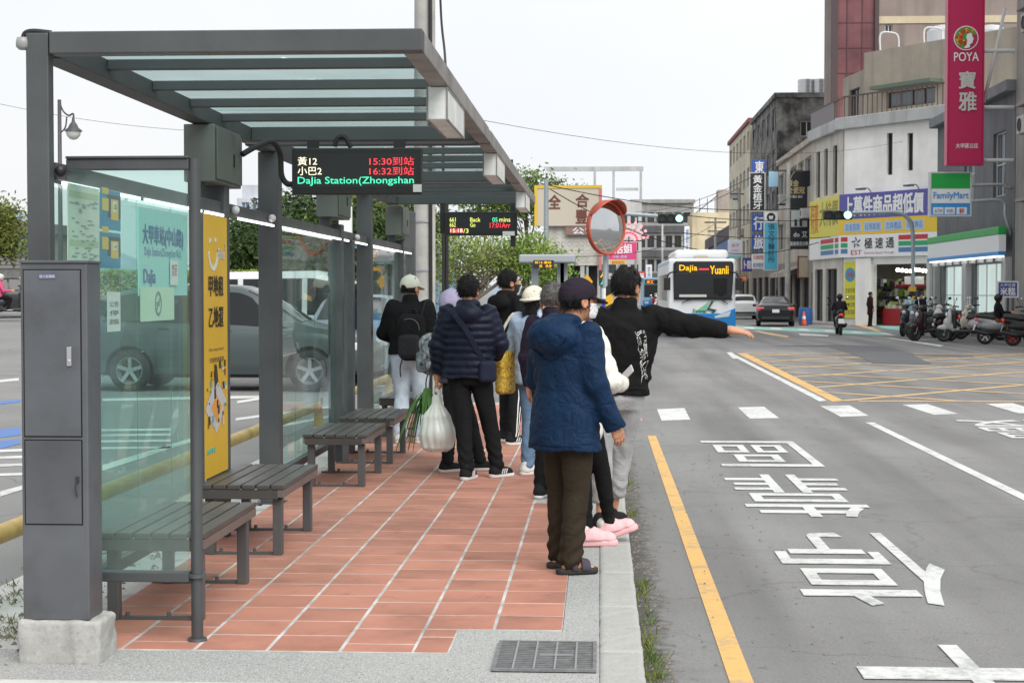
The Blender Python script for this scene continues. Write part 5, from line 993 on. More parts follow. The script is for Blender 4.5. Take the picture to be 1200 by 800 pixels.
# ================================================================ VEHICLES
TYRE = mat('tyre_rubber', (.016, .016, .017), .8); RIM = mat('alloy_rim', (.5, .51, .52), .3, metal=.8); CGL = mat('car_glass', (.012, .014, .015), .05, spec=.45); TRIM = mat('black_trim', (.018, .018, .019), .5)
RLAMP = mat('red_lamp', (.45, .012, .015), .2, coat=.5, emit=(1, .05, .04), estr=.25); HLAMP = mat('clear_lamp', (.6, .62, .64), .1, coat=1); PLATE = mat('white_plate', (.7, .7, .7), .4); CHROME = mat('chrome', (.7, .7, .7), .12, metal=1)
def paintm(n, c, rough=.25, **k): return mat(n, c, rough, coat=.1, spec=.3, **k)
def wheel(parent, c, r, w, T, spokes=5, rim=None, side=1):
    """tyre + rim; axle along local x"""
    n = 28; b = MB(T); b.lathe([(r * .64, -w / 2), (r * .9, -w / 2), (r * .985, -w * .36), (r, -w * .15), (r, w * .15), (r * .985, w * .36), (r * .9, w / 2), (r * .64, w / 2)], c, (1, 0, 0), n); ty = b.build('wheel', TYRE, parent, smooth=True)
    b = MB(T); c = Vector(c); b.lathe([(r * .66, -w * .48), (r * .66, w * .48)], c, (1, 0, 0), n); b.lathe([(r * .66, side * w * .4), (r * .60, side * w * .42), (r * .58, side * w * .25), (r * .5, side * w * .1)], c, (1, 0, 0), n); b.cyl(c + Vector((-w * .1, 0, 0)), c + Vector((side * w * .38, 0, 0)), r * .14, n=12)
    for k in range(spokes): q = 2 * math.pi * k / spokes + .3; d = Vector((0, math.cos(q), math.sin(q))); b.bar(c + d * r * .1 + Vector((side * w * .3, 0, 0)), c + d * r * .62 + Vector((side * w * .36, 0, 0)), r * .17, w * .12, (1, 0, 0))
    b.build('rim', rim or RIM, ty, smooth=True, auto=35); b = MB(T); b.cyl(c + Vector((-w * .05, 0, 0)), c + Vector((w * .05 * side, 0, 0)), r * .6, n=20); b.build('brake_disc', TRIM, ty)
def car(label, loc, yaw, st, col, wheels, wr=.32, glass=None, cat='car', name='parked_car', lamps=True, taxi=False, wind=None, plate=True, group=None, handles=()):
    """st: stations (y, zb, zbelt, zroof, w, wroof); local y forward"""
    T = Matrix.Translation(loc) @ Matrix.Rotation(R(yaw), 4, 'Z'); o = tag(empty(name, loc), label, cat, group); S = np.array(st, float); ys = S[:, 0]
    def crow(u, k):  # smooth monotone-ish interpolation
        return np.interp(u, ys, S[:, k])
    def sm(u, k): e = .07; return (crow(u - e, k) + 2 * crow(u, k) + crow(u + e, k)) / 4
    def pt(u, v):
        zb, zl, zr, w, wr_ = (float(sm(u, k)) for k in range(1, 6)); dz = zl - zb
        cp = [(0, zb), (.72 * w, zb), (.94 * w, zb + .05), (.99 * w, zb + .3 * dz), (w, zb + .62 * dz), (.965 * w, zl - .05 * dz), (.93 * w, zl), (wr_ + .03, zl + .86 * (zr - zl)), (wr_ * .86, zl + .985 * (zr - zl)), (wr_ * .5, zr + .008), (0, zr + .014)]
        i = min(int(v), 9); t = v - i; return cp[i][0] * (1 - t) + cp[i + 1][0] * t, cp[i][1] * (1 - t) + cp[i + 1][1] * t
    nu = 56; U = np.linspace(ys[0], ys[-1], nu); V = [0, 1, 1.5, 2, 2.5, 3, 3.5, 4, 4.5, 5, 5.5, 6, 6.33, 6.66, 7, 7.5, 8, 8.5, 9, 10]; b = MB(T); nv = len(V); vs = []
    for u in U:
        h = [pt(u, v) for v in V]
        vs += [(x, u, z) for x, z in h] + [(-x, u, z) for x, z in h[-2:0:-1]]
    m = 2 * nv - 2; fs = [(i * m + k, i * m + (k + 1) % m, (i + 1) * m + (k + 1) % m, (i + 1) * m + k) for i in range(nu - 1) for k in range(m)] + [tuple(range(m)), tuple(range((nu - 1) * m, nu * m))[::-1]]
    fs = [f[::-1] for f in fs]
    b.add(vs, fs); body = b.build('body', [col, TRIM], o, smooth=True, auto=38)
    cut = MB(T)
    W = S[:, 4].max()
    for wy in wheels: cut.use(0); cut.cyl((-W - .1, wy, wr + .0), (W + .1, wy, wr + .0), wr * 1.17, n=28)
    co = cut.build('cutter', TRIM); md = body.modifiers.new('arches', 'BOOLEAN'); md.operation = 'DIFFERENCE'; md.object = co; md.solver = 'EXACT'
    try: md.material_mode = 'TRANSFER'
    except Exception: pass
    bpy.context.view_layer.update(); me = bpy.data.meshes.new_from_object(body.evaluated_get(bpy.context.evaluated_depsgraph_get())); body.modifiers.clear(); body.data = me; bpy.data.objects.remove(co)
    try: me.set_sharp_from_angle(angle=R(38))
    except Exception: pass
    for wy in wheels:
        for sx in (-1, 1): wheel(o, (sx * (W - .12), wy, wr), wr, .2, T, side=sx)
    b = MB(T); b.box(-W + .2, W - .2, wheels[0] - wr * 1.1, wheels[1] + wr * 1.1, .22, .5); b.build('underbody', TRIM, o)
    # glass sheets follow the body surface 4 mm out
    def gl(name_, u0, u1, v0, v1, side, off=.005, n1=10, n2=6, slant=(0, 0)):
        b = MB(T); vs = []
        for i in range(n1 + 1):
            for k in range(n2 + 1):
                t = k / n2; u = (u0 + slant[0] * t) + ((u1 + slant[1] * t) - (u0 + slant[0] * t)) * i / n1; v = v0 + (v1 - v0) * t; x, z = pt(u, v); x2, z2 = pt(u, min(v + .05, 10)); x1_, z1_ = pt(u, max(v - .05, 0)); tx, tz = x2 - x1_, z2 - z1_; l = math.hypot(tx, tz) or 1; nx, nz = tz / l, -tx / l
                if nz < -.2: nx, nz = -nx, -nz
                vs.append((side * (x + abs(nx) * off), u, z + abs(nz) * off))
        b.add(vs, [(i * (n2 + 1) + k, (i + 1) * (n2 + 1) + k, (i + 1) * (n2 + 1) + k + 1, i * (n2 + 1) + k + 1) for i in range(n1) for k in range(n2)]); return b.build(name_, CGL, o, smooth=True)
    for (u0, u1, sl) in glass:
        for sd in (-1, 1): gl('side_window', u0, u1, 6.1, 6.98, sd, slant=sl)
    for k, (u0, u1) in enumerate(wind):
        b = MB(T); vs = []; n1, n2 = 8, 12
        for i in range(n1 + 1):
            u = u0 + (u1 - u0) * i / n1
            for q in range(n2 + 1):
                f = -1 + 2 * q / n2; v = 10 - abs(f) * 2.2; x, z = pt(u, v); dz_ = (float(sm(u + .05, 3)) - float(sm(u - .05, 3))) / .1; l = math.hypot(1, dz_); vs.append((math.copysign(x, f), u - dz_ / l * .008, z + .008 / l + .002))
        b.add(vs, [(i * (n2 + 1) + k_, (i + 1) * (n2 + 1) + k_, (i + 1) * (n2 + 1) + k_ + 1, i * (n2 + 1) + k_ + 1) for i in range(n1) for k_ in range(n2)]); b.build('windscreen' if k else 'rear_window', CGL, o, smooth=True)
    y0, y1 = ys[0], ys[-1]; zl = float(sm(y0 + .12, 2)); w0 = float(sm(y0 + .15, 4))
    if lamps:
        for sx in (-1, 1):
            b = MB(T); b.cbox((sx * (w0 - .14), y0 + .16, zl - .10), (.34, .24, .15)); b.build('tail_light', RLAMP, o, bev=.03)
            b = MB(T); b.cbox((sx * (float(sm(y1 - .25, 4)) - .14), y1 - .25, float(sm(y1 - .25, 2)) - .08), (.3, .3, .13)); b.build('headlight', HLAMP, o, bev=.03)
            ms = float(sm(.55, 4)); b = MB(T); b.ball((sx * (ms + .08), wind[-1][1] - .45 if wind else .6, float(sm(.5, 2)) + .06), (.1, .07, .07)); b.build('door_mirror', col, o, smooth=True)
        b = MB(T); b.box(-.8 * w0, .8 * w0, y0 - .012, y0 + .1, .34, .47); b.build('bumper_strip', TRIM, o, bev=.02)
    if plate: b = MB(T); b.cbox((0, y0 - .005, zl - .2 if zl > .9 else .6), (.34, .03, .16)); b.build('number_plate', PLATE, o)
    for hy in handles:
        for sx in (-1, 1): x, z = pt(hy, 5.2); b = MB(T); b.cbox((sx * (x + .012), hy, z), (.025, .17, .03)); b.build('door_handle', col, o, bev=.008)
    for hy in handles:
        for sx in (-1, 1):
            b = MB(T); pp = [(sx * (pt(hy - .12, v)[0] + .002), hy - .12, pt(hy - .12, v)[1]) for v in (2.2, 3, 4, 5, 6)]; b.tube(pp, .006, 5); b.build('door_seam', TRIM, o)
    if taxi:
        b = MB(T); zr = float(sm(taxi, 3)); b.cbox((0, taxi, zr + .07), (.34, .16, .12)); b.build('roof_light', mat('taxi_light', '#e9b9a4', .4), o, bev=.03)
    return o
SED = [(-2.32, .38, .74, .76, .70, .55), (-2.26, .27, .95, .97, .84, .66), (-1.95, .22, 1.03, 1.08, .91, .68), (-1.62, .2, 1.02, 1.13, .925, .66), (-.85, .19, .985, 1.42, .93, .56), (-.3, .19, .97, 1.465, .93, .58), (.25, .19, .96, 1.44, .93, .58), (.95, .19, .95, 1.12, .92, .66), (1.2, .19, .94, .99, .92, .72), (1.8, .21, .85, .91, .90, .72), (2.18, .25, .72, .77, .83, .64), (2.32, .36, .58, .6, .68, .5)]
HAT = [(-2.0, .36, .80, .9, .72, .6), (-1.94, .27, .98, 1.12, .83, .64), (-1.62, .22, 1.0, 1.42, .845, .60), (-1.0, .2, .98, 1.5, .85, .60), (-.2, .2, .95, 1.525, .85, .60), (.3, .2, .94, 1.50, .85, .60), (1.05, .2, .93, 1.12, .845, .64), (1.35, .2, .92, .99, .84, .66), (1.75, .24, .82, .88, .80, .62), (2.0, .34, .6, .63, .66, .5)]
SUVS = [(-2.36, .42, .85, .95, .78, .62), (-2.3, .30, 1.02, 1.2, .87, .66), (-2.05, .25, 1.06, 1.52, .9, .64), (-1.4, .24, 1.05, 1.66, .91, .64), (-.4, .23, 1.02, 1.70, .91, .65), (.25, .23, 1.0, 1.67, .91, .65), (.75, .23, .98, 1.42, .91, .66), (1.2, .23, .97, 1.10, .905, .70), (1.45, .23, .96, 1.03, .9, .74), (1.95, .25, .88, .95, .88, .72), (2.25, .3, .74, .8, .8, .62), (2.38, .42, .6, .62, .66, .5)]
VAN = [(-2.3, .42, .95, 1.1, .8, .66), (-2.24, .3, 1.08, 1.65, .86, .72), (-1.6, .26, 1.08, 1.92, .87, .72), (.3, .25, 1.06, 1.95, .87, .72), (.9, .25, 1.04, 1.82, .87, .72), (1.55, .25, 1.02, 1.25, .86, .72), (1.8, .26, 1.0, 1.08, .86, .72), (2.2, .3, .8, .86, .8, .64), (2.32, .42, .6, .62, .66, .5)]
LOTZ = .10
car('grey SUV parked sideways behind the shelter glass', (-5.95, 26.2, LOTZ), -90, SUVS, paintm('grey_green_paint', '#4d5657', .3, metal=.3), (-1.5, 1.38), .335, glass=((-1.95, -1.25, (.12, 0)), (-1.15, -.15, (0, 0)), (-.07, 1.05, (0, -.62))), wind=((-2.2, -2.02), (.35, 1.22)), name='parked_car', handles=(-.95, .05))
b = MB(Matrix.Translation((-5.95, 26.2, LOTZ)) @ Matrix.Rotation(R(-90), 4, 'Z'))
car('white minivan taxi parked behind the grey SUV', (-5.6, 30.5, LOTZ + .02), -90, VAN, paintm('white_paint', (.68, .69, .7), .3), (-1.45, 1.4), .33, glass=((-2.0, -1.1, (0, 0)), (-1.0, .1, (0, 0)), (.2, 1.3, (0, -.45))), wind=((-2.26, -2.1), (.55, 1.55)), taxi=-.55, handles=(-.8, .3))
car('silver lilac hatchback seen between the two middle shelter posts', (-4.3, 29.0, LOTZ), 178, HAT, paintm('lilac_silver', '#a3a5b5', .3, metal=.3), (-1.25, 1.25), .31, glass=((-1.5, -.75, (.1, 0)), (-.68, .1, (0, 0)), (.18, .85, (0, -.5))), wind=((-1.92, -1.7), (.35, 1.1)))
car('dark sedan at the far left edge of the parking lot', (-21.9, 60.0, .76), -60, SED, paintm('dark_grey_paint', (.035, .037, .042), .25), (-1.4, 1.4), .32, glass=((-1.3, -.5, (.2, 0)), (-.42, .35, (0, 0)), (.42, .95, (0, -.5))), wind=((-1.6, -.9), (.3, 1.0)))
p = at(914, 380, 79); car('black sedan with red tail lights driving away along the street', (p.x, 79 + 2.3, 0), -5, SED, paintm('black_paint', (.012, .012, .014), .2), (-1.4, 1.4), .33, glass=((-1.3, -.5, (.2, 0)), (-.42, .35, (0, 0)), (.42, .95, (0, -.5))), wind=((-1.6, -.9), (.3, 1.0)), name='car')
p = at(874, 372, 100); car('white hatchback stopped beyond the black sedan', (p.x, 102, 0), -2, HAT, paintm('white_paint', (.68, .69, .7), .3), (-1.25, 1.25), .31, glass=((-1.5, -.75, (.1, 0)), (-.68, .1, (0, 0)), (.18, .85, (0, -.5))), wind=((-1.9, -1.64), (.35, 1.1)), name='car')
# ---- the bus, front facing the camera
BY = 60.0
def bus():
    x0, x1 = at(783, 350, BY).x, at(862, 350, BY).x; o = tag(empty('bus', ((x0 + x1) / 2, BY + 5, 0)), 'white and blue city bus coming down the street with an amber destination sign', 'bus'); T = PT_(BY); xc = (x0 + x1) / 2; W = (x1 - x0) / 2
    WH = paintm('bus_white', (.80, .81, .82), .3); BL = paintm('bus_blue', '#1f7fc4', .3); LBL = paintm('bus_pale_blue', '#8db9d6', .3)
    zt = at(820, 303, BY).z; Z = lambda y: at(820, y, BY).z; X = lambda x: at(x, 340, BY).x
    b = MB(); b.box(x0, x1, BY + .04, BY + 11, .32, zt); b.build('body', WH, o, bev=.10, seg=4)
    b = MB(); b.box(x0 - .012, x1 + .012, BY + .10, BY + 10.9, .30, .95); b.build('side_skirt', BL, o, bev=.03)
    b = MB(); b.box(x0 - .006, x1 + .006, BY + .08, BY + 10.9, zt - .22, zt - .05); b.build('roof_band', LBL, o, bev=.03)
    b = MB(T); b.prism([(x0 + .02, .36), (x1 - .02, .36), (x1 - .01, Z(361)), (x1 - .5, Z(367)), (x0 + .5, Z(367)), (x0 + .01, Z(361))], -.06, .05); b.build('front_bumper', BL, o, bev=.02)
    b = MB(T); b.prism([(X(789.5), Z(350)), (X(857.5), Z(350)), (X(859.5), Z(322)), (X(859.5), Z(309)), (X(857), Z(306)), (X(792), Z(306)), (X(789), Z(309)), (X(789), Z(322))], -.04, -.012 + .03); b.build('windscreen', CGL, o, bev=.02)
    b = MB(T); b.box(X(792), X(857), Z(321.5), Z(308), .018, .026); b.build('destination_board', SCR, o)
    AM = emis('led_amber', (1, .50, .02), 1.3); text('Dajia', T, X(796), X(817), Z(319), Z(310.5), AM, o, 'lit_lettering', .03, .012); text('Yuanli', T, X(832), X(853.5), Z(321), Z(311.5), AM, o, 'lit_lettering', .03, .012); b = MB(T); b.box(X(819), X(830.5), Z(316.3), Z(314.5), .028, .031); b.build('lit_arrow', LR, o)
    b = MB(T); b.box(X(796), X(828), Z(348), Z(345), .02, .03); b.build('dash_items', STK, o)
    for sx, hx in ((1, X(789)), (-1, X(857))):
        b = MB(T); b.prism([(hx, Z(364)), (hx + sx * .62, Z(370.5)), (hx + sx * .6, Z(373)), (hx + sx * .08, Z(371))][::-sx], .03, .07); b.build('headlight', HLAMP, o, bev=.015)
    for xa, xb_ in ((812, 799), (841, 853)): b = MB(T); b.bar((X(xa), Z(349), .05), (X(xb_), Z(355 if xa < 820 else 356), .05), .03, .02, (0, 0, 1)); b.bar((X((xa + xb_) / 2), Z(352), .05), (X((xa + xb_) / 2) + .3, Z(350.5), .05), .02, .02, (0, 0, 1)); b.build('wiper', BLK, o)
    b = MB(T).use(0); b.prism([(X(806), Z(370)), (X(816), Z(364)), (X(832), Z(352.5)), (X(828), Z(362)), (X(826), Z(372))], -.02, .012); b.use(1); b.prism([(X(834), Z(352.5)), (X(836.5), Z(353)), (X(831), Z(361)), (X(840), Z(363)), (X(828), Z(373.5)), (X(835.5), Z(364.5)), (X(828.5), Z(362.5))], -.02, .016); b.build('lightning_graphic', [mat('mint_graphic', '#7fc3a3', .4), mat('dark_green_graphic', '#174a35', .4)], o)
    text('Power', T, X(812), X(829), Z(366.5), Z(362), INK, o, 'lettering', .022, .01); text('電動公車', T, X(813), X(824), Z(370), Z(367.5), mat('ink_orange', (.6, .2, .05), .6), o, 'lettering', .022)
    b = MB(T); b.box(X(817), X(828), Z(379.5), Z(376.5), .05, .062); b.build('number_plate', PLATE, o); text('EAL-0687', T, X(818), X(827), Z(379), Z(377), INK, o, 'lettering', .066)
    b = MB(); b.box(x0 + .25, x1 - .22, BY + .6, BY + 6, zt + .002, Z(292)); b.build('roof_unit', WH, o, bev=.15, seg=4); b = MB(T); b.box(X(815), X(830), Z(303), Z(300), -.75 + .2, -.575); b.build('roof_vent', mat('beige_vent', (.5, .42, .3), .5), o)
    b = MB(T); b.box(X(836), X(852), Z(345), Z(326), .019, .024); b.ball((X(845), Z(338), .02), (.22, .3, .015), 12, 8); b.build('driver_silhouette', mat('cab_dark', (.004, .004, .005), .8), o)  # flat near-black shape on the glass, stands for driver and curtain in the dim cab
    b = MB(T); b.box(X(789.5), X(858.5), Z(351.5), Z(350), .02, .035); b.build('lower_seal', BLK, o)
    b = MB(T); b.box(X(788), X(859), Z(388), Z(383), -.04, .02); b.build('under_grille', BLK, o)
    for px, s_ in ((781.5, -1), (865, 1)):
        b = MB(T); b.box(X(px) - .12, X(px) + .12, Z(340), Z(325), .1, .22); mr = b.build('wing_mirror', BLK, o, bev=.03); b = MB(T); b.tube(spline([(X(px), Z(325), .16), (X(px) - s_ * .1, Z(320), .2), (X(px) - s_ * .35, Z(318), .02)]), .03, 6); b.build('mirror_arm', BLK, mr, smooth=True)
    for y in (BY + 2.4, BY + 8.2):
        for sx in (-1, 1): wheel(o, (xc + sx * (W - .15), y, .48), .48, .28, Matrix.Identity(4), spokes=8, side=sx)
    for k in range(6):
        for sx in (-1, 1): b = MB(); xs = xc + sx * (W + .004); b.box(min(xs, xs - sx * .02), max(xs, xs - sx * .02) + .001, BY + .9 + 1.6 * k, BY + 2.4 + 1.6 * k, 1.35, 2.35); b.build('side_window', CGL, o)
bus()
# ---- scooters
def scooter(label, loc, yaw, col, seat=None, dark=None, group='scooters parked in a row at the shops', name='scooter', topbox=False, rim=None, h=.022):
    T = Matrix.Translation(loc) @ Matrix.Rotation(R(yaw), 4, 'Z') @ Matrix.Scale(1.14, 4); o = tag(empty(name, loc), label, 'scooter', group); D_ = dark or TRIM
    def fbody(P):
        f = ell(P, (0, .50, .68), (.17, .075, .27)); f = smin(f, ell(P, (0, .56, .56), (.10, .12, .16)), .05); f = smin(f, rcone(P, (0, .44, .45), (0, .3, .34), .12, .1), .04)
        f = smin(f, smin(rcone(P, (0, -.2, .56), (0, -.78, .70), .155, .07), ell(P, (0, -.38, .52), (.165, .36, .15)), .05), .02); f = np.minimum(f, smin(ell(P, (0, .66, .42), (.075, .2, .085)), ell(P, (0, .6, .46), (.07, .1, .1)), .03)); f = smin(f, ell(P, (0, .42, .985), (.12, .1, .085)), .02); return f
    fmesh('body_panels', fbody, (-.25, -.95, .2), (.25, .95, 1.15), h, col, o, T)
    fmesh('under_panels', lambda P: np.minimum(np.minimum(rbox(P, (0, .1, .31), (.16, .3, .05), .04), rbox(P, (0, -.42, .36), (.12, .28, .12), .06)), rbox(P, (0, .36, .62), (.13, .07, .24), .05)), (-.25, -.8, .15), (.25, .6, .95), h, D_, o, T)
    fmesh('seat', lambda P: np.maximum(smin(rcone(P, (0, -.1, .70), (0, -.4, .73), .13, .125), rcone(P, (0, -.4, .75), (0, -.78, .80), .12, .09), .04), .68 - P[:, 2] - .1 * (P[:, 1] + .1)), (-.2, -.95, .55), (.2, .12, .98), h, seat or D_, o, T)
    for y in (.66, -.60): wheel(o, (0, y, .225), .225, .10, T, spokes=5, rim=rim)
    for sx in (-1, 1): b = MB(T); b.cyl((sx * .065, .66, .225), (sx * .05, .5, .75), .02, n=8); b.build('fork', CHROME, o, smooth=True)
    b = MB(T); b.tube(spline([(-.34, .30, 1.04), (-.2, .38, 1.06), (0, .43, 1.03), (.2, .38, 1.06), (.34, .30, 1.04)]), .016, 6); hb = b.build('handlebar', D_, o, smooth=True)
    for sx in (-1, 1):
        b = MB(T); b.cyl((sx * .26, .345, 1.05), (sx * .37, .29, 1.04), .021, n=8); b.build('grip', RUB, hb); b = MB(T); b.tube(spline([(sx * .2, .38, 1.06), (sx * .24, .37, 1.17), (sx * .29, .34, 1.24)]), .008, 5); b.ball((sx * .32, .335, 1.27), (.065, .015, .045)); b.build('mirror', D_ if sx < 0 else CHROME, o, smooth=True)
    b = MB(T); b.ball((0, .585, .80), (.075, .04, .07)); b.build('headlight', HLAMP, o, smooth=True); b = MB(T); b.ball((0, -.86, .70), (.075, .04, .05)); b.build('tail_light', RLAMP, o, smooth=True)
    b = MB(T); b.bar((0, -.92, .40), (0, -.87, .56), .2, .012, (0, -1, .3)); b.build('number_plate', PLATE, o); b = MB(T); b.tube([(.13, -.3, .3), (.15, -.55, .3), (.15, -.9, .38)], [.03, .05, .045], 8); b.build('exhaust', D_, o, smooth=True)
    b = MB(T); b.bar((-.08, -.6, .3), (-.09, -.86, .5), .03, .05); b.bar((-.02, -.75, .6), (-.02, -.9, .45), .12, .015); b.build('rear_fender', TRIM, o)
    if topbox: b = MB(T); b.box(-.17, .17, -1.12, -.78, .86, 1.12); b.build('top_box', D_, o, bev=.04)
    return o
P_ = lambda n, c: paintm('scooter_' + n, c, .28)
SC = []
def spark(px, py, yaw, col, label, **k): g = gnd(px, py + 1.5); return scooter(label, (g.x, g.y, 0), yaw, col, **k)
spark(1133, 399, 84, P_('silver', '#b3b4b4'), 'silver scooter standing alone in front of the shop windows')
spark(1094, 398, 112, P_('black_red', (.03, .012, .014)), 'black scooter with red details at the end of the row by the traffic signal pole', rim=RIM)
spark(1108, 394, 140, P_('white_red', '#cfc9c7'), 'white and red scooter tucked between the black one and the silver one')
spark(1180, 402, -95, P_('silver_black', '#8f9092'), 'silver and black scooter carrying a rider in black, in front of the shop')
spark(1214, 404, -105, P_('black', (.015, .015, .016)), 'black scooter with red wheel rims cut by the picture edge', rim=mat('red_rim', (.4, .02, .03), .4))
spark(1152, 393, 100, P_('white', (.6, .61, .62)), 'white scooter half hidden behind the silver one')
spark(1188, 393, 70, P_('grey', (.2, .2, .21)), 'grey scooter behind the riders at the picture edge', topbox=True)
spark(1066, 392, 150, P_('dark', (.03, .032, .038)), 'small dark scooter beside the person in light blue')
spark(1150, 396, 96, P_('cream', (.5, .46, .38)), 'cream scooter squeezed between the silver ones')
spark(1082, 394, 132, P_('gunmetal', (.1, .1, .11)), 'gunmetal scooter next to the black and red one')
spark(1195, 397, -85, P_('red', (.3, .02, .03)), 'red scooter behind the black one at the picture edge')
spark(1118, 390, 62, P_('maroon', (.12, .02, .025)), 'maroon scooter in the second row behind the silver one')
spark(1098, 389, 118, P_('pearl', (.5, .5, .48)), 'pearl scooter in the second row by the white shop pillar')
spark(1172, 390, 80, P_('teal', (.05, .16, .15)), 'dark teal scooter in the second row behind the rider in black')
# riders and far pedestrians
SIT = dict(hipL=(-.1, -.03, .78), hipR=(.1, -.03, .78), kneeL=(-.16, .34, .74), kneeR=(.16, .34, .74), ankL=(-.15, .26, .40), ankR=(.15, .26, .40), elL=(-.27, .12, 1.0), elR=(.27, .12, 1.0), wrL=(-.3, .38, 1.02), wrR=(.3, .38, 1.02))
FARH = .026; DKN = cloth('dusk_jacket', '#2a2a30'); HELM = paintm('helmet_black', (.015, .015, .016)); HELR = paintm('helmet_grey', (.25, .25, .26))
def rider(label, loc, yaw, top, bot=BLKC, hm=HELM, z=.02, back=.28):
    d = Vector((-math.sin(R(yaw)), math.cos(R(yaw)), 0)); l = Vector(loc) - d * back; return person(label, (l.x, l.y, z), -yaw, 1.68, 1.1, J=SIT, dz=-.12, top=dict(m=top, hem=.86), bottom=dict(m=bot, hem=.3), shoes=dict(m=SHB), hair=None, hat=dict(kind='helmet', m=hm), h=FARH, seed=31)
g = gnd(983, 392); scooter('black scooter with a red tail light riding away on the road', (g.x, g.y, 0), -3, P_('black', (.015, .015, .016)), group=None); rider('rider in a dark jacket and helmet seen from behind on the moving scooter', (g.x, g.y, 0), -3, DKN)
g = gnd(1180, 403.5); rider('rider in black on the silver and black parked scooter', (g.x, g.y, 0), -95, BLKC, cloth('tan_trousers', '#7a4a36'))
person('pedestrian in a dark coat standing by the white corner pillar', (at(1020, 345, 78.3).x, 78.3, .0), 75, 1.68, 1.0, top=dict(m=cloth('black_red_coat', (.03, .012, .014)), hem=.6, skirtlow=1), bottom=dict(m=BLKC), shoes=dict(m=SHB), h=FARH, seed=32)
g = gnd(1066, 391); person('person in light blue clothes beside the signal pole', (g.x, g.y, 0), -20, 1.6, 1.0, top=dict(m=cloth('pale_blue_shirt', '#a9c4cf'), hem=.75), bottom=dict(m=cloth('pale_grey_trousers', '#9aa4b0')), shoes=dict(m=SHB), h=FARH, seed=33)
g = at(1079, 345, 62); person('person in a dark jacket behind the signal pole', (g.x, 62, 0), 160, 1.62, 1.0, top=dict(m=cloth('navy_jacket', '#1b2133'), hem=.8), bottom=dict(m=BLKC), shoes=dict(m=SHB), h=FARH, seed=34)
g = at(769, 380, 105); scooter('white scooter coming down the street beside the bus', (g.x, 105, 0), 180, P_('white', (.6, .61, .62)), group=None); rider('rider with a red top on the white scooter beside the bus', (g.x, 105, 0), 180, cloth('red_top', '#8c2a2a'), hm=HELR)
g = at(780, 380, 92); scooter('grey scooter ridden close along the bus side', (g.x - .2, 92, 0), 180, P_('grey', (.2, .2, .21)), group=None); rider('rider in grey close along the bus side', (g.x - .2, 92, 0), 180, cloth('grey_top', '#6b6b6b'), hm=HELR)
g = at(10, 335, 56); rider('rider in a pink jacket and pale helmet at the far left of the parking lot', (g.x, 56, .72), -70, cloth('pink_jacket', '#c4577a'), hm=paintm('helmet_pale', (.5, .52, .53)), z=.72); scooter('scooter under the rider in pink', (g.x, 56, .70), -70, P_('dark', (.03, .032, .038)), group=None)
g = at(421, 330, 27.5); person('person in a navy jacket standing among the parked cars', (g.x, 27.5, LOTZ), 100, 1.72, 1.0, top=dict(m=cloth('navy_jacket', '#1b2133'), hem=.85), bottom=dict(m=BLKC), shoes=dict(m=SHB), hair='long', h=FARH, seed=36)
# far bus behind the shelter glass, and another down the street
def far_bus(label, px, Y, w, sign, z0=0.0):
    x = at(px, 342, Y).x; o = tag(empty('bus', (x, Y, z0)), label, 'bus'); b = MB(); b.box(x - w / 2, x + w / 2, Y, Y + 9, z0 + .35, z0 + 3.0); b.build('body', paintm('bus_pale_blue', '#8db9d6', .3), o, bev=.12, seg=3)
    b = MB(); b.box(x - w / 2 + .12, x + w / 2 - .12, Y - .02, Y + .03, z0 + 1.2, z0 + 2.35); b.build('windscreen', CGL, o, bev=.01); b = MB(); b.box(x - w / 2 + .2, x + w / 2 - .2, Y - .02, Y + .03, z0 + 2.4, z0 + 2.8); b.build('destination_board', SCR, o); text(sign, PT_(Y - .02), x - w / 2 + .35, x + w / 2 - .35, z0 + 2.45, z0 + 2.75, emis('led_orange', (1, .3, .03), 1.2), o, 'lit_lettering', .012, .02)
    b = MB(); b.box(x - w / 2 + .02, x + w / 2 - .02, Y - .03, Y + .1, z0 + .32, z0 + .9); b.build('bumper', paintm('bus_blue', '#1f7fc4', .3), o, bev=.03)
    for sx in (-1, 1):
        b = MB(); b.box(x + sx * (w / 2 - .35) - .18, x + sx * (w / 2 - .35) + .18, Y - .05, Y, z0 + .6, z0 + .8); b.build('headlight', HLAMP, o)
        for yy in (Y + 2, Y + 7): wheel(o, (x + sx * (w / 2 - .15), yy, z0 + .47), .47, .26, Matrix.Identity(4), side=sx)
far_bus('blue and white bus glimpsed through the farthest glass panel', 454, 46, 2.4, '甲 97', .12); far_bus('small distant bus with an orange sign far down the street', 768, 150, 2.3, '紅 12')
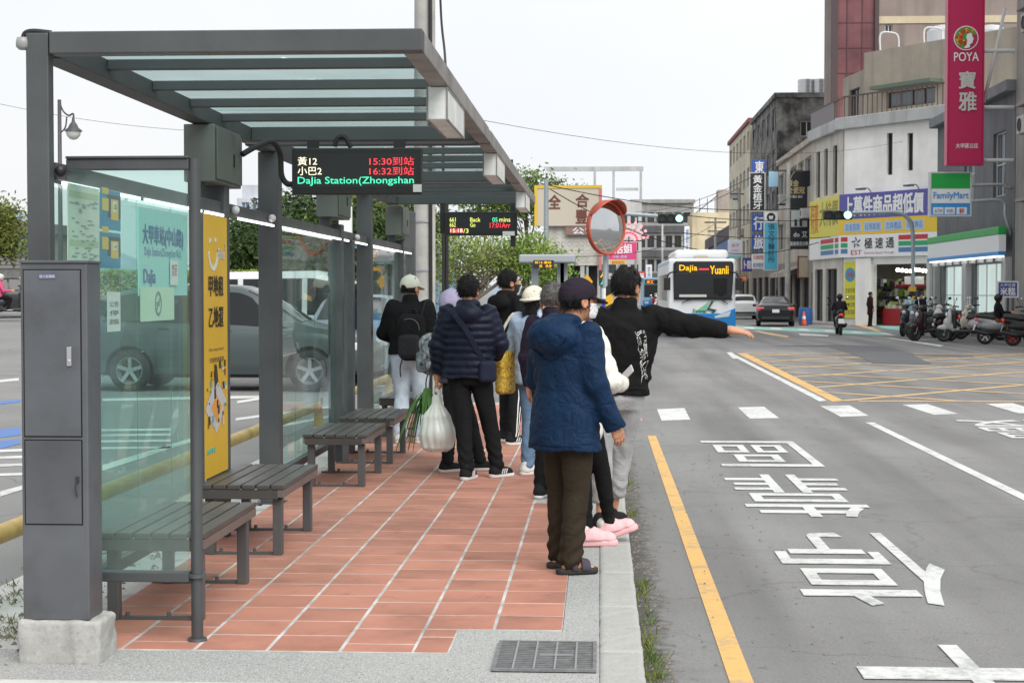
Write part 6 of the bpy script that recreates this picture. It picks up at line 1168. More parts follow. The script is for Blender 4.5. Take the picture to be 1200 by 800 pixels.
# ================================================================ TOWN
def wallm(n, c, **k): return mat(n, c, .85, var=.14, vscale=.6, stain=k.pop('stain', .22), sscale=k.pop('sscale', .5), bump=.15, bscale=12, streak=k.pop('streak', .4), **k)
WG = mat('window_glass', (.03, .037, .04), .08, spec=.7); WGB = mat('window_glass_blue', (.10, .14, .17), .1, spec=.7); FRW = mat('frame_white', (.62, .63, .63), .5); FRD = mat('frame_dark', (.06, .06, .065), .5)
def onpl(px, py, T):
    Ti = T.inverted(); o = Ti @ _c; d = Ti.to_3x3() @ ray(px, py); t = -o.z / d.z; p = o + d * t; return p.x, p.y
def prect(x0, y0, x1, y1, T): a = onpl(x0, y1, T); c = onpl(x1, y0, T); a2 = onpl(x1, y1, T); return a[0], c[0], (a[1] + a2[1]) / 2, (onpl(x0, y0, T)[1] + c[1]) / 2
def facade(T, x0, x1, y0, y1, holes, m, parent, th=.28, frame_m=FRW, glass=WG, name='wall', mull=1, rows=1):
    """wall sheet with real openings; every opening gets a window part (frame) with its pane"""
    xs = sorted({x0, x1, *[min(max(v, x0), x1) for h in holes for v in h[:2]]}); ys = sorted({y0, y1, *[min(max(v, y0), y1) for h in holes for v in h[2:4]]}); b = MB(T)
    for ya, yb in zip(ys[:-1], ys[1:]):
        run = None
        for xa, xb in list(zip(xs[:-1], xs[1:])) + [(None, None)]:
            solid = xa is not None and not any(h[0] - 1e-6 <= xa and xb <= h[1] + 1e-6 and h[2] - 1e-6 <= ya and yb <= h[3] + 1e-6 for h in holes)
            if solid: run = (run[0], xb) if run else (xa, xb)
            elif run: b.box(run[0], run[1], ya, yb, -th, 0); run = None
    w = b.build(name, m, parent)
    for h in holes:
        xa, xb, ya, yb = h[:4]; kind = h[4] if len(h) > 4 else 'w'
        if kind == 'open': continue
        f = .05; d = -th * .6; b = MB(T); fm = frame_m
        b.box(xa, xa + f, ya, yb, d, d + .05); b.box(xb - f, xb, ya, yb, d, d + .05); b.box(xa + f, xb - f, ya, ya + f, d, d + .05); b.box(xa + f, xb - f, yb - f, yb, d, d + .05); n = h[5] if len(h) > 5 else mull
        for k in range(1, n): xm = xa + (xb - xa) * k / n; b.box(xm - .025, xm + .025, ya + f, yb - f, d, d + .045)
        for k in range(1, rows): ym = ya + (yb - ya) * k / rows; b.box(xa + f, xb - f, ym - .02, ym + .02, d, d + .04)
        wo = b.build('window', fm, parent); b = MB(T); b.box(xa + .02, xb - .02, ya + .02, yb - .02, d - .03, d - .015); b.build('pane', h[6] if len(h) > 6 else glass, wo)
    return w
def core(x0, x1, y0, y1, z0, z1, m, parent, name='core'): b = MB(); b.box(x0, x1, y0, y1, z0, z1); return b.build(name, m, parent)
TS = lambda X: frame((X, 0, 0), (0, -1, 0))           # street-side face (looks to -x): local x = -Y
def sidehole(ya, yb, z0, z1, *k): return (-yb, -ya, z0, z1) + k
# ---------- concrete block at the right picture edge
CONB = wallm('bare_concrete', '#9a9791', stain=.35); b1 = tag(empty('concrete_building', (16, 50, 0)), 'bare concrete building at the right picture edge above the shops', 'building')
holes = [sidehole(y, y + 1.9, z, z + 1.5, 'w', 2) for z in (5.2, 8.4, 11.6, 14.8) for y in (47.5, 50.4, 53.3)]
facade(TS(14.3), -56.9, -40, 0, 22, holes, CONB, b1); core(14.62, 26, 40, 56.9, 0, 22, CONB, b1); b = MB(); b.box(14.31, 14.6, 56.6, 56.89, 0, 22); b.build('corner', CONB, b1)
for z in (4.7, 7.9, 11.1, 14.3): b = MB(); b.box(14.0, 14.298, 46.8, 55.8, z, z + .12); b.build('ledge', CONB, b1, bev=.02)
for y, z in ((54.2, 6.9), (53.8, 10.2), (51.2, 7.0)):
    o = tag(empty('air_conditioner', (13.9, y, z)), f'boxy air conditioner unit on the concrete wall at {"lower" if z < 6.95 else "upper" if z > 9 else "middle"} height', 'air conditioner'); b = MB(); b.box(13.85, 14.29, y, y + .85, z, z + .6); b.build('case', mat('ac_grey', (.5, .5, .49), .6, stain=.3), o, bev=.03); b = MB(); b.lathe([(.22, 0), (.22, .03), (.2, .03)], (13.85, y + .45, z + .3), (-1, 0, 0), 20); b.cyl((13.849, y + .45, z + .3), (13.845, y + .45, z + .3), .2, n=20); b.build('fan_grille', FRD, o)
# ---------- dark grey building with the convenience store
DKG = wallm('dark_grey_render', '#6c6d70'); b2 = tag(empty('store_building', (18, 63, 0)), 'dark grey two-storey building housing the convenience store', 'building')
T = TS(14.3); sh_ = [sidehole(58.6, 63.0, .35, 2.75, 'w', 3, mat('glowing_store_glass', (.16, .24, .22), .08, spec=.7, emit=(.75, .9, .85), estr=.45)), sidehole(64.2, 68.6, .35, 2.75, 'w', 3, mat('glowing_store_glass', (.16, .24, .22), .08))]  # panes glow themselves, standing in for a lit store interior
facade(T, -69.9, -57.0, 0, 8.6, sh_ + [sidehole(58.3, 60.1, 5.1, 7.4, 'w', 2, WGB), sidehole(63.0, 64.8, 5.1, 7.4, 'w', 2, WGB)], DKG, b2, rows=2)
core(14.62, 26, 57, 69.9, 0, 8.6, DKG, b2); b = MB(); b.box(13.95, 26, 56.95, 70.0, 8.6, 9.0); b.build('roof_slab', wallm('grey_slab', '#7d7f82'), b2, bev=.03)
b = MB(); b.box(14.31, 26, 69.62, 69.9, 0, 8.6); b.build('far_wall', wallm('white_tile_wall', '#d5d5d2'), b2)
for y in (57.5, 63.6, 69.4): b = MB(); b.box(14.05, 14.298, y - .3, y + .3, 0, 2.9); b.build('column', wallm('pale_column', '#b9b9b6'), b2, bev=.02)
b = MB(); b.box(13.9, 14.04, 69.45, 70.05, 0, 3.2); b.build('white_pillar', wallm('white_tile_wall', '#d5d5d2'), b2, bev=.02)
GRN = mat('sign_green', '#14a043', .45); SWH = mat('sign_white', (.78, .79, .8), .45); SBL = mat('sign_blue', '#2f8fd0', .45)
aw = tag(empty('store_fascia', (13.9, 63, 2.95)), 'long green, white and blue store fascia over the shop windows', 'sign')
z0, z1 = 2.95, 3.95; b = MB(); b.box(13.8, 14.045, 57.1, 69.3, z0 + .14, z0 + .72); b.build('white_band', SWH, aw); b = MB(); b.box(13.77, 14.046, 57.07, 69.33, z0 + .721, z1); b.build('green_band', GRN, aw, bev=.03); b = MB(); b.box(13.78, 14.046, 57.08, 69.32, z0, z0 + .138); b.build('blue_band', SBL, aw, bev=.02); b = MB(); b.box(13.84, 14.04, 57.3, 69.1, z0 - .06, z0 - .002); b.build('lit_soffit', emis('soffit_light', (1, 1, .97), 1.4), aw)
for k in range(9): b = MB(); b.box(13.86, 14.04, 57.6 + 1.35 * k, 57.85 + 1.35 * k, z0 - .2, z0 - .062); b.build('soffit_rib', FRW, aw)
def hang_sign(name, label, Y, box, m, th=.12, cat='sign', edge=None):
    x0, x1, z0, z1 = rc(*box, Y); o = tag(empty(name, ((x0 + x1) / 2, Y, z0)), label, cat); b = MB(); b.box(x0, x1, Y, Y + th, z0, z1); b.build('board', m, o, bev=.015)
    if edge: b = MB(); e = .05; b.box(x0 - e, x0, Y - .02, Y + th + .02, z0 - e, z1 + e); b.box(x1, x1 + e, Y - .02, Y + th + .02, z0 - e, z1 + e); b.box(x0, x1, Y - .02, Y + th + .02, z0 - e, z0); b.box(x0, x1, Y - .02, Y + th + .02, z1, z1 + e); b.build('edging', edge, o)
    return o
def stxt(o, s, Y, box, m, bold=.01, lift=.006): return text(s, PT_(Y), *rc(*box, Y), m, o, 'lettering', lift, bold)
def svt(o, s, Y, box, m, bold=.015): x0, x1, z0, z1 = rc(*box, Y); return vtext(s, PT_(Y), (x0 + x1) / 2, x1 - x0, z1, z1 - z0, m, o, .1, bold, .006)
def spanel(o, Y, box, m, lift=.01, name='panel'): x0, x1, z0, z1 = rc(*box, Y); b = MB(PT_(Y)); b.box(x0, x1, z0, z1, 0, lift); return b.build(name, m, o)
MAG = mat('sign_magenta', '#b81e55', .4); IW = mat('sign_ink_white', (.8, .8, .8), .5); SILV = mat('raised_silver', (.65, .64, .62), .35, metal=.4)
o = hang_sign('magenta_sign', 'tall magenta vertical shop sign with a round flower emblem', 57, (1111, -60, 1153, 192), MAG, .4, edge=MAG)
c = at(1132, 45, 57); T = frame((c.x, 56.985, c.z), (1, 0, 0)); r = 14 * 57 / 1900
b = MB(T); b.cyl((0, 0, 0), (0, 0, .015), r, n=40); b.build('emblem_ring', IW, o); b = MB(T); b.cyl((0, 0, .014), (0, 0, .022), r * .92, n=40); b.build('emblem_ground', MAG, o)
rr = random.Random(3); b = MB(T)
b.use(0); b.poly([(r * .9 * math.cos(t), r * .9 * math.sin(t), .026) for t in np.linspace(R(20), R(250), 24)] + [(r * .05, -r * .35, .026), (r * .12, r * .25, .026)])
for k in range(40):
    a, q = rr.uniform(R(35), R(240)), rr.uniform(.3, .82) * r; b.use(rr.choice((1, 2, 3, 3, 2))); s_ = rr.uniform(.05, .14) * r; b.cyl((q * math.cos(a), q * math.sin(a), .027 + k * .0003), (q * math.cos(a), q * math.sin(a), .0275 + k * .0003), s_, n=7)
b.use(3)
for qx, qy in ((-.28, .55), (-.1, -.4), (-.45, -.3)):
    for k in range(5): a = k * 1.257; b.cyl((qx * r + .11 * r * math.cos(a), qy * r + .11 * r * math.sin(a), .041), (qx * r + .11 * r * math.cos(a), qy * r + .11 * r * math.sin(a), .042), .08 * r, n=8)
b.build('flowers', [mat('leaf_green', '#4a9a3a', .5), mat('petal_yellow', '#d8b02c', .5), mat('petal_orange', '#d87a2c', .5), mat('petal_red', '#c02a2a', .5)], o)
b = MB(T); b.poly([(x * r, y * r, .045) for x, y in ((.05, .3), (.3, .42), (.46, .3), (.5, .1), (.62, -.1), (.53, -.14), (.55, -.22), (.5, -.3), (.5, -.42), (.36, -.46), (.28, -.58), (.3, -.75), (.0, -.85), (-.2, -.8), (.02, -.55), (.08, -.2), (-.02, .05))][::-1]); b.build('profile_face', IW, o)
Tm = PT_(56.98); stxt(o, 'POYA', 56.98, (1118, 61.5, 1147, 72), IW, .012); stxt(o, '寶', 56.98, (1123.5, 84, 1143, 104), SILV, .025, .03); stxt(o, '雅', 56.98, (1123.5, 108, 1144, 130), SILV, .025, .03); stxt(o, '大甲蔣公店', 56.98, (1120, 168, 1146, 174), IW)
for py in (60, 126, 188): a = at(1153, py, 57.2); b = MB(); b.cyl((a.x, 57.2, a.z), (14.3, 57.2, a.z), .07, n=10); b.build('bracket_arm', FRW, o, smooth=True, auto=40)
b = MB(); b.cyl(at(1153, 120, 57.2), at(1178, 10, 57.2), .06, n=8); b.build('stay', FRW, o, smooth=True)
o = hang_sign('store_sign', 'square green and white store sign on bent grey arms', 57.3, (1091, 203, 1137, 252), SWH, .3, edge=mat('sign_edge', (.55, .56, .57), .5))
spanel(o, 57.3, (1091, 203, 1137, 221), GRN, .012, 'green_band'); spanel(o, 57.3, (1091, 238, 1137, 252), SBL, .01, 'blue_band'); stxt(o, 'FamilyMart', 57.3, (1094, 225, 1135, 235), SBL, .02, .012)
for x in (1093.5, 1107, 1121): spanel(o, 57.29, (x, 243, x + 12, 251), SWH, .008, 'icon_panel')
stxt(o, 'ATM', 57.27, (1095, 245, 1104, 249.5), INKB); stxt(o, 'WiFi', 57.27, (1109, 245, 1117, 249.5), INKB); stxt(o, '鮮', 57.27, (1124, 244, 1130, 250), mat('ink_red', (.5, .04, .05), .6))
for py in (217, 236): a = at(1137, py, 57.4); b = MB(); b.tube(spline([(a.x, 57.45, a.z), (a.x + 1.1, 57.45, a.z + .02), (14.1, 57.45, a.z - (.05 if py < 230 else .5)), (14.29, 57.45, a.z - (.1 if py < 230 else 1.2))]), .06, 8); b.build('support_arm', mat('galv_arm', (.42, .43, .44), .45, metal=.5), o, smooth=True)
# ---------- corner building with the big sale signs
WTL = wallm('white_painted_wall', '#f4f2ee', stain=.05, streak=.12); CB = tag(empty('corner_building', (16, 84, 0)), 'white corner building with purple and yellow sale banners over an open shop', 'building')
PA, PB, PC_ = Vector((12.4, 83.5, 0)), Vector((16.6, 77.6, 0)), Vector((11.75, 90.5, 0))
TF = frame(PA, (PB - PA)); TL_ = frame(PC_, (PA - PC_)); WF, WL = (PB - PA).length, (PA - PC_).length
f = lambda *bx: prect(*bx, TF)
sx0, sx1, _, _ = f(1036, 310, 1092, 380); sx0 = 2.05; zt_shop = 3.05
h1 = f(1039, 156, 1046, 205); h2 = f(1063, 156, 1070, 200)
facade(TF, 0, WF, 0, 9.9, [(sx0, WF - .6, 0.001, zt_shop, 'open'), (h1[0], h1[1], h1[2], h1[3]), (h2[0], h2[1], h2[2], h2[3])], WTL, CB, frame_m=FRD)
l = lambda *bx: prect(*bx, TL_)
facade(TL_, 0, WL - .3, 0, 9.9, [(.6, 2.4, .1, 2.9, 'w', 1), (3.2, 5.6, .1, 2.9, 'w', 2), (.7, 1.6, 6.8, 9.3), (2.6, 3.4, 6.8, 9.3), (4.6, 5.5, 6.8, 9.3)], wallm('cream_wall', '#cfcac0'), CB, frame_m=FRD)
b = MB(); b.add([tuple(p) for p in (PA + Vector((.3, .35, 4.2)), PB + Vector((.3, .35, 4.2)), Vector((27, 80, 4.2)), Vector((27, 92, 4.2)), PC_ + Vector((.35, 0, 4.2)), PA + Vector((.3, .35, 9.9)), PB + Vector((.3, .35, 9.9)), Vector((27, 80, 9.9)), Vector((27, 92, 9.9)), PC_ + Vector((.35, 0, 9.9)))], [(0, 1, 2, 3, 4)[::-1], (5, 6, 7, 8, 9), (0, 1, 6, 5), (1, 2, 7, 6), (2, 3, 8, 7), (3, 4, 9, 8), (4, 0, 5, 9)]); b.build('core', WTL, CB)
b = MB(TF); b.box(-.35, WF + .3, 9.9, 10.5, -.6, .35); b.build('cornice', wallm('cornice_grey', '#b5b6b6'), CB, bev=.03); b = MB(TL_); b.box(0, WL - .4, 9.9, 10.5, -.6, .35); b.build('cornice', wallm('cornice_grey', '#b5b6b6'), CB, bev=.03)
RAILM = mat('balcony_rail', '#5b4a44', .6)
for T_, w in ((TF, WF), (TL_, WL - .4)):
    b = MB(T_); b.box(.05, w - .05, 11.5, 11.58, .1, .18); rl = b.build('balcony_rail', RAILM, CB); n = int(w / .32); b = MB(T_)
    for k in range(n): b.box(.1 + k * w / n, .14 + k * w / n, 10.52, 11.5, .12, .16)
    o = b.build('balusters', RAILM, CB); o['kind'] = 'stuff'
b = MB(TL_); b.box(.3, WL - 1.5, 10.52, 11.45, .19, .22); b.build('balcony_panel', mat('balcony_panel', '#7b7577', .6), CB)
BGE = wallm('beige_render', '#a39a8d', stain=.15); TF2 = frame(PA + Vector((1.6, 2.6, 0)), (PB - PA)); g2 = lambda *bx: prect(*bx, TF2)
hh = g2(1040, 105, 1096, 124); facade(TF2, -.3, WF + 4, 10.0, 14.2, [(hh[0], hh[1], hh[2], hh[3], 'w', 4)], BGE, CB, frame_m=FRD, glass=WGB); core(16.5, 28, 86.5, 92, 10, 14.2, BGE, CB, 'upper_core'); TL2 = frame(PC_ + Vector((1.6, 0, 0)), (PA + Vector((1.6, 2.6, 0)) - PC_ - Vector((1.6, 0, 0)))); facade(TL2, 0, (PA + Vector((1.6, 2.6, 0)) - PC_ - Vector((1.6, 0, 0))).length - .3, 10.0, 13.4, [(1.2, 3.0, 10.2, 12.6, 'w', 2)], BGE, CB, frame_m=FRD)
b = MB(TF2); b.box(hh[0] - .4, hh[1] + .5, hh[3] + .12, hh[3] + .3, -.1, .9); b.build('window_canopy', mat('green_canopy', '#5f6d62', .6), CB)
b = MB()
for a_ in ((14.6, 86, 14.2), (17.5, 84.5, 14.2), (16.6, 84.6, 14.2)): p = Vector(a_); b.tube(spline([p, p + Vector((0, 0, .9)), p + Vector((.5, 0, 1.0)), p + Vector((.9, 0, .8)), p + Vector((.95, 0, 0))]), .05, 6)
b.build('roof_pipes', FRW, CB, smooth=True)
# sale banners
PUR = mat('banner_purple', '#5a57a0', .5); YL = mat('banner_yellow', '#e3bd3a', .5); YLL = mat('banner_lime', '#d9d04a', .5); IR = mat('ink_red', (.5, .04, .05), .6); IGR = mat('ink_green', (.03, .36, .14), .6)
bn = tag(empty('sale_banner', PA + Vector((1, -1, 3.4))), 'stacked purple, yellow and white shop banners wrapped round the white corner', 'banner')
zA, zB, zC, zD = 3.42, 4.55, 5.35, 6.62
for T_, x0, x1, tag_ in ((TF, -.12, WF + .12, 'f'), (TL_, .1, WL + .1, 'l')):
    for za, zb, m, nm in ((zA, zB - .004, SWH, 'white_panel'), (zB, zC - .004, YL if tag_ == 'f' else YLL, 'yellow_panel'), (zC, zD, PUR if tag_ == 'f' else YLL, 'purple_panel' if tag_ == 'f' else 'lime_panel')):
        b = MB(T_); b.box(x0, x1 - (.1 if tag_ == 'l' else 0), za, zb, .01, .22); b.build(nm, m, bn, bev=.01)
def bt(s, T_, x0, x1, y0, y1, m, bold=.02): return text(s, T_, x0, x1, y0, y1, m, bn, 'lettering', .228, bold)
XT = onpl(1086, 240, TF)[0]; bt('上萬件商品超低價', TF, .25, XT, zC + .16, zD - .16, IW, .035)
for k, s_ in enumerate(('五金百貨', '日用家居', '文具禮品', '玩具飾品')): b = MB(TF); xx = .25 + k * XT / 4; b.box(xx, xx + XT / 4 - .2, zB + .15, zC - .18, .221, .227); b.build('small_panel', mat('pale_blue_panel', '#a8c0dc', .5), bn); text(s_, TF, xx + .1, xx + XT / 4 - .3, zB + .22, zC - .25, INKB, bn, 'lettering', .231)
bt('極 速 通', TF, 1.7, 3.7, zA + .42, zB - .18, INK, .02); bt('Extreme Speed Through', TF, 1.7, 3.7, zA + .12, zA + .26, IR, .0); bt('EST', TF, .75, 1.5, zA + .12, zA + .36, IR, .01)
b = MB(TF); b.T = TF
for k in range(5): a = k * 1.257; cx, cy = 1.12, zB - .38; b.tube([(cx + .1 * math.cos(a), cy + .1 * math.sin(a), .23), (cx + .3 * math.cos(a + .5), cy + .26 * math.sin(a + .5), .23)], .035, 6)
b.build('swirl_emblem', mat('swirl', '#3a4a5a', .5), bn)
for T_, xs in ((TF, ((.02, .5), (4.0, XT + .3))), (TL_, ((WL - 4.2, WL - 1.3), (WL - 1.0, WL - .25)))):
    for xa, xb in xs:
        for k, m in enumerate((IR, IGR, INKB)): b = MB(T_); b.box(xa, xb, zB - .33 - .3 * k, zB - .1 - .3 * k, .221, .226); b.build('colour_stripe', m, bn)
text('特賣', TL_, .4, 2.2, zB + .3, zD - .2, mat('ink_orange2', (.65, .2, .04), .6), bn, 'lettering', .228, .02); text('大特價', TL_, 2.6, WL - .4, zC - .2, zD - .2, mat('ink_olive', (.32, .26, .05), .6), bn, 'lettering', .228, .02)
for k in (2.0, 5.2): b = MB(TF); b.tube(spline([(k, zD, .1), (k, zD + .2, .3), (k + .1, zD + .18, .9)]), .025, 6); b.box(k - .12, k + .3, zD + .1, zD + .18, .75, 1.05); b.build('spot_lamp', FRD, bn)
# shop interior
si = tag(empty('shop_interior', (17, 82, 0)), 'lit open shop with red counters and hanging goods under the banners', 'shop')
Ts = TF; x0, x1 = sx0, WF - .6
b = MB(Ts); b.box(-7.2, x1 + .6, .0, 3.4, -7.2, -7.0); b.build('back_wall', wallm('shop_back', '#b9b4ac'), si); b = MB(Ts); b.prism([(0.1, .3), (x1 + .6, .3), (x1 + .6, 7), (-7, 7), (-7, 5.0)], 0, .08); b.v = [Ts @ Vector((p.x, 3.22 + p.z, -p.y)) for p in [Ts.inverted() @ q for q in b.v]]; b.build('shop_ceiling', wallm('shop_ceiling', '#8d8a85'), si)
b = MB(Ts); b.box(x1 + .6, x1 + .68, 0, 3.3, -7, -.3); b.build('side_wall', wallm('shop_back', '#b9b4ac'), si)
b = MB(Ts); b.box(x0 + .0, x1, .02, .85, -1.3, -.7); b.build('red_counter', mat('counter_red', '#a3202a', .5), si, bev=.02)
rr = random.Random(8); cols = [mat('good_%d' % i, c, .6) for i, c in enumerate(('#7f9a3a', '#b7c46a', '#cfcfca', '#8d2a2a', '#303438', '#5a6f86', '#c9b37a', '#4b6b4b'))]
for row in range(4):
    b = MB(Ts); zz = -1.9 - row * 1.2; xl = min(x0 - .3, (zz + .9) * 1.5); b.box(xl - .1, x1 + .3, .0, .04, zz - .4, zz); 
    for sv in range(4): b.use(4); b.box(xl, x1 + .2, .42 + .5 * sv, .45 + .5 * sv, zz - .35, zz)
    for sv in range(4):
        x = xl
        while x < x1 + .1: w = rr.uniform(.08, .24); b.use(rr.randrange(8)); b.box(x, x + w * .92, .452 + .5 * sv, .452 + .5 * sv + rr.uniform(.15, .42), zz - .3, zz - rr.uniform(.0, .12)); x += w
    o = b.build('shelf_goods', cols, si); o['kind'] = 'stuff'
b = MB(Ts)
for k in range(30): x = rr.uniform(x0 + .05, x1 - .15); b.use(rr.choice((0, 1, 1, 2))); b.box(x, x + .15, .852 + k * 1e-4, rr.uniform(.95, 1.2), -1.25, -.8 + k * .002)
o = b.build('counter_goods', cols, si); o['kind'] = 'stuff'
LAMP = emis('shop_lamp', (1, .97, .9), 16.0)
for k in range(16):
    zk = -1.2 - 1.35 * (k % 4); xk = x1 - .3 - 1.15 * (k // 4) + zk * .75 + .6; b = MB(Ts); b.cyl((xk, 3.2, zk), (xk, 2.85, zk), .01, n=4); b.build('lamp_cord', FRD, si); b = MB(Ts); b.ball((xk, 2.78, zk), .09, 10, 8); b.build('lamp_globe', LAMP, si, smooth=True)
b = MB(Ts); b.box(x0, x1, 1.95, 2.05, -1.62, -1.6); b.build('red_rail', mat('counter_red', '#a3202a', .5), si); b = MB(Ts); b.box(x0 + .6, x0 + 1.9, 2.06, 2.45, -1.62, -1.6); b.build('hanging_banner', IW, si)
# lime poster on the side wall of the corner
o = tag(empty('lime_poster', (12.8, 83, .5)), 'lime yellow poster with a blue circle on the corner building', 'poster'); b = MB(TF); b.box(.12, .95, .35, 3.2, .02, .06); b.build('board', mat('poster_lime', '#d3cf3d', .5), o); b = MB(TF); b.cyl((.53, 2.55, .061), (.53, 2.55, .066), .36, n=24); b.build('blue_disc', mat('disc_blue', '#4f8fb0', .5), o)
text('特價', TF, .34, .74, 2.4, 2.7, IR, o, 'lettering', .07)
for k in range(4): text('五金百貨', TF, .2, .87, .55 + .36 * k, .8 + .36 * k, INK, o, 'lettering', .064)
b = MB(TF); b.box(1.0, 2.05, 0, 3.38, .003, .16); b.build('front_pillar', WTL, CB, bev=.02)
# brown tower far behind
tw = tag(empty('apartment_tower', (22, 110, 0)), 'tall brown apartment tower with a dull red netted face behind the corner building', 'building'); BRT = wallm('brown_tile', '#8b7f79', stain=.1); q = lambda *bx: rc(*bx, 105); x0, x1, _, _ = q(973, 0, 1250, 300); xm = q(1028, 0, 1028, 10)[0]
facade(PT_(105), xm, x1, 0, 36, [(*rc(1037, 29, 1046, 38, 105), 'w', 2), (*rc(1100, 29, 1112, 36, 105), 'w', 2), (*rc(1160, 30, 1170, 38, 105), 'w', 2)], BRT, tw); core(x0 + .02, x1, 105.35, 108.5, 0, 36, BRT, tw); b = MB(PT_(105)); b.box(x0 + .4, xm - .004, 0, 36, -.3, .0); b.build('red_face', mat('dull_red_net', '#6f474b', .8, var=.4, vscale=.5, streak=.4), tw)
b = MB(PT_(105)); b.box(x0, x0 + .396, 0, 36, -.3, .05); b.box(xm - .16, xm + .1, 0, 36, .001, .16); b.build('edge_pipe', mat('dark_pipe', '#4a3d3f', .7), tw); b = MB(PT_(105)); z = rc(1030, 19, 1100, 28, 105); b.box(xm + .11, x1, z[2], z[3], .002, .06); b.build('cream_course', wallm('cream_course', '#c3b59b'), tw)
b = MB(PT_(105))
for k in range(10): b.box(x0 + .41, xm - .17, 14 + 1.6 * k, 14.05 + 1.6 * k, .002, .03)
for k in range(1, 3): xx = x0 + (xm - x0) * k / 3; b.box(xx, xx + .05, 12, 36, .031, .05)
b.build('net_battens', mat('net_batten', '#5a3a40', .8), tw)
for k, (px, py) in enumerate(((1104, 52), (1160, 48))):
    o = tag(empty('water_tank', at(px, py, 88)), ['steel water tank on the roof left of the magenta sign', 'steel water tank on the roof partly behind the magenta sign'][k], 'water tank'); p = at(px, 66, 88); b = MB(); b.cyl((p.x, 88, p.z - .6), (p.x, 88, p.z + 1.3), .8, n=24); b.build('drum', mat('tank_steel', (.6, .61, .62), .3, metal=.6), o, smooth=True, auto=40); b = MB(); b.lathe([(.8, 0), (.6, .25), (.15, .36), (0, .37)], (p.x, 88, p.z + 1.3), (0, 0, 1), 24); b.build('lid', mat('tank_steel', (.6, .61, .62), .3, metal=.6), o, smooth=True)
    b = MB(); [b.cyl((p.x + dx, 88 + dy, 14.1), (p.x + dx, 88 + dy, p.z - .6), .05, n=6) for dx in (-.6, .6) for dy in (-.5, .5)]; b.build('stand', FRD, o)
# ---------- buildings further along the street
def street_house(name, label, Y0, Y1, H_, m, X=12.4, storeys=4, gl=WG, roof=None, ww=2.0, front=None, fm=FRW, z1=3.6):
    o = tag(empty(name, (X + 4, (Y0 + Y1) / 2, 0)), label, 'building'); hs = []; n = max(1, int((Y1 - Y0) / 3.2)); fl = (H_ - z1) / storeys
    for s_ in range(storeys):
        for k in range(n): yc = Y0 + (Y1 - Y0) * (k + .5) / n; hs.append(sidehole(yc - ww / 2, yc + ww / 2, z1 + fl * s_ + fl * .28, z1 + fl * s_ + fl * .8, 'w', 2))
    facade(TS(X), -Y1, -(Y0 + .3), z1, H_, hs, m, o, glass=gl, frame_m=fm)
    b = MB(); nb = max(1, int((Y1 - Y0) / 4.2))
    facade(TS(X), -Y1, -(Y0 + .3), 0, z1 - .004, [sidehole(Y0 + .6 + (Y1 - Y0 - .6) * k / nb, Y0 + (Y1 - Y0 - .6) * (k + .85) / nb, .05, z1 - .8, 'w', 3) for k in range(nb)], wallm('shopfront_' + name, '#8f887f'), o, frame_m=FRD)
    facade(PT_(Y0), X, X + 12, 0, H_, front or [], m, o); core(X + .32, X + 12, Y0 + .31, Y1, 0, H_, m, o); b = MB(); b.box(X - .2, X + 12.1, Y0 - .15, Y1, H_, H_ + .35); b.build('parapet', roof or m, o, bev=.03); return o
street_house('low_house', 'cream house with dark green glazed upper floor behind the black boards', 92.5, 114, 10.4, wallm('cream_house', '#b9b0a2'), storeys=2, gl=mat('dark_green_glass', (.02, .045, .04), .1), ww=3.0)
street_house('stained_building', 'dark stained concrete building rising over the hanging signs', 115.2, 134, 15.3, mat('stained_concrete', '#3b3b3d', .9, var=.9, vscale=.9, col2='#9a9894', stain=.8, sscale=1.4, streak=.6), storeys=4, front=[(*rc(938, 142, 953, 160, 115.2), 'w', 2)])
street_house('cream_building', 'narrow cream building with a thin red roof edge beyond the stained one', 134.5, 156, 15.6, wallm('pale_cream', '#d2c9b4'), X=12.3, storeys=4, roof=mat('red_edge', '#8a4a48', .7))
for k, px in enumerate((944, 960)):
    o = tag(empty('roof_tank', at(px, 113, 118)), ['ribbed', 'second ribbed'][k] + ' steel roof tank on the stained building' + ['', ', next to the beige upper floor'][k], 'water tank'); p = at(px, 113, 118); b = MB(); b.cyl((p.x, 118, 15.66), (p.x, 118, 16.9), .55, n=20); b.build('drum', mat('tank_steel', (.6, .61, .62), .3, metal=.6), o, smooth=True, auto=40); b = MB()
    for q_ in range(4): b.cyl((p.x, 118, 15.8 + .3 * q_), (p.x, 118, 15.86 + .3 * q_), .575, n=20)
    b.build('ribs', mat('tank_steel', (.6, .61, .62), .3, metal=.6), o)
# hanging signs along the street
BKS = mat('sign_black', (.02, .023, .03), .4); BLS = mat('sign_blue2', '#3a5aa8', .5); CYS = mat('sign_cyan', '#53b3cf', .5); NVS = mat('sign_navy', '#22375f', .5)
o = hang_sign('hanging_sign', 'blue hanging sign with one white character above the black dental sign', 110, (881, 187, 898, 203), BLS, .25); stxt(o, '東', 110, (885, 189, 895, 202), IW, .03)
o = hang_sign('hanging_sign', 'black vertical hanging sign with four white characters', 104, (879, 203, 896, 247), BKS, .25, edge=mat('sign_edge', (.55, .56, .57), .5)); svt(o, '黃金植牙', 104, (882.5, 205, 893, 246), IW)
o = hang_sign('hanging_sign', 'blue hanging sign with the upper travel character', 111, (881, 251.5, 896, 271), BLS, .25); stxt(o, '行', 111, (883.5, 254, 894, 269), IW, .03)
o = hang_sign('hanging_sign', 'blue hanging sign with the lower travel character', 111, (881, 274.5, 896, 293), BLS, .25); stxt(o, '旅', 111, (883.5, 276, 894, 291.5), IW, .03)
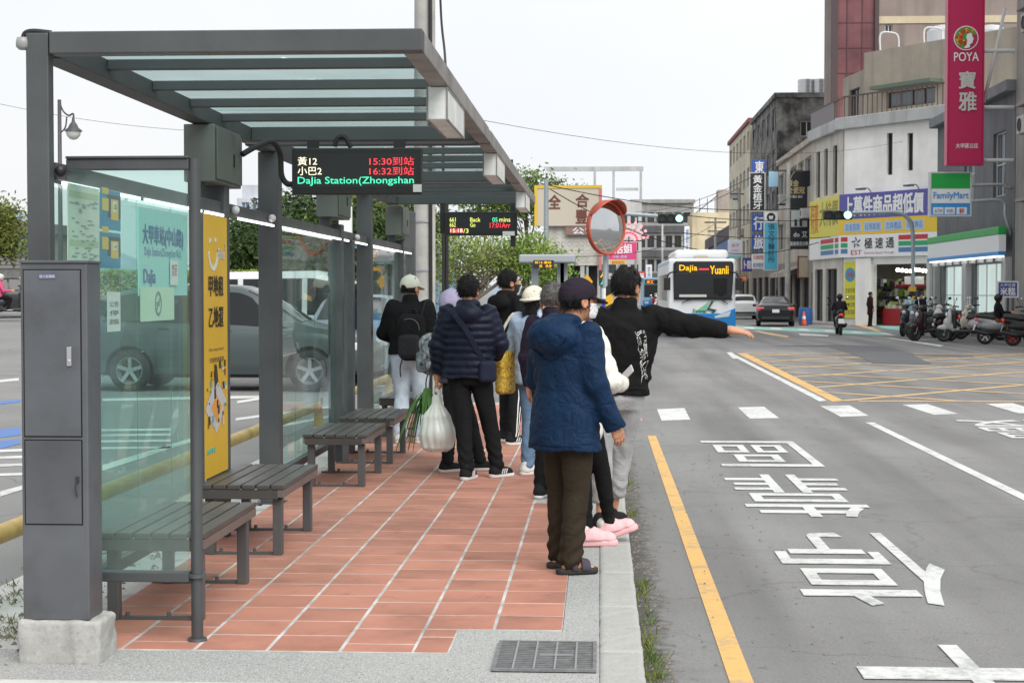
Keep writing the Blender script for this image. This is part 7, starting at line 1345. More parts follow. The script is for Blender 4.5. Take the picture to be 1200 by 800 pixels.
o = hang_sign('hanging_sign', 'small white hanging sign with red and blue rows under the travel signs', 111, (881, 297, 896.5, 315), SWH, .2); stxt(o, '交通便捷', 111, (882.5, 299, 895, 304), IR); stxt(o, '經濟實惠', 111, (882.5, 308, 895, 313.5), INKB)
o = hang_sign('hanging_sign', 'small purple hanging sign next to the bus mirror', 116, (870, 302, 881.5, 318), mat('sign_purple', '#4a3f8c', .5), .2); stxt(o, '卜館', 116, (872, 305, 880, 315), IW, .02)
o = hang_sign('hanging_sign', 'tall cyan dental clinic sign with a round tooth emblem', 101, (896, 248, 911, 316), CYS, .3, edge=mat('sign_edge', (.55, .56, .57), .5)); svt(o, '張文牙醫診所', 101, (900, 262, 908, 308), mat('ink_navy', (.02, .06, .12), .6))
p = at(903.5, 254.5, 101); b = MB(frame((p.x, 100.99, p.z), (1, 0, 0))); b.box(-.39, .39, -.33, .33, -.005, .004); b.build('emblem_panel', SWH, o); b = MB(frame((p.x, 100.99, p.z), (1, 0, 0))); b.cyl((0, 0, .005), (0, 0, .012), .27, n=24); b.build('emblem_disc', BKS, o); b = MB(frame((p.x, 100.98, p.z), (1, 0, 0))); b.prism([(-.12, .1), (0, .06), (.12, .1), (.13, -.02), (.08, -.14), (.03, -.14), (0, -.03), (-.03, -.14), (-.08, -.14), (-.13, -.02)], .003, .008); b.build('tooth_mark', IW, o)
o = hang_sign('sign_board', 'large black board with gold dental lettering on the low house', 98.2, (921, 200, 952, 246), BKS, .2); stxt(o, '黃金', 98.2, (922.5, 211, 936, 218.5), mat('ink_gold', (.6, .5, .25), .5), .015); stxt(o, '全瓷冠', 98.2, (922.5, 219, 943, 227), mat('ink_gold', (.6, .5, .25), .5), .015); stxt(o, '植牙 矯正 美白', 98.2, (922.5, 229, 940, 232), IW)
p = at(944, 215, 98.2); b = MB(frame((p.x, 98.19, p.z), (1, 0, 0))); pts = [(.95 * math.cos(t), .95 * math.sin(t), .01) for t in np.linspace(-.9, math.pi, 24)]; b.tube(pts, .02, 4); b.build('gold_arc', mat('ink_gold', (.6, .5, .25), .5), o)
o = hang_sign('sign_board', 'black salon board with a pale photo panel below the gold lettering board', 97.6, (922, 246.5, 950, 292), BKS, .2); spanel(o, 97.6, (927, 246.8, 946, 266), mat('photo_pale', '#b9c3c1', .4), .02, 'photo_panel'); spanel(o, 97.57, (931, 257, 934, 265), INK, .01, 'photo_figure'); spanel(o, 97.57, (937, 256, 940, 265), INK, .01, 'photo_figure'); stxt(o, 'do 艾', 97.6, (930, 271, 946, 278), IW, .015); stxt(o, '髮廊美容沙龍', 97.6, (926, 283, 947, 288), IW)
o = hang_sign('sign_board', 'blank cream sign box beside the grey roller door', 97.8, (936, 301, 953, 325), mat('cream_box', '#cbbba2', .6, stain=.2), .3, edge=mat('rust_edge', '#6b3f33', .7))
o = hang_sign('hanging_sign', 'pale grey pink hanging sign above the white hatchback', 118, (853, 281, 870, 299), mat('sign_pale', '#cdd2db', .5), .2); stxt(o, '美甲', 118, (857, 285, 866, 290), mat('ink_pink', (.6, .2, .3), .6)); stxt(o, 'NAIL', 118, (857, 292, 866, 295), mat('ink_pink', (.6, .2, .3), .6)); spanel(o, 118, (853, 299, 870, 301.5), mat('sign_teal', '#7ac0c6', .5), .02)
o = hang_sign('hanging_sign', 'small pale blue sign beside the gold lettering board', 107, (901, 201, 912, 219), mat('sign_sky', '#9cc5dd', .4), .2)
o = hang_sign('rice_cake_sign', 'low blue and white roadside sign behind the rider in black', 55, (1170, 331, 1192, 347), mat('sign_royal', '#3d4f9c', .5), .1, edge=SWH); stxt(o, '米糕', 55, (1172, 337, 1190, 346), IW, .03); stxt(o, '大甲名產', 55, (1172, 332, 1190, 336), IW)
b = MB(); p = at(1181, 347, 55.05); b.cyl((p.x, 55.05, 0), (p.x, 55.05, p.z), .04, n=8); b.build('stand', FRD, o)
# street bits on the right
o = tag(empty('awning', (12, 104, 3)), 'faded striped awning under the hanging signs', 'awning'); b = MB(); b.add([(11.2, 108, 2.85), (11.2, 99, 2.85), (12.39, 99, 3.3), (12.39, 108, 3.3), (11.2, 108, 2.6), (11.2, 99, 2.6)], [(0, 1, 2, 3), (0, 4, 5, 1)]); b.build('canvas', mat('awning_cloth', '#a99f98', .9, var=.3, vscale=1), o)
b = MB(); [b.cyl((11.25, y, 0), (11.25, y, 2.8), .04, n=6) for y in (99.2, 107.8)]; b.build('poles', FRD, o)
for (px, Y, z1, lab) in ((923, 93, 9.0, 'grey concrete street pole in front of the black boards'), (866, 140, 10.5, 'distant street pole by the cream building')):
    p = at(px, 342, Y); o = tag(empty('street_pole', (p.x, Y, 0)), lab, 'pole'); b = MB(); b.cyl((p.x, Y, 0), (p.x, Y, z1), .17, .11, n=14); b.build('shaft', POLE, o, smooth=True, auto=40); b = MB(); b.box(p.x - .8, p.x + .8, Y - .05, Y + .05, z1 - .5, z1 - .4); b.build('cross_arm', FRD, o)
o = tag(empty('water_barrel', at(944, 378, 84)), 'blue plastic barrel at the kerb by the black sedan', 'barrel'); p = at(944, 378, 84); b = MB(); b.lathe([(0, 0), (.34, 0), (.37, .3), (.36, .6), (.33, .86), (.3, .88), (0, .88)], (p.x, 84, 0), (0, 0, 1), 20); b.build('drum', mat('barrel_blue', '#2d5f9c', .5), o, smooth=True, auto=40); b = MB(); b.lathe([(.375, .28), (.385, .3), (.375, .32)], (p.x, 84, 0), (0, 0, 1), 20); b.build('hoop', mat('barrel_blue', '#2d5f9c', .5), o)
o = tag(empty('traffic_cone', at(943, 380, 82.5)), 'orange traffic cone in front of the blue barrel', 'cone'); b = MB(); p = at(942, 380, 82.5); b.lathe([(.15, .03), (.03, .7), (0, .7)], (p.x, 82.5, 0), (0, 0, 1), 16); b.build('cone_body', mat('cone_orange', '#d9582a', .5), o, smooth=True); b = MB(); b.box(p.x - .2, p.x + .2, 82.3, 82.7, 0, .03); b.build('foot', RUB, o); b = MB(); b.lathe([(.105, .32), (.075, .48)], (p.x, 82.5, 0), (0, 0, 1), 16); b.build('band', IW, o)
# ---------- traffic signals
SIGB = mat('signal_black', (.02, .035, .03), .5); GLIT = emis('signal_green', (.35, 1, .75), 3.0); OFFL = mat('signal_off', (.03, .03, .03), .3); GAL = mat('galvanised_pole', '#9fa9ae', .5, metal=.3, var=.1)
def signal(label, box, Y, pole_px, arm, zb=0):
    x0, x1, z0, z1 = rc(*box, Y); o = tag(empty('traffic_signal', (at(pole_px, 342, Y).x, Y, zb)), label, 'traffic signal'); b = MB(); b.box(x0, x1, Y, Y + .25, z0, z1); b.build('housing', SIGB, o, bev=.04); n = 3; w = (x1 - x0) / n
    for k in range(n):
        c = ((x0 + w * (k + .5)), Y - .01, (z0 + z1) / 2); r = min(w, z1 - z0) * .4; b = MB(); b.cyl(c, (c[0], Y - .03, c[2]), r, n=20); b.build('lens', GLIT if k == n - 1 else OFFL, o); b = MB(); b.lathe([(r * 1.1, 0), (r * 1.12, .16)], (c[0], Y, c[2]), (0, -1, 0), 18); b.build('visor', SIGB, o)
    px = at(pole_px, 342, Y).x; b = MB(); b.tube(spline([Vector((px, Y + .12, zb))] + [at(a_, c_, Y + .12) for a_, c_ in arm]), .085, 10); b.build('mast', GAL, o, smooth=True); return o
o = signal('green traffic signal on a curved mast in front of the sale banners', (965, 246.5, 999, 257.5), 68, 1070, [(1070, 300), (1069, 268), (1064, 256), (1052, 249.5), (1030, 249), (980, 250)])
p = at(1070, 342, 68); b = MB()
for k in range(7): b.use(k % 2); b.cyl((p.x, 68.12, .5 + .2 * k), (p.x, 68.12, .7 + .2 * k), .15, n=14)
b.build('striped_guard', [mat('guard_yellow', '#d8a528', .5), BLK], o)
o = signal('green traffic signal hanging over the street above the bus', (771, 250, 801, 262), 70, 711, [(711, 300), (711, 265), (714, 254), (724, 250.5), (745, 251.5), (785, 254)])
# ---------- convex mirror and its post
mp = tag(empty('convex_mirror', at(711, 380, 28)), 'round traffic mirror with an orange hood on a striped post', 'mirror'); mc = at(711, 267, 28); R_ = Matrix.Translation(mc) @ Matrix.Rotation(R(47), 4, 'Z')
ORG = mat('mirror_orange', '#b04a30', .5, var=.25, stain=.15); rad = .465
b = MB(R_); b.lathe([(0, -.075), (.12, -.071), (.24, -.058), (.34, -.037), (.42, -.01)], (0, 0, 0), (0, 1, 0), 40); b.build('mirror_face', mat('mirror_silver', (.62, .63, .64), .04, metal=1), mp, smooth=True)
b = MB(R_); b.lathe([(.42, -.012), (.45, -.03), (rad, -.02), (rad, .05), (.42, .09), (.2, .13), (0, .14)], (0, 0, 0), (0, 1, 0), 40); b.build('backing', ORG, mp, smooth=True, auto=50)
b = MB(R_); vs = []; n = 28
for i in range(n + 1):
    t = R(30) + R(125) * i / n; e = math.sin(math.pi * i / n) ** .6
    for yy in (.0, -.05 - .20 * e): vs.append((rad * 1.012 * math.cos(t), yy, rad * 1.012 * math.sin(t)))
b.add(vs, [(2 * i, 2 * i + 1, 2 * i + 3, 2 * i + 2) for i in range(n)]); o = b.build('hood', ORG, mp, smooth=True); sd = o.modifiers.new('thick', 'SOLIDIFY'); sd.thickness = .008
pp = at(709, 342, 28.3); b = MB(); b.cyl((pp.x, 28.3, 0), (pp.x, 28.3, mc.z - .1), .045, n=12); b.build('post', GAL, mp, smooth=True, auto=40)
b = MB(); b.bar((pp.x, 28.3, mc.z - .15), (mc.x, 28.08, mc.z), .05, .05); b.build('bracket', FRD, mp)
b = MB()
for k in range(8): b.use(k % 2); b.cyl((pp.x, 28.3, .3 + .18 * k), (pp.x, 28.3, .48 + .18 * k), .06, n=12)
b.build('striped_sleeve', [mat('guard_blue', '#3a4aa0', .5), IW], mp)
p = at(714, 352, 27.6); o = tag(empty('striped_bollard_panel', (p.x, 27.6, 0)), 'black and yellow hazard panel beside the mirror post', 'hazard panel'); b = MB()
for k in range(6): b.use(k % 2); za = .75 + .17 * k; b.add([(p.x - .06, 27.6, za), (p.x + .06, 27.6, za + .06), (p.x + .06, 27.6, za + .23), (p.x - .06, 27.6, za + .17), (p.x - .06, 27.64, za), (p.x + .06, 27.64, za + .06), (p.x + .06, 27.64, za + .23), (p.x - .06, 27.64, za + .17)], [(0, 1, 2, 3), (7, 6, 5, 4), (0, 4, 5, 1), (2, 6, 7, 3), (1, 5, 6, 2), (0, 3, 7, 4)])
b.build('stripes', [mat('guard_yellow', '#d8a528', .5), BLK], o); b = MB(); b.cyl((p.x, 27.66, 0), (p.x, 27.66, 1.9), .03, n=8); b.build('stake', FRD, o)
p = at(706.5, 325, 32); o = tag(empty('pedestrian_signal', (p.x, 32, 0)), 'small pedestrian signal with amber and green figures under the mirror', 'signal'); x0, x1, z0, z1 = rc(702, 316, 711, 335, 32); b = MB(); b.box(x0, x1, 32, 32.2, z0, z1); b.build('housing', SIGB, o, bev=.02); stxt(o, '人', 31.99, (703.5, 318, 709.5, 325), emis('led_amber', (1, .5, .02), 1.3), .03); stxt(o, '人', 31.99, (704, 327, 709, 333.5), LG, .03); b = MB(); b.cyl((p.x, 32.1, 0), (p.x, 32.1, z0), .05, n=10); b.build('post', GAL, o)
p = at(688, 352, 34); o = tag(empty('yellow_warning_panel', (p.x, 34, 0)), 'yellow diamond warning panel between the cap and the mirror post', 'sign'); b = MB(frame((p.x, 34, at(688, 330, 34).z), (1, 0, 0))); b.prism([(-.12, 0), (0, -.16), (.12, 0), (0, .16)], 0, .02); b.build('plate', mat('guard_yellow', '#d8a528', .5), o); b = MB(); b.cyl((p.x, 34.03, 0), (p.x, 34.03, 2.2), .03, n=8); b.build('post', GAL, o)
# ---------- far end of the street
fb_ = tag(empty('grey_block', (8, 222, 0)), 'grey four-storey block at the end of the street', 'building'); q = lambda *bx: rc(*bx, 220); x0, x1, _, zt = q(740, 238, 813, 350); hs = []
for (ya, yb) in ((249, 261), (276, 290), (304, 318), (328, 343)):
    for k in range(6): xa = 748 + 10.6 * k; a = q(xa, ya, xa + 8, yb); hs.append((*a, 'w', 2))
facade(PT_(220), x0, x1, 0, zt, hs, wallm('grey_block_wall', '#9b9a98'), fb_, frame_m=FRD); core(x0, x1, 220.31, 232, 0, zt, wallm('grey_block_wall', '#9b9a98'), fb_); b = MB(PT_(220))
for ya in (264.5, 293, 320): a = q(740, ya, 813, ya + 8); b.box(x0 - .1, x1 + .1, a[2], a[3], .002, .35)
b.build('balcony_band', wallm('dark_band', '#5d5d62'), fb_); b = MB(PT_(220)); b.box(x0 - .2, x1 + .2, zt, zt + .5, -.5, .3); b.build('parapet', wallm('grey_block_wall', '#9b9a98'), fb_)
cr = tag(empty('cream_house', (14, 192, 0)), 'plain cream wall building right of the grey block', 'building'); q = lambda *bx: rc(*bx, 190); x0, x1, _, zt = q(811, 249, 864, 345); facade(PT_(190), x0, x1, 0, zt, [(*q(820, 318, 832, 335), 'w', 2), (*q(838, 318, 850, 335), 'w', 2)], wallm('cream_plain', '#d5c6a6', stain=.1), cr); core(x0, x1, 190.3, 200, 0, zt, wallm('cream_plain', '#d5c6a6'), cr); a = q(842, 222, 862, 249); b = MB(PT_(190)); b.box(a[0], a[1], zt, a[3], -4, -.5); b.build('roof_hut', wallm('hut_pinkgrey', '#a59a92'), cr); b = MB(); p = at(835, 240, 192); b.cyl((p.x - 2, 192, zt), (p.x + 1.2, 192, zt + 2.6), .06, n=6); [b.cyl((p.x - 1.5 + .9 * k, 192, zt), (p.x - 1.5 + .9 * k, 192, zt + 1.8), .04, n=5) for k in range(4)]; b.build('roof_poles', FRD, cr)
o = tag(empty('shed_roof_house', (13, 160, 0)), 'small house with a dark sloping roof and blue wall above the bus', 'building'); q = lambda *bx: rc(*bx, 165); a = q(834, 285, 858, 345); b = MB(PT_(165)); b.prism([(a[0], 0), (a[1], 0), (a[1], a[3] + 1.0), (a[0], a[3] - .4)], -6, 0); b.build('wall', wallm('blue_wall', '#6f82a8'), o); b = MB(PT_(165)); b.prism([(a[0] - .3, a[3] - .5), (a[1] + .3, a[3] + .95), (a[1] + .3, a[3] + 2.2), (a[0] - .3, a[3] + .5)], -6.2, .2); b.build('roof', mat('dark_roof', '#56525a', .8), o)
fr = tag(empty('frame_building', (-1, 202, 0)), 'pale building with an open concrete frame standing on its roof', 'building'); q = lambda *bx: rc(*bx, 200); x0, x1, _, z1 = q(640, 236, 752, 345); z2 = q(640, 196, 752, 240)[3]; facade(PT_(200), x0, x1, 0, z1, [(*q(700 + 13 * k, y_, 709 + 13 * k, y_ + 10), 'w', 2) for k in range(4) for y_ in (252, 284, 310)], wallm('pale_block', '#bcbcba'), fr, frame_m=FRD); core(x0, x1, 200.3, 212, 0, z1, wallm('pale_block', '#bcbcba'), fr); b = MB(PT_(200)); g = wallm('frame_concrete', '#b4b5b6')
for px in (697, 719, 751): a = q(px - 1.5, 196, px + 1.5, 240); b.box(a[0], a[1], z1, z2, -.4, 0)
b.box(x0, x1 + .2, z2 - .45, z2 + .1, -.42, .02); a = q(722, 220, 748, 222); b.box(a[0], a[1], a[2] - .15, a[3], -.3, -.1); b.build('roof_frame', g, fr)
yb_ = tag(empty('restaurant_building', (-2, 122, 0)), 'white building with a large cream restaurant sign framed in yellow', 'building'); q = lambda *bx: rc(*bx, 120); x0, x1, z0, z1 = q(640, 219, 703, 311); zb = q(640, 268, 703, 311)
facade(PT_(120), x0, x1, zb[2], z1, [], wallm('white_tile', '#c9c7bf'), yb_); core(x0, x1, 120.3, 134, zb[2], z1, wallm('white_tile', '#c9c7bf'), yb_); rr = random.Random(2)
for r_ in range(4):
    for k in range(8): a = q(644 + 7.2 * k, 272 + 9.5 * r_, 648.5 + 7.2 * k, 279.5 + 9.5 * r_); b = MB(PT_(120)); cx, cy = (a[0] + a[1]) / 2, (a[2] + a[3]) / 2; b.lathe([(.12, .002), (.16, .03), (.2, .002)], (cx, cy, 0), (0, 0, 1), 12); b.build('tile_ring', wallm('white_tile', '#c9c7bf'), yb_)
for px in (645, 657, 680, 700): a = q(px, 300, px + 5, 345); b = MB(); b.box(a[0], a[1], 120.05, 120.5, 0, zb[2]); b.build('column', wallm('pale_column', '#b9b9b6'), yb_)
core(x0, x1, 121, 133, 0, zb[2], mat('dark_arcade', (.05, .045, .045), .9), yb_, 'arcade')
o = tag(empty('restaurant_sign', (-2, 119.8, 6.5)), 'cream sign with brown characters in a yellow frame', 'sign'); x0, x1, z0, z1 = q(630, 221, 702, 265); b = MB(); b.box(x0, x1, 119.55, 119.9, z0, z1); b.build('board', mat('cream_board', '#c2baab', .6), o); e = .22; b = MB(); b.box(x0 - e, x0, 119.5, 119.95, z0, z1 + e); b.box(x0, x1 + e, 119.5, 119.95, z1, z1 + e); b.build('yellow_frame', mat('frame_yellow', '#d9b53a', .5), o); b = MB(); b.box(x1, x1 + e, 119.5, 119.95, z0 - 3.5, z1); b.build('red_frame', mat('frame_coral', '#c9786a', .6), o)
BRI = mat('ink_brown', '#6b3f35', .6)
for s_, bx in (('全', (643, 229, 657, 245)), ('合', (675, 228, 690, 243)), ('豐', (675, 246, 688, 262))): text(s_, PT_(119.55), *q(*bx), BRI, o, 'lettering', .03, .03)
a = q(663, 265.5, 702, 275.5); b = MB(); b.box(a[0], a[1], 119.6, 119.95, a[2], a[3]); b.build('brown_band', mat('brown_band', '#8a6f66', .6), o); text('公司', PT_(119.6), *q(671, 267, 698, 274.5), IW, o, 'lettering', .02, .03)
# lit fan sign and pink sign beyond the mirror
NEO = emis('neon_pink', (1, .42, .46), 1.1); NER = emis('neon_red', (.9, .1, .14), .9); o = tag(empty('fan_neon_sign', at(737, 281, 105)), 'fan shaped pink neon sign behind the mirror', 'sign'); c = at(737, 282, 105)
for k in range(9):
    a = R(12 + 156 * k / 8)
    for j in range(4): r = (7 + 5.2 * j) * 105 / 1900; b = MB(); b.ball((c.x + r * math.cos(a), 105, c.z + r * math.sin(a) * .95), .10, 8, 6); b.build('bulb', NEO, o, smooth=True)
for k in range(8): a = R(22 + 156 * k / 8); b = MB(); r = 9 * 105 / 1900; b.ball((c.x + r * math.cos(a), 105.1, c.z + r * math.sin(a) * .9), (.16, .05, .16), 6, 4); b.build('diamond', NER, o)
b = MB(); b.cyl((c.x, 105.2, c.z - .2), (c.x, 105.2, c.z + 1.2), .04, n=6); b.cyl((c.x - 1, 105.2, c.z), (c.x + 1, 105.2, c.z), .04, n=6); b.build('carrier', FRD, o)
o = hang_sign('pink_sign', 'pink sign with white characters just under the neon fan', 104, (712, 284, 746, 304), mat('sign_pink', '#d4437f', .5), .3); stxt(o, '活姐', 104, (720, 286, 741, 297), IW, .03); stxt(o, '冷飲 熱食', 104, (718, 299, 735, 302.5), mat('ink_lightblue', (.4, .6, .8), .5)); o = hang_sign('yellow_strip_sign', 'narrow yellow strip sign under the pink sign', 103.6, (715, 304.8, 733, 309.5), mat('frame_yellow', '#d9b53a', .5), .2); stxt(o, '刨冰豆花', 103.6, (717, 305.5, 731, 309), IR)
o = hang_sign('white_vertical_sign', 'small white vertical sign on the grey block', 210, (757, 310, 764, 328), SWH, .3); svt(o, '診所', 210, (759, 312, 762.5, 326), INKB); o = hang_sign('white_vertical_sign', 'white vertical sign hanging above the bus roof', 190, (802, 265, 808, 297), SWH, .3); svt(o, '補習班', 190, (803.5, 268, 807, 295), INKB)
# ---------- second shelter down the road and barrier
s2 = tag(empty('distant_shelter', at(640, 345, 31.5)), 'grey flat roof of another bus shelter behind the waiting people', 'bus shelter'); a = rc(608, 298, 674, 308, 31.2); b = MB(); b.box(a[0], a[1], 31.2, 32.3, a[2], a[3]); b.build('roof', mat('shelter_roof_grey', '#9aa0a4', .5), s2, bev=.03)
for px in (627, 657, 661): x = at(px, 320, 31.7).x; b = MB(); b.box(x - .07, x + .07, 31.6, 31.74, .0, a[2]); b.build('column', mat('shelter_roof_grey', '#9aa0a4', .5), s2)
b = MB(); a = rc(625, 305, 649, 314.5, 30.9); b.box(a[0], a[1], 30.85, 30.98, a[2], a[3]); b.build('led_panel', SCR, s2); text('紅12 進站', PT_(30.85), *rc(627, 306, 646, 309, 30.85), emis('led_amber', (1, .5, .02), 1.3), s2, 'lit_lettering', .01, .02); text('5 分', PT_(30.85), *rc(632, 310, 647, 313.5, 30.85), emis('led_amber', (1, .5, .02), 1.3), s2, 'lit_lettering', .01, .02)
o = tag(empty('planter_wall', (-3, 33, 0)), 'pale concrete planter wall behind the waiting group', 'planter'); b = MB(); b.box(-7.5, -.6, 32.5, 33.1, 0, 1.0); b.box(-7.5, -.6, 35.5, 36.1, 0, 1.0); b.box(-7.5, -6.9, 33.1, 35.5, 0, 1.0); b.box(-1.2, -.6, 33.1, 35.5, 0, 1.0); b.build('wall', wallm('planter_concrete', '#a7a9a6'), o, bev=.03); b = MB(); b.box(-6.89, -1.21, 33.11, 35.49, 0, .9); b.build('soil', SOIL, o)
# ---------- left background
ap = tag(empty('apartment_block', (-30, 150, 0)), 'pale apartment block with blue windows beyond the parking lot trees', 'building'); q = lambda *bx: rc(*bx, 150); x0, x1, _, z1 = q(278, 232, 372, 345); hs = []
for r_ in range(3):
    for k in range(7): a = q(283 + 13 * k, 237 + 19 * r_, 292 + 13 * k, 247 + 19 * r_); hs.append((*a, 'w', 2))
facade(PT_(150), x0, x1, 0, z1, hs, wallm('apartment_white', '#bdc0c8', stain=.08), ap, glass=mat('blue_glass', '#67789a', .15)); core(x0, x1, 150.3, 165, 0, z1, wallm('apartment_white', '#bdc0c8'), ap); a = q(281, 216, 303, 232); b = MB(PT_(150)); b.box(a[0], a[1], z1, a[3], -6, -1); b.build('stair_tower', wallm('apartment_white', '#bdc0c8'), ap); b = MB(PT_(150))
for r_ in range(3): a = q(280, 249 + 19 * r_, 372, 253 + 19 * r_); b.box(x0, x1, a[2], a[3], .002, .5)
b.build('balcony', mat('blue_balcony', '#8d97b0', .5), ap)
o = tag(empty('shingle_building', (-33, 84, 0)), 'low dark building with a ribbed grey roof at the far left', 'building'); q = lambda *bx: rc(*bx, 82); a = q(-60, 262, 33, 330); b = MB(PT_(82)); b.box(a[0], a[1], 0, a[3] - .4, -8, 0); b.build('wall', mat('slate_wall', '#6f6d6c', .8, var=.2), o); b = MB(PT_(82))
for k in range(10): b.box(a[0], a[1] - .02, a[3] - 2.3 + .19 * k, a[3] - 2.14 + .19 * k, .002, .05 + .01 * (k % 2))
b.build('ribs', mat('slate_rib', '#7d7b7a', .8), o); b = MB(PT_(82)); b.box(a[0], a[1] + .3, a[3] - .4, a[3] + .1, -8.3, .4); b.build('roof', mat('dark_roof', '#56525a', .8), o)
b = MB(PT_(82)); w_ = q(14, 270, 32, 300); b.box(*w_, .06, .1); b.build('window', WGB, o)
# street lamp
p = at(71.5, 342, 43); o = tag(empty('street_lamp', (p.x, 43, .3)), 'black ornamental street lamp with a bell shade above the front glass screen', 'street lamp'); zt = at(72, 117, 43).z; b = MB(); b.cyl((p.x, 43, .3), (p.x, 43, zt), .07, .05, n=12); b.build('post', FRD, o, smooth=True); hp = at(86, 152, 43); b = MB(); b.tube(spline([(p.x, 43, zt - .05), (p.x + .1, 43, zt - .3), (p.x + .25, 43, zt - .42), (hp.x, 43, hp.z + .42), (hp.x, 43, hp.z + .2)]), .025, 6); b.tube(spline([(p.x, 43, zt - .9), (p.x + .15, 43, zt - .75), (p.x + .2, 43, zt - .45)]), .02, 6); b.build('scroll_arm', FRD, o, smooth=True); b = MB(); b.lathe([(.03, .32), (.05, .2), (.1, .14), (.14, .05), (.23, -.02), (.235, -.05)], hp, (0, 0, 1), 20); b.build('shade', FRD, o, smooth=True); b = MB(); b.lathe([(.2, -.05), (.18, -.16), (.1, -.25), (0, -.28)], hp, (0, 0, 1), 20); b.build('globe', mat('lamp_globe_glass', (.6, .6, .58), .2), o, smooth=True)
# rising part of the lot and distant hills
sheet('upper_lot', [(-90, 30, .104), (-9, 30, .104), (-9, 90, 1.35), (-90, 90, 1.35)], ASPH2)
b = MB(); rr = random.Random(6); n = 60; pts = []
for k in range(n + 1): x = -900 + 1500 * k / n; pts.append((x, 10 + 84 * math.exp(-((x + 590) / 130) ** 2) + 5 * math.sin(k * .9)))
vs = [(x, 1400, -5) for x, h in pts] + [(x, 1400, h) for x, h in pts] + [(x, 1700, h * .6) for x, h in pts]; b.add(vs, [(i, i + 1, n + 2 + i, n + 1 + i) for i in range(n)] + [(n + 1 + i, n + 2 + i, 2 * n + 3 + i, 2 * n + 2 + i) for i in range(n)]); setting(b.build('hills', mat('hill_blue_green', '#8b9aa6', 1, var=.15, vscale=.01), None, smooth=True))
# ---------- overhead wires
def wire(a, c, sag, r, label):
    a = Vector(a); c = Vector(c); pts = [a.lerp(c, t) - Vector((0, 0, sag * 4 * t * (1 - t))) for t in np.linspace(0, 1, 22)]; b = MB(); b.tube(pts, r, 5); tag(b.build('overhead_wire', RUB, None, smooth=True), label, 'wire', 'overhead wires')
wire(at(560, 140, 40), at(1112, 150, 90), 1.1, .007, 'thin wire from the shelter roof across the pale sky')
wire(at(0, 122, 60), at(470, 148, 60), .6, .008, 'faint wire behind the shelter roof at upper left')
wire(at(630, 214, 70), at(1000, 236, 92), .8, .022, 'wire crossing above the mirror and the far traffic signal')
wire(at(645, 222, 70), at(1010, 262, 92), 2.2, .022, 'sagging wire from the grey mast past the mirror')
wire(at(800, 252, 80), at(1105, 237, 90), .6, .02, 'wire crossing the purple banner')
wire(at(800, 273, 80), at(1100, 262, 90), .5, .02, 'lower wire crossing the yellow banner')
p = at(640, 342, 70); o = tag(empty('grey_mast', (p.x, 70, 0)), 'pale grey mast in front of the cream restaurant sign', 'pole'); b = MB(); b.cyl((p.x, 70, 0), (p.x, 70, at(640, 210, 70).z), .13, .1, n=12); b.build('shaft', GAL, o, smooth=True, auto=40)
b = MB(); b.cyl((p.x, 70, at(640, 214, 70).z), (p.x + .8, 70, at(640, 213, 70).z), .03, n=6); b.build('arm', FRD, o)
a = rc(397, 242, 412, 262, 33); o = tag(empty('white_board', ((a[0] + a[1]) / 2, 33, 0)), 'blank white board on a post seen above the middle glass panel', 'sign'); b = MB(); b.box(a[0], a[1], 33, 33.1, a[2] - .3, a[3]); b.build('board', SWH, o); b = MB(); b.cyl(((a[0] + a[1]) / 2, 33.15, .1), ((a[0] + a[1]) / 2, 33.15, a[3]), .05, n=8); b.build('post', GAL, o)

# ---------- more street clutter
for k, (px, Y, z) in enumerate(((905, 113.5, 6.2), (915, 108, 7.5), (885, 124, 9.0), (872, 140, 6.5), (868, 146, 10.0), (935, 96, 6.0), (928, 99.5, 8.2))):
    o = tag(empty('air_conditioner', (12.1, Y, z)), 'small wall air conditioner on the street houses, ' + ('beside the sky blue sign', 'above the cyan dental sign', 'on the stained building', 'low on the cream building', 'high on the cream building', 'near the salon board', 'above the gold lettering board')[k], 'air conditioner'); b = MB(); b.box(11.8, 12.28, Y, Y + .9, z, z + .62); b.build('case', mat('ac_grey', (.5, .5, .49), .6, stain=.3), o, bev=.03); b = MB(); b.cyl((11.799, Y + .45, z + .31), (11.79, Y + .45, z + .31), .22, n=16); b.build('fan_grille', FRD, o); b = MB(); b.box(11.9, 12.28, Y + .1, Y + .16, z - .08, z - .002); b.box(11.9, 12.28, Y + .74, Y + .8, z - .08, z - .002); b.build('bracket', FRD, o)
for k, (bx, Y, c, t, m) in enumerate((((748, 318, 756, 332), 180, '#b9443c', '麵', 'red'), ((727, 316, 738, 326), 150, '#3f78b0', '藥局', 'blue'), ((742, 336, 754, 342), 170, '#c9a63a', '早餐', 'amber'), ((797, 302, 803, 322), 175, '#6a8f4a', '茶', 'green'), ((866, 322, 876, 330), 120, '#c46a3a', '小吃', 'orange'), ((720, 330, 727, 344), 128, '#dcdcd8', '停', 'white'))):
    o = hang_sign('small_shop_sign', 'tiny ' + m + ' shop sign among the buildings at the street end', Y, bx, mat('tiny_sign_' + m, c, .5), .3); stxt(o, t, Y, (bx[0] + 1.5, bx[1] + 2, bx[2] - 1.5, bx[3] - 2), IW if m != 'white' else INKB, .02)
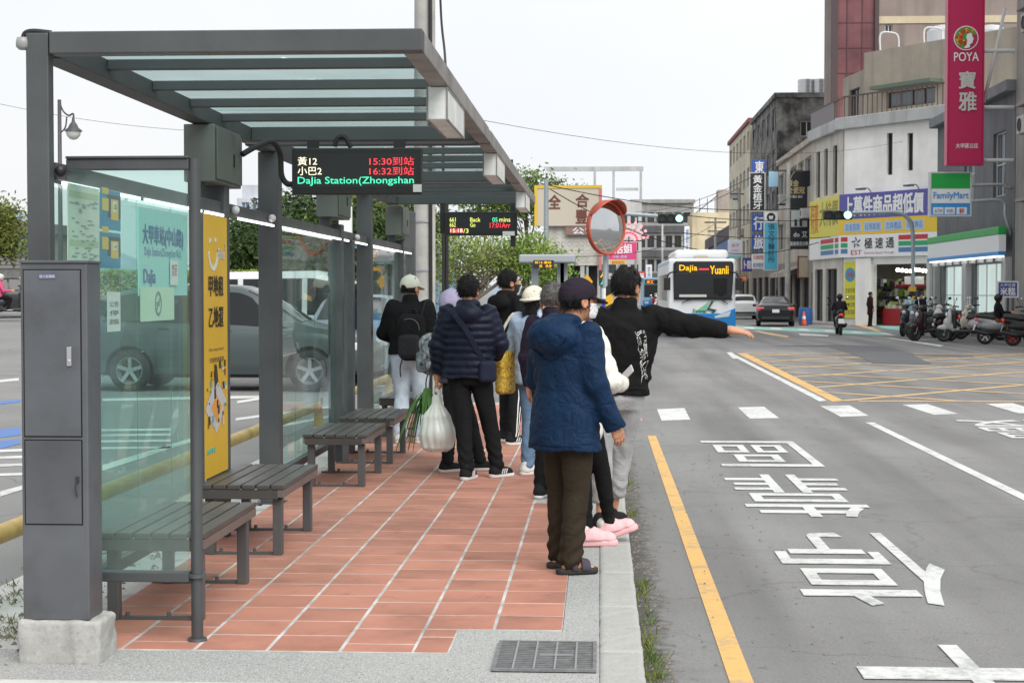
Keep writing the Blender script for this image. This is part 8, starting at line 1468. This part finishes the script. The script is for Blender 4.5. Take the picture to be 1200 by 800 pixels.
for k, (px, Y, h_, lab) in enumerate(((745, 160, 9, 'thin far street pole left of the grey block'), (776, 185, 10, 'thin far street pole behind the bus roof'), (838, 150, 8.5, 'thin far street pole right of the bus'))):
    p = at(px, 342, Y); o = tag(empty('street_pole', (p.x, Y, 0)), lab, 'pole'); b = MB(); b.cyl((p.x, Y, 0), (p.x, Y, h_), .16, .1, n=10); b.build('shaft', POLE, o, smooth=True); b = MB(); b.box(p.x - 1, p.x + 1, Y - .05, Y + .05, h_ - .5, h_ - .38); b.box(p.x - .7, p.x + .7, Y - .05, Y + .05, h_ - 1.3, h_ - 1.2); b.build('cross_arm', FRD, o)
wire(at(745, 248, 160), at(923, 185, 93), .8, .02, 'wire from the far pole to the pole by the black boards')
wire(at(776, 250, 185), at(866, 220, 140), .5, .025, 'short wire over the bus toward the cream building')
wire(at(640, 300, 70), at(838, 262, 150), .9, .02, 'low wire behind the mirror crossing the grey block')
wire(at(838, 266, 150), at(923, 232, 93), .7, .02, 'wire sagging in front of the hanging signs')
# ================================================================ TREES, HEDGE, WEEDS
def leafmat(n, c, c2): return mat(n, c, .6, var=.6, vscale=1.6, col2=c2, spec=.3)
BARK = mat('bark', '#5b5046', .9, var=.3, vscale=6, bump=.5, bscale=30); BARKP = mat('pale_bark', '#8f8577', .9, var=.3, vscale=6, bump=.4, bscale=30)
def tree(label, base, H, lobes, n, leaf, m, bark=BARK, tr=.14, seed=1, stems=1, limbs=9, droop=0.3, name='tree'):
    """lobes: (dx, dy, dz, rx, ry, rz) ellipsoids that carry leaves; leaf faces are leaf-sized quads in clumps"""
    rs = np.random.RandomState(seed); rr = random.Random(seed); base = Vector(base); o = tag(empty(name, base), label, 'tree'); b = MB()
    for s_ in range(stems):
        off = Vector((rr.uniform(-.35, .35), rr.uniform(-.3, .3), 0)) * (stems > 1); l0 = lobes[s_ % len(lobes)]; tgt = base + Vector((l0[0] * .6, l0[1] * .6, l0[2]))
        pts = [base + off, base + off * 1.4 + (tgt - base) * .35 + Vector((rr.uniform(-.2, .2), 0, 0)), base + (tgt - base) * .75, tgt]; b.tube(spline(pts, 5), list(np.linspace(tr, tr * .35, 16)), 8)
        for k in range(limbs):
            l = rr.choice(lobes); t = rr.uniform(.35, .9); p0 = spline(pts, 5)[int(t * 15)]; e = base + Vector((l[0] + rr.uniform(-.75, .75) * l[3], l[1] + rr.uniform(-.7, .7) * l[4], l[2] + rr.uniform(-.5, .75) * l[5])); mid = p0.lerp(e, .5) + Vector((rr.uniform(-.15, .15), 0, .12 * (e - p0).length)); b.tube(spline([p0, mid, e], 4), list(np.linspace(tr * .38, tr * .08, 9)), 6)
    b.build('trunk', bark, o, smooth=True)
    vol = np.array([l[3] * l[4] * l[5] for l in lobes]); vol = vol ** .75; pick = rs.choice(len(lobes), n, p=vol / vol.sum()); L_ = np.array(lobes)
    nc = max(20, n // 28); cpick = rs.choice(len(lobes), nc, p=vol / vol.sum()); d = rs.randn(nc, 3); d /= np.linalg.norm(d, axis=1)[:, None]; rad = rs.rand(nc, 1) ** .38; cc = L_[cpick, :3] + d * rad * L_[cpick, 3:] ; own = rs.randint(0, nc, n); sp = leaf * 3.2
    c = cc[own] + rs.randn(n, 3) * sp * np.array([1, 1, .75]); nrm = rs.randn(n, 3); nrm[:, 2] += .6; nrm /= np.linalg.norm(nrm, axis=1)[:, None]; t = rs.randn(n, 3); t[:, 2] -= droop; t -= (t * nrm).sum(1)[:, None] * nrm; t /= np.linalg.norm(t, axis=1)[:, None]; w = np.cross(nrm, t); ln = leaf * (.7 + .6 * rs.rand(n, 1)); wd = ln * .36
    V = np.stack([c - t * ln, c + w * wd - t * ln * .1 + nrm * ln * .12, c + t * ln, c - w * wd - t * ln * .1 + nrm * ln * .12], 1).reshape(-1, 3) + np.array(base); me = bpy.data.meshes.new('crown'); F = np.arange(4 * n).reshape(-1, 4); me.from_pydata(V.tolist(), [], F.tolist()); me.materials.append(m); me.update(); q = bpy.data.objects.new('crown', me); COL.objects.link(q); put(q, o); return o
DG = leafmat('dark_leaf', '#2f4423', '#4d6232'); MG = leafmat('mid_leaf', '#4c6a2c', '#7c9146'); LG_ = leafmat('light_leaf', '#657a38', '#93a058'); OG = leafmat('olive_leaf', '#51602c', '#83883f')
g = at(545, 342, 33.8); tree('pale green multi-stemmed street tree in the planter under the far arrivals board', (g.x, 34.3, .9), 4, [(.1, 0, 1.55, .9, .8, .5), (1.0, 0, 1.5, .7, .7, .5), (-.4, .2, 1.35, .6, .7, .45), (1.6, 0, 1.35, .5, .6, .4)], 4300, .05, LG_, BARKP, .06, 3, stems=6, limbs=7)
g = at(630, 342, 34.4); tree('light green drooping street tree beside the cream restaurant sign', (g.x, 34.2, .9), 4, [(0, 0, 1.45, .6, .6, .5), (.3, 0, 1.1, .4, .4, .5), (-.5, .2, 1.5, .5, .5, .4)], 5600, .05, leafmat('fresh_leaf', '#66853a', '#93a858'), BARKP, .055, 4, stems=4, limbs=6, droop=.9)
g = at(617, 342, 138); tree('large dark green tree rising over the far shelter roof', (g.x, 138, 0), 8, [(0, 0, 9.9, 3.0, 2.5, 1.9), (3.4, 0, 9.2, 2.2, 2, 1.1), (-3, 0, 9.6, 3, 2, 1.9)], 7500, .2, MG, BARK, .22, 5)
g = at(286, 342, 62); tree('dense dark tree seen between the yellow poster and the next post', (g.x, 62, .4), 4, [(0, 0, 2.6, 1.3, 1.2, 1.5), (-.6, 0, 1.6, 1.2, 1, 1), (.9, 0, 2.2, 1.1, 1, 1.2)], 8000, .13, DG, BARK, .15, 6)
for k, (px, Y, h, lab) in enumerate(((345, 66, 5.6, 'bushy dark tree above the middle glass panel'), (392, 64, 5.7, 'dark tree left of the white board behind the shelter'), (452, 58, 5.6, 'olive tree between the far shelter posts'), (430, 47, 4.2, 'smaller dark tree low behind the far shelter posts'))):
    g = at(px, 342, Y); tree(lab, (g.x, Y, .2), h, [(0, 0, h * .72, 1.7, 1.3, h * .27), (1.1, .3, h * .6, 1.2, 1.1, h * .24), (-1.1, -.2, h * .58, 1.2, 1.1, h * .26), (0, 0, h * .35, 1.7, 1.2, h * .25)], 9500, .13, (DG, DG, OG, DG)[k], BARK, .15, 10 + k)
g = at(2, 342, 60); tree('loose olive tree at the left picture edge', (g.x - .4, 60, .5), 5, [(.0, 0, 3.6, 1.1, 1, .8), (.6, 0, 3.0, .55, .6, .6), (-.5, 0, 2.8, .9, .8, .7), (.3, 0, 4.1, .8, .7, .5)], 5200, .10, OG, BARK, .1, 17)
# clipped hedge
a = at(205, 318, 48); c = at(318, 318, 48); rs = np.random.RandomState(4); n = 9000; hd = tag(empty('clipped_hedge', ((a.x + c.x) / 2, 48.5, .3)), 'clipped light green hedge behind the parked cars', 'hedge'); b = MB(); b.box(a.x - 3, c.x, 48.15, 49.05, .2, a.z - .12); b.build('inner_twigs', mat('twig_dark', '#3c3f26', 1), hd)
P = np.stack([rs.uniform(a.x - 3.1, c.x + .1, n), rs.uniform(48, 49.2, n), rs.uniform(.3, a.z + .02, n)], 1); f_ = rs.rand(n); P[f_ < .5, 1] = 48 + .12 * rs.rand((f_ < .5).sum()); P[f_ > .7, 2] = a.z - .12 + .16 * rs.rand((f_ > .7).sum()); nr = rs.randn(n, 3); nr /= np.linalg.norm(nr, axis=1)[:, None]; t = np.cross(nr, rs.randn(n, 3)); t /= np.linalg.norm(t, axis=1)[:, None]; w = np.cross(nr, t); V = np.stack([P - t * .07, P + w * .03, P + t * .07, P - w * .03], 1).reshape(-1, 3); me = bpy.data.meshes.new('foliage'); me.from_pydata(V.tolist(), [], np.arange(4 * n).reshape(-1, 4).tolist()); me.materials.append(leafmat('hedge_leaf', '#7a9140', '#a6b062')); o = bpy.data.objects.new('foliage', me); COL.objects.link(o); put(o, hd)
# small shrub at the foot of the planter
g = at(597, 342, 31.5); rs = np.random.RandomState(9); n = 2600; sb = tag(empty('round_shrub', (g.x, 31.5, 0)), 'small round dark shrub behind the person in the black hoodie', 'shrub'); P = rs.randn(n, 3); P /= np.linalg.norm(P, axis=1)[:, None]; P = P * rs.rand(n, 1) ** .3 * np.array([.75, .6, .55]) + np.array([g.x, 31.5, .95]); nr = rs.randn(n, 3); t = np.cross(nr, rs.randn(n, 3)); t /= np.linalg.norm(t, axis=1)[:, None]; w = np.cross(t, rs.randn(n, 3)); w /= np.linalg.norm(w, axis=1)[:, None]; V = np.stack([P - t * .06, P + w * .025, P + t * .06, P - w * .025], 1).reshape(-1, 3); me = bpy.data.meshes.new('foliage'); me.from_pydata(V.tolist(), [], np.arange(4 * n).reshape(-1, 4).tolist()); me.materials.append(DG); o = bpy.data.objects.new('foliage', me); COL.objects.link(o); put(o, sb); b = MB(); b.cyl((g.x, 31.5, 0), (g.x, 31.5, .8), .05, n=6); b.build('stem', BARK, sb)
# weeds and grit along the gutter and in the dirt strip
def tufts(name, spots, m, lab, cat):
    rr = random.Random(12); b = MB()
    for (x, y, z, s_, n) in spots:
        for k in range(n):
            px, py = x + rr.gauss(0, s_ * .6), y + rr.gauss(0, s_); a = rr.uniform(0, 6.28); L_ = s_ * rr.uniform(.4, 1.2); d = Vector((math.cos(a), math.sin(a), rr.uniform(.5, 1.8))) * L_; w = Vector((-math.sin(a), math.cos(a), 0)) * L_ * .07; p = Vector((px, py, z)); b.add([p - w, p + w, p + d * .6 + w * .8, p + d + Vector((0, 0, -.2 * L_)), p + d * .6 - w * .8], [(0, 1, 2, 3, 4)])
    o = b.build(name, m); o['kind'] = 'stuff'; o['label'] = lab; o['category'] = cat; return o
rr = random.Random(2); tufts('gutter_weeds', [(KX + rr.uniform(.02, .07), rr.choice((6.9, 7.6, 8.4, 9.0, 12.2, 14.4, 7.2)) + rr.gauss(0, .25), .003, rr.uniform(.02, .045), rr.randint(6, 22)) for k in range(46)], leafmat('weed_leaf', '#55702c', '#8a8a4a'), 'scrubby weeds growing along the kerb gutter', 'weeds')
tufts('dry_grass', [(rr.uniform(-3.15, -2.55), rr.uniform(5.2, 9.5), .11, rr.uniform(.015, .035), rr.randint(8, 26)) for k in range(150)], leafmat('dry_grass_leaf', '#6f6a3e', '#4f5a2a'), 'dry grass in the dirt strip beside the cabinet', 'grass')
b = MB(); rr = random.Random(22)
for k in range(900):
    if k % 3: x, y, z = rr.uniform(KX + .005, KX + .16) if rr.random() < .7 else rr.uniform(KX, 1.2), rr.uniform(5.5, 17), .002
    else: x, y, z = rr.uniform(-3.3, -2.45), rr.uniform(5.0, 10), .108
    s_ = rr.uniform(.003, .011) * (1.6 if k % 3 == 0 else 1); b.add([(x - s_, y - s_, z), (x + s_, y - s_ * .7, z), (x + s_ * .8, y + s_, z), (x - s_ * .7, y + s_, z), (x, y, z + s_ * 1.2)], [(0, 1, 4), (1, 2, 4), (2, 3, 4), (3, 0, 4)])
o = b.build('grit', mat('grit_stone', '#7f776c', .9, var=.5, vscale=80)); o['kind'] = 'stuff'; o['label'] = 'loose grit along the kerb and the dirt strip'; o['category'] = 'grit'
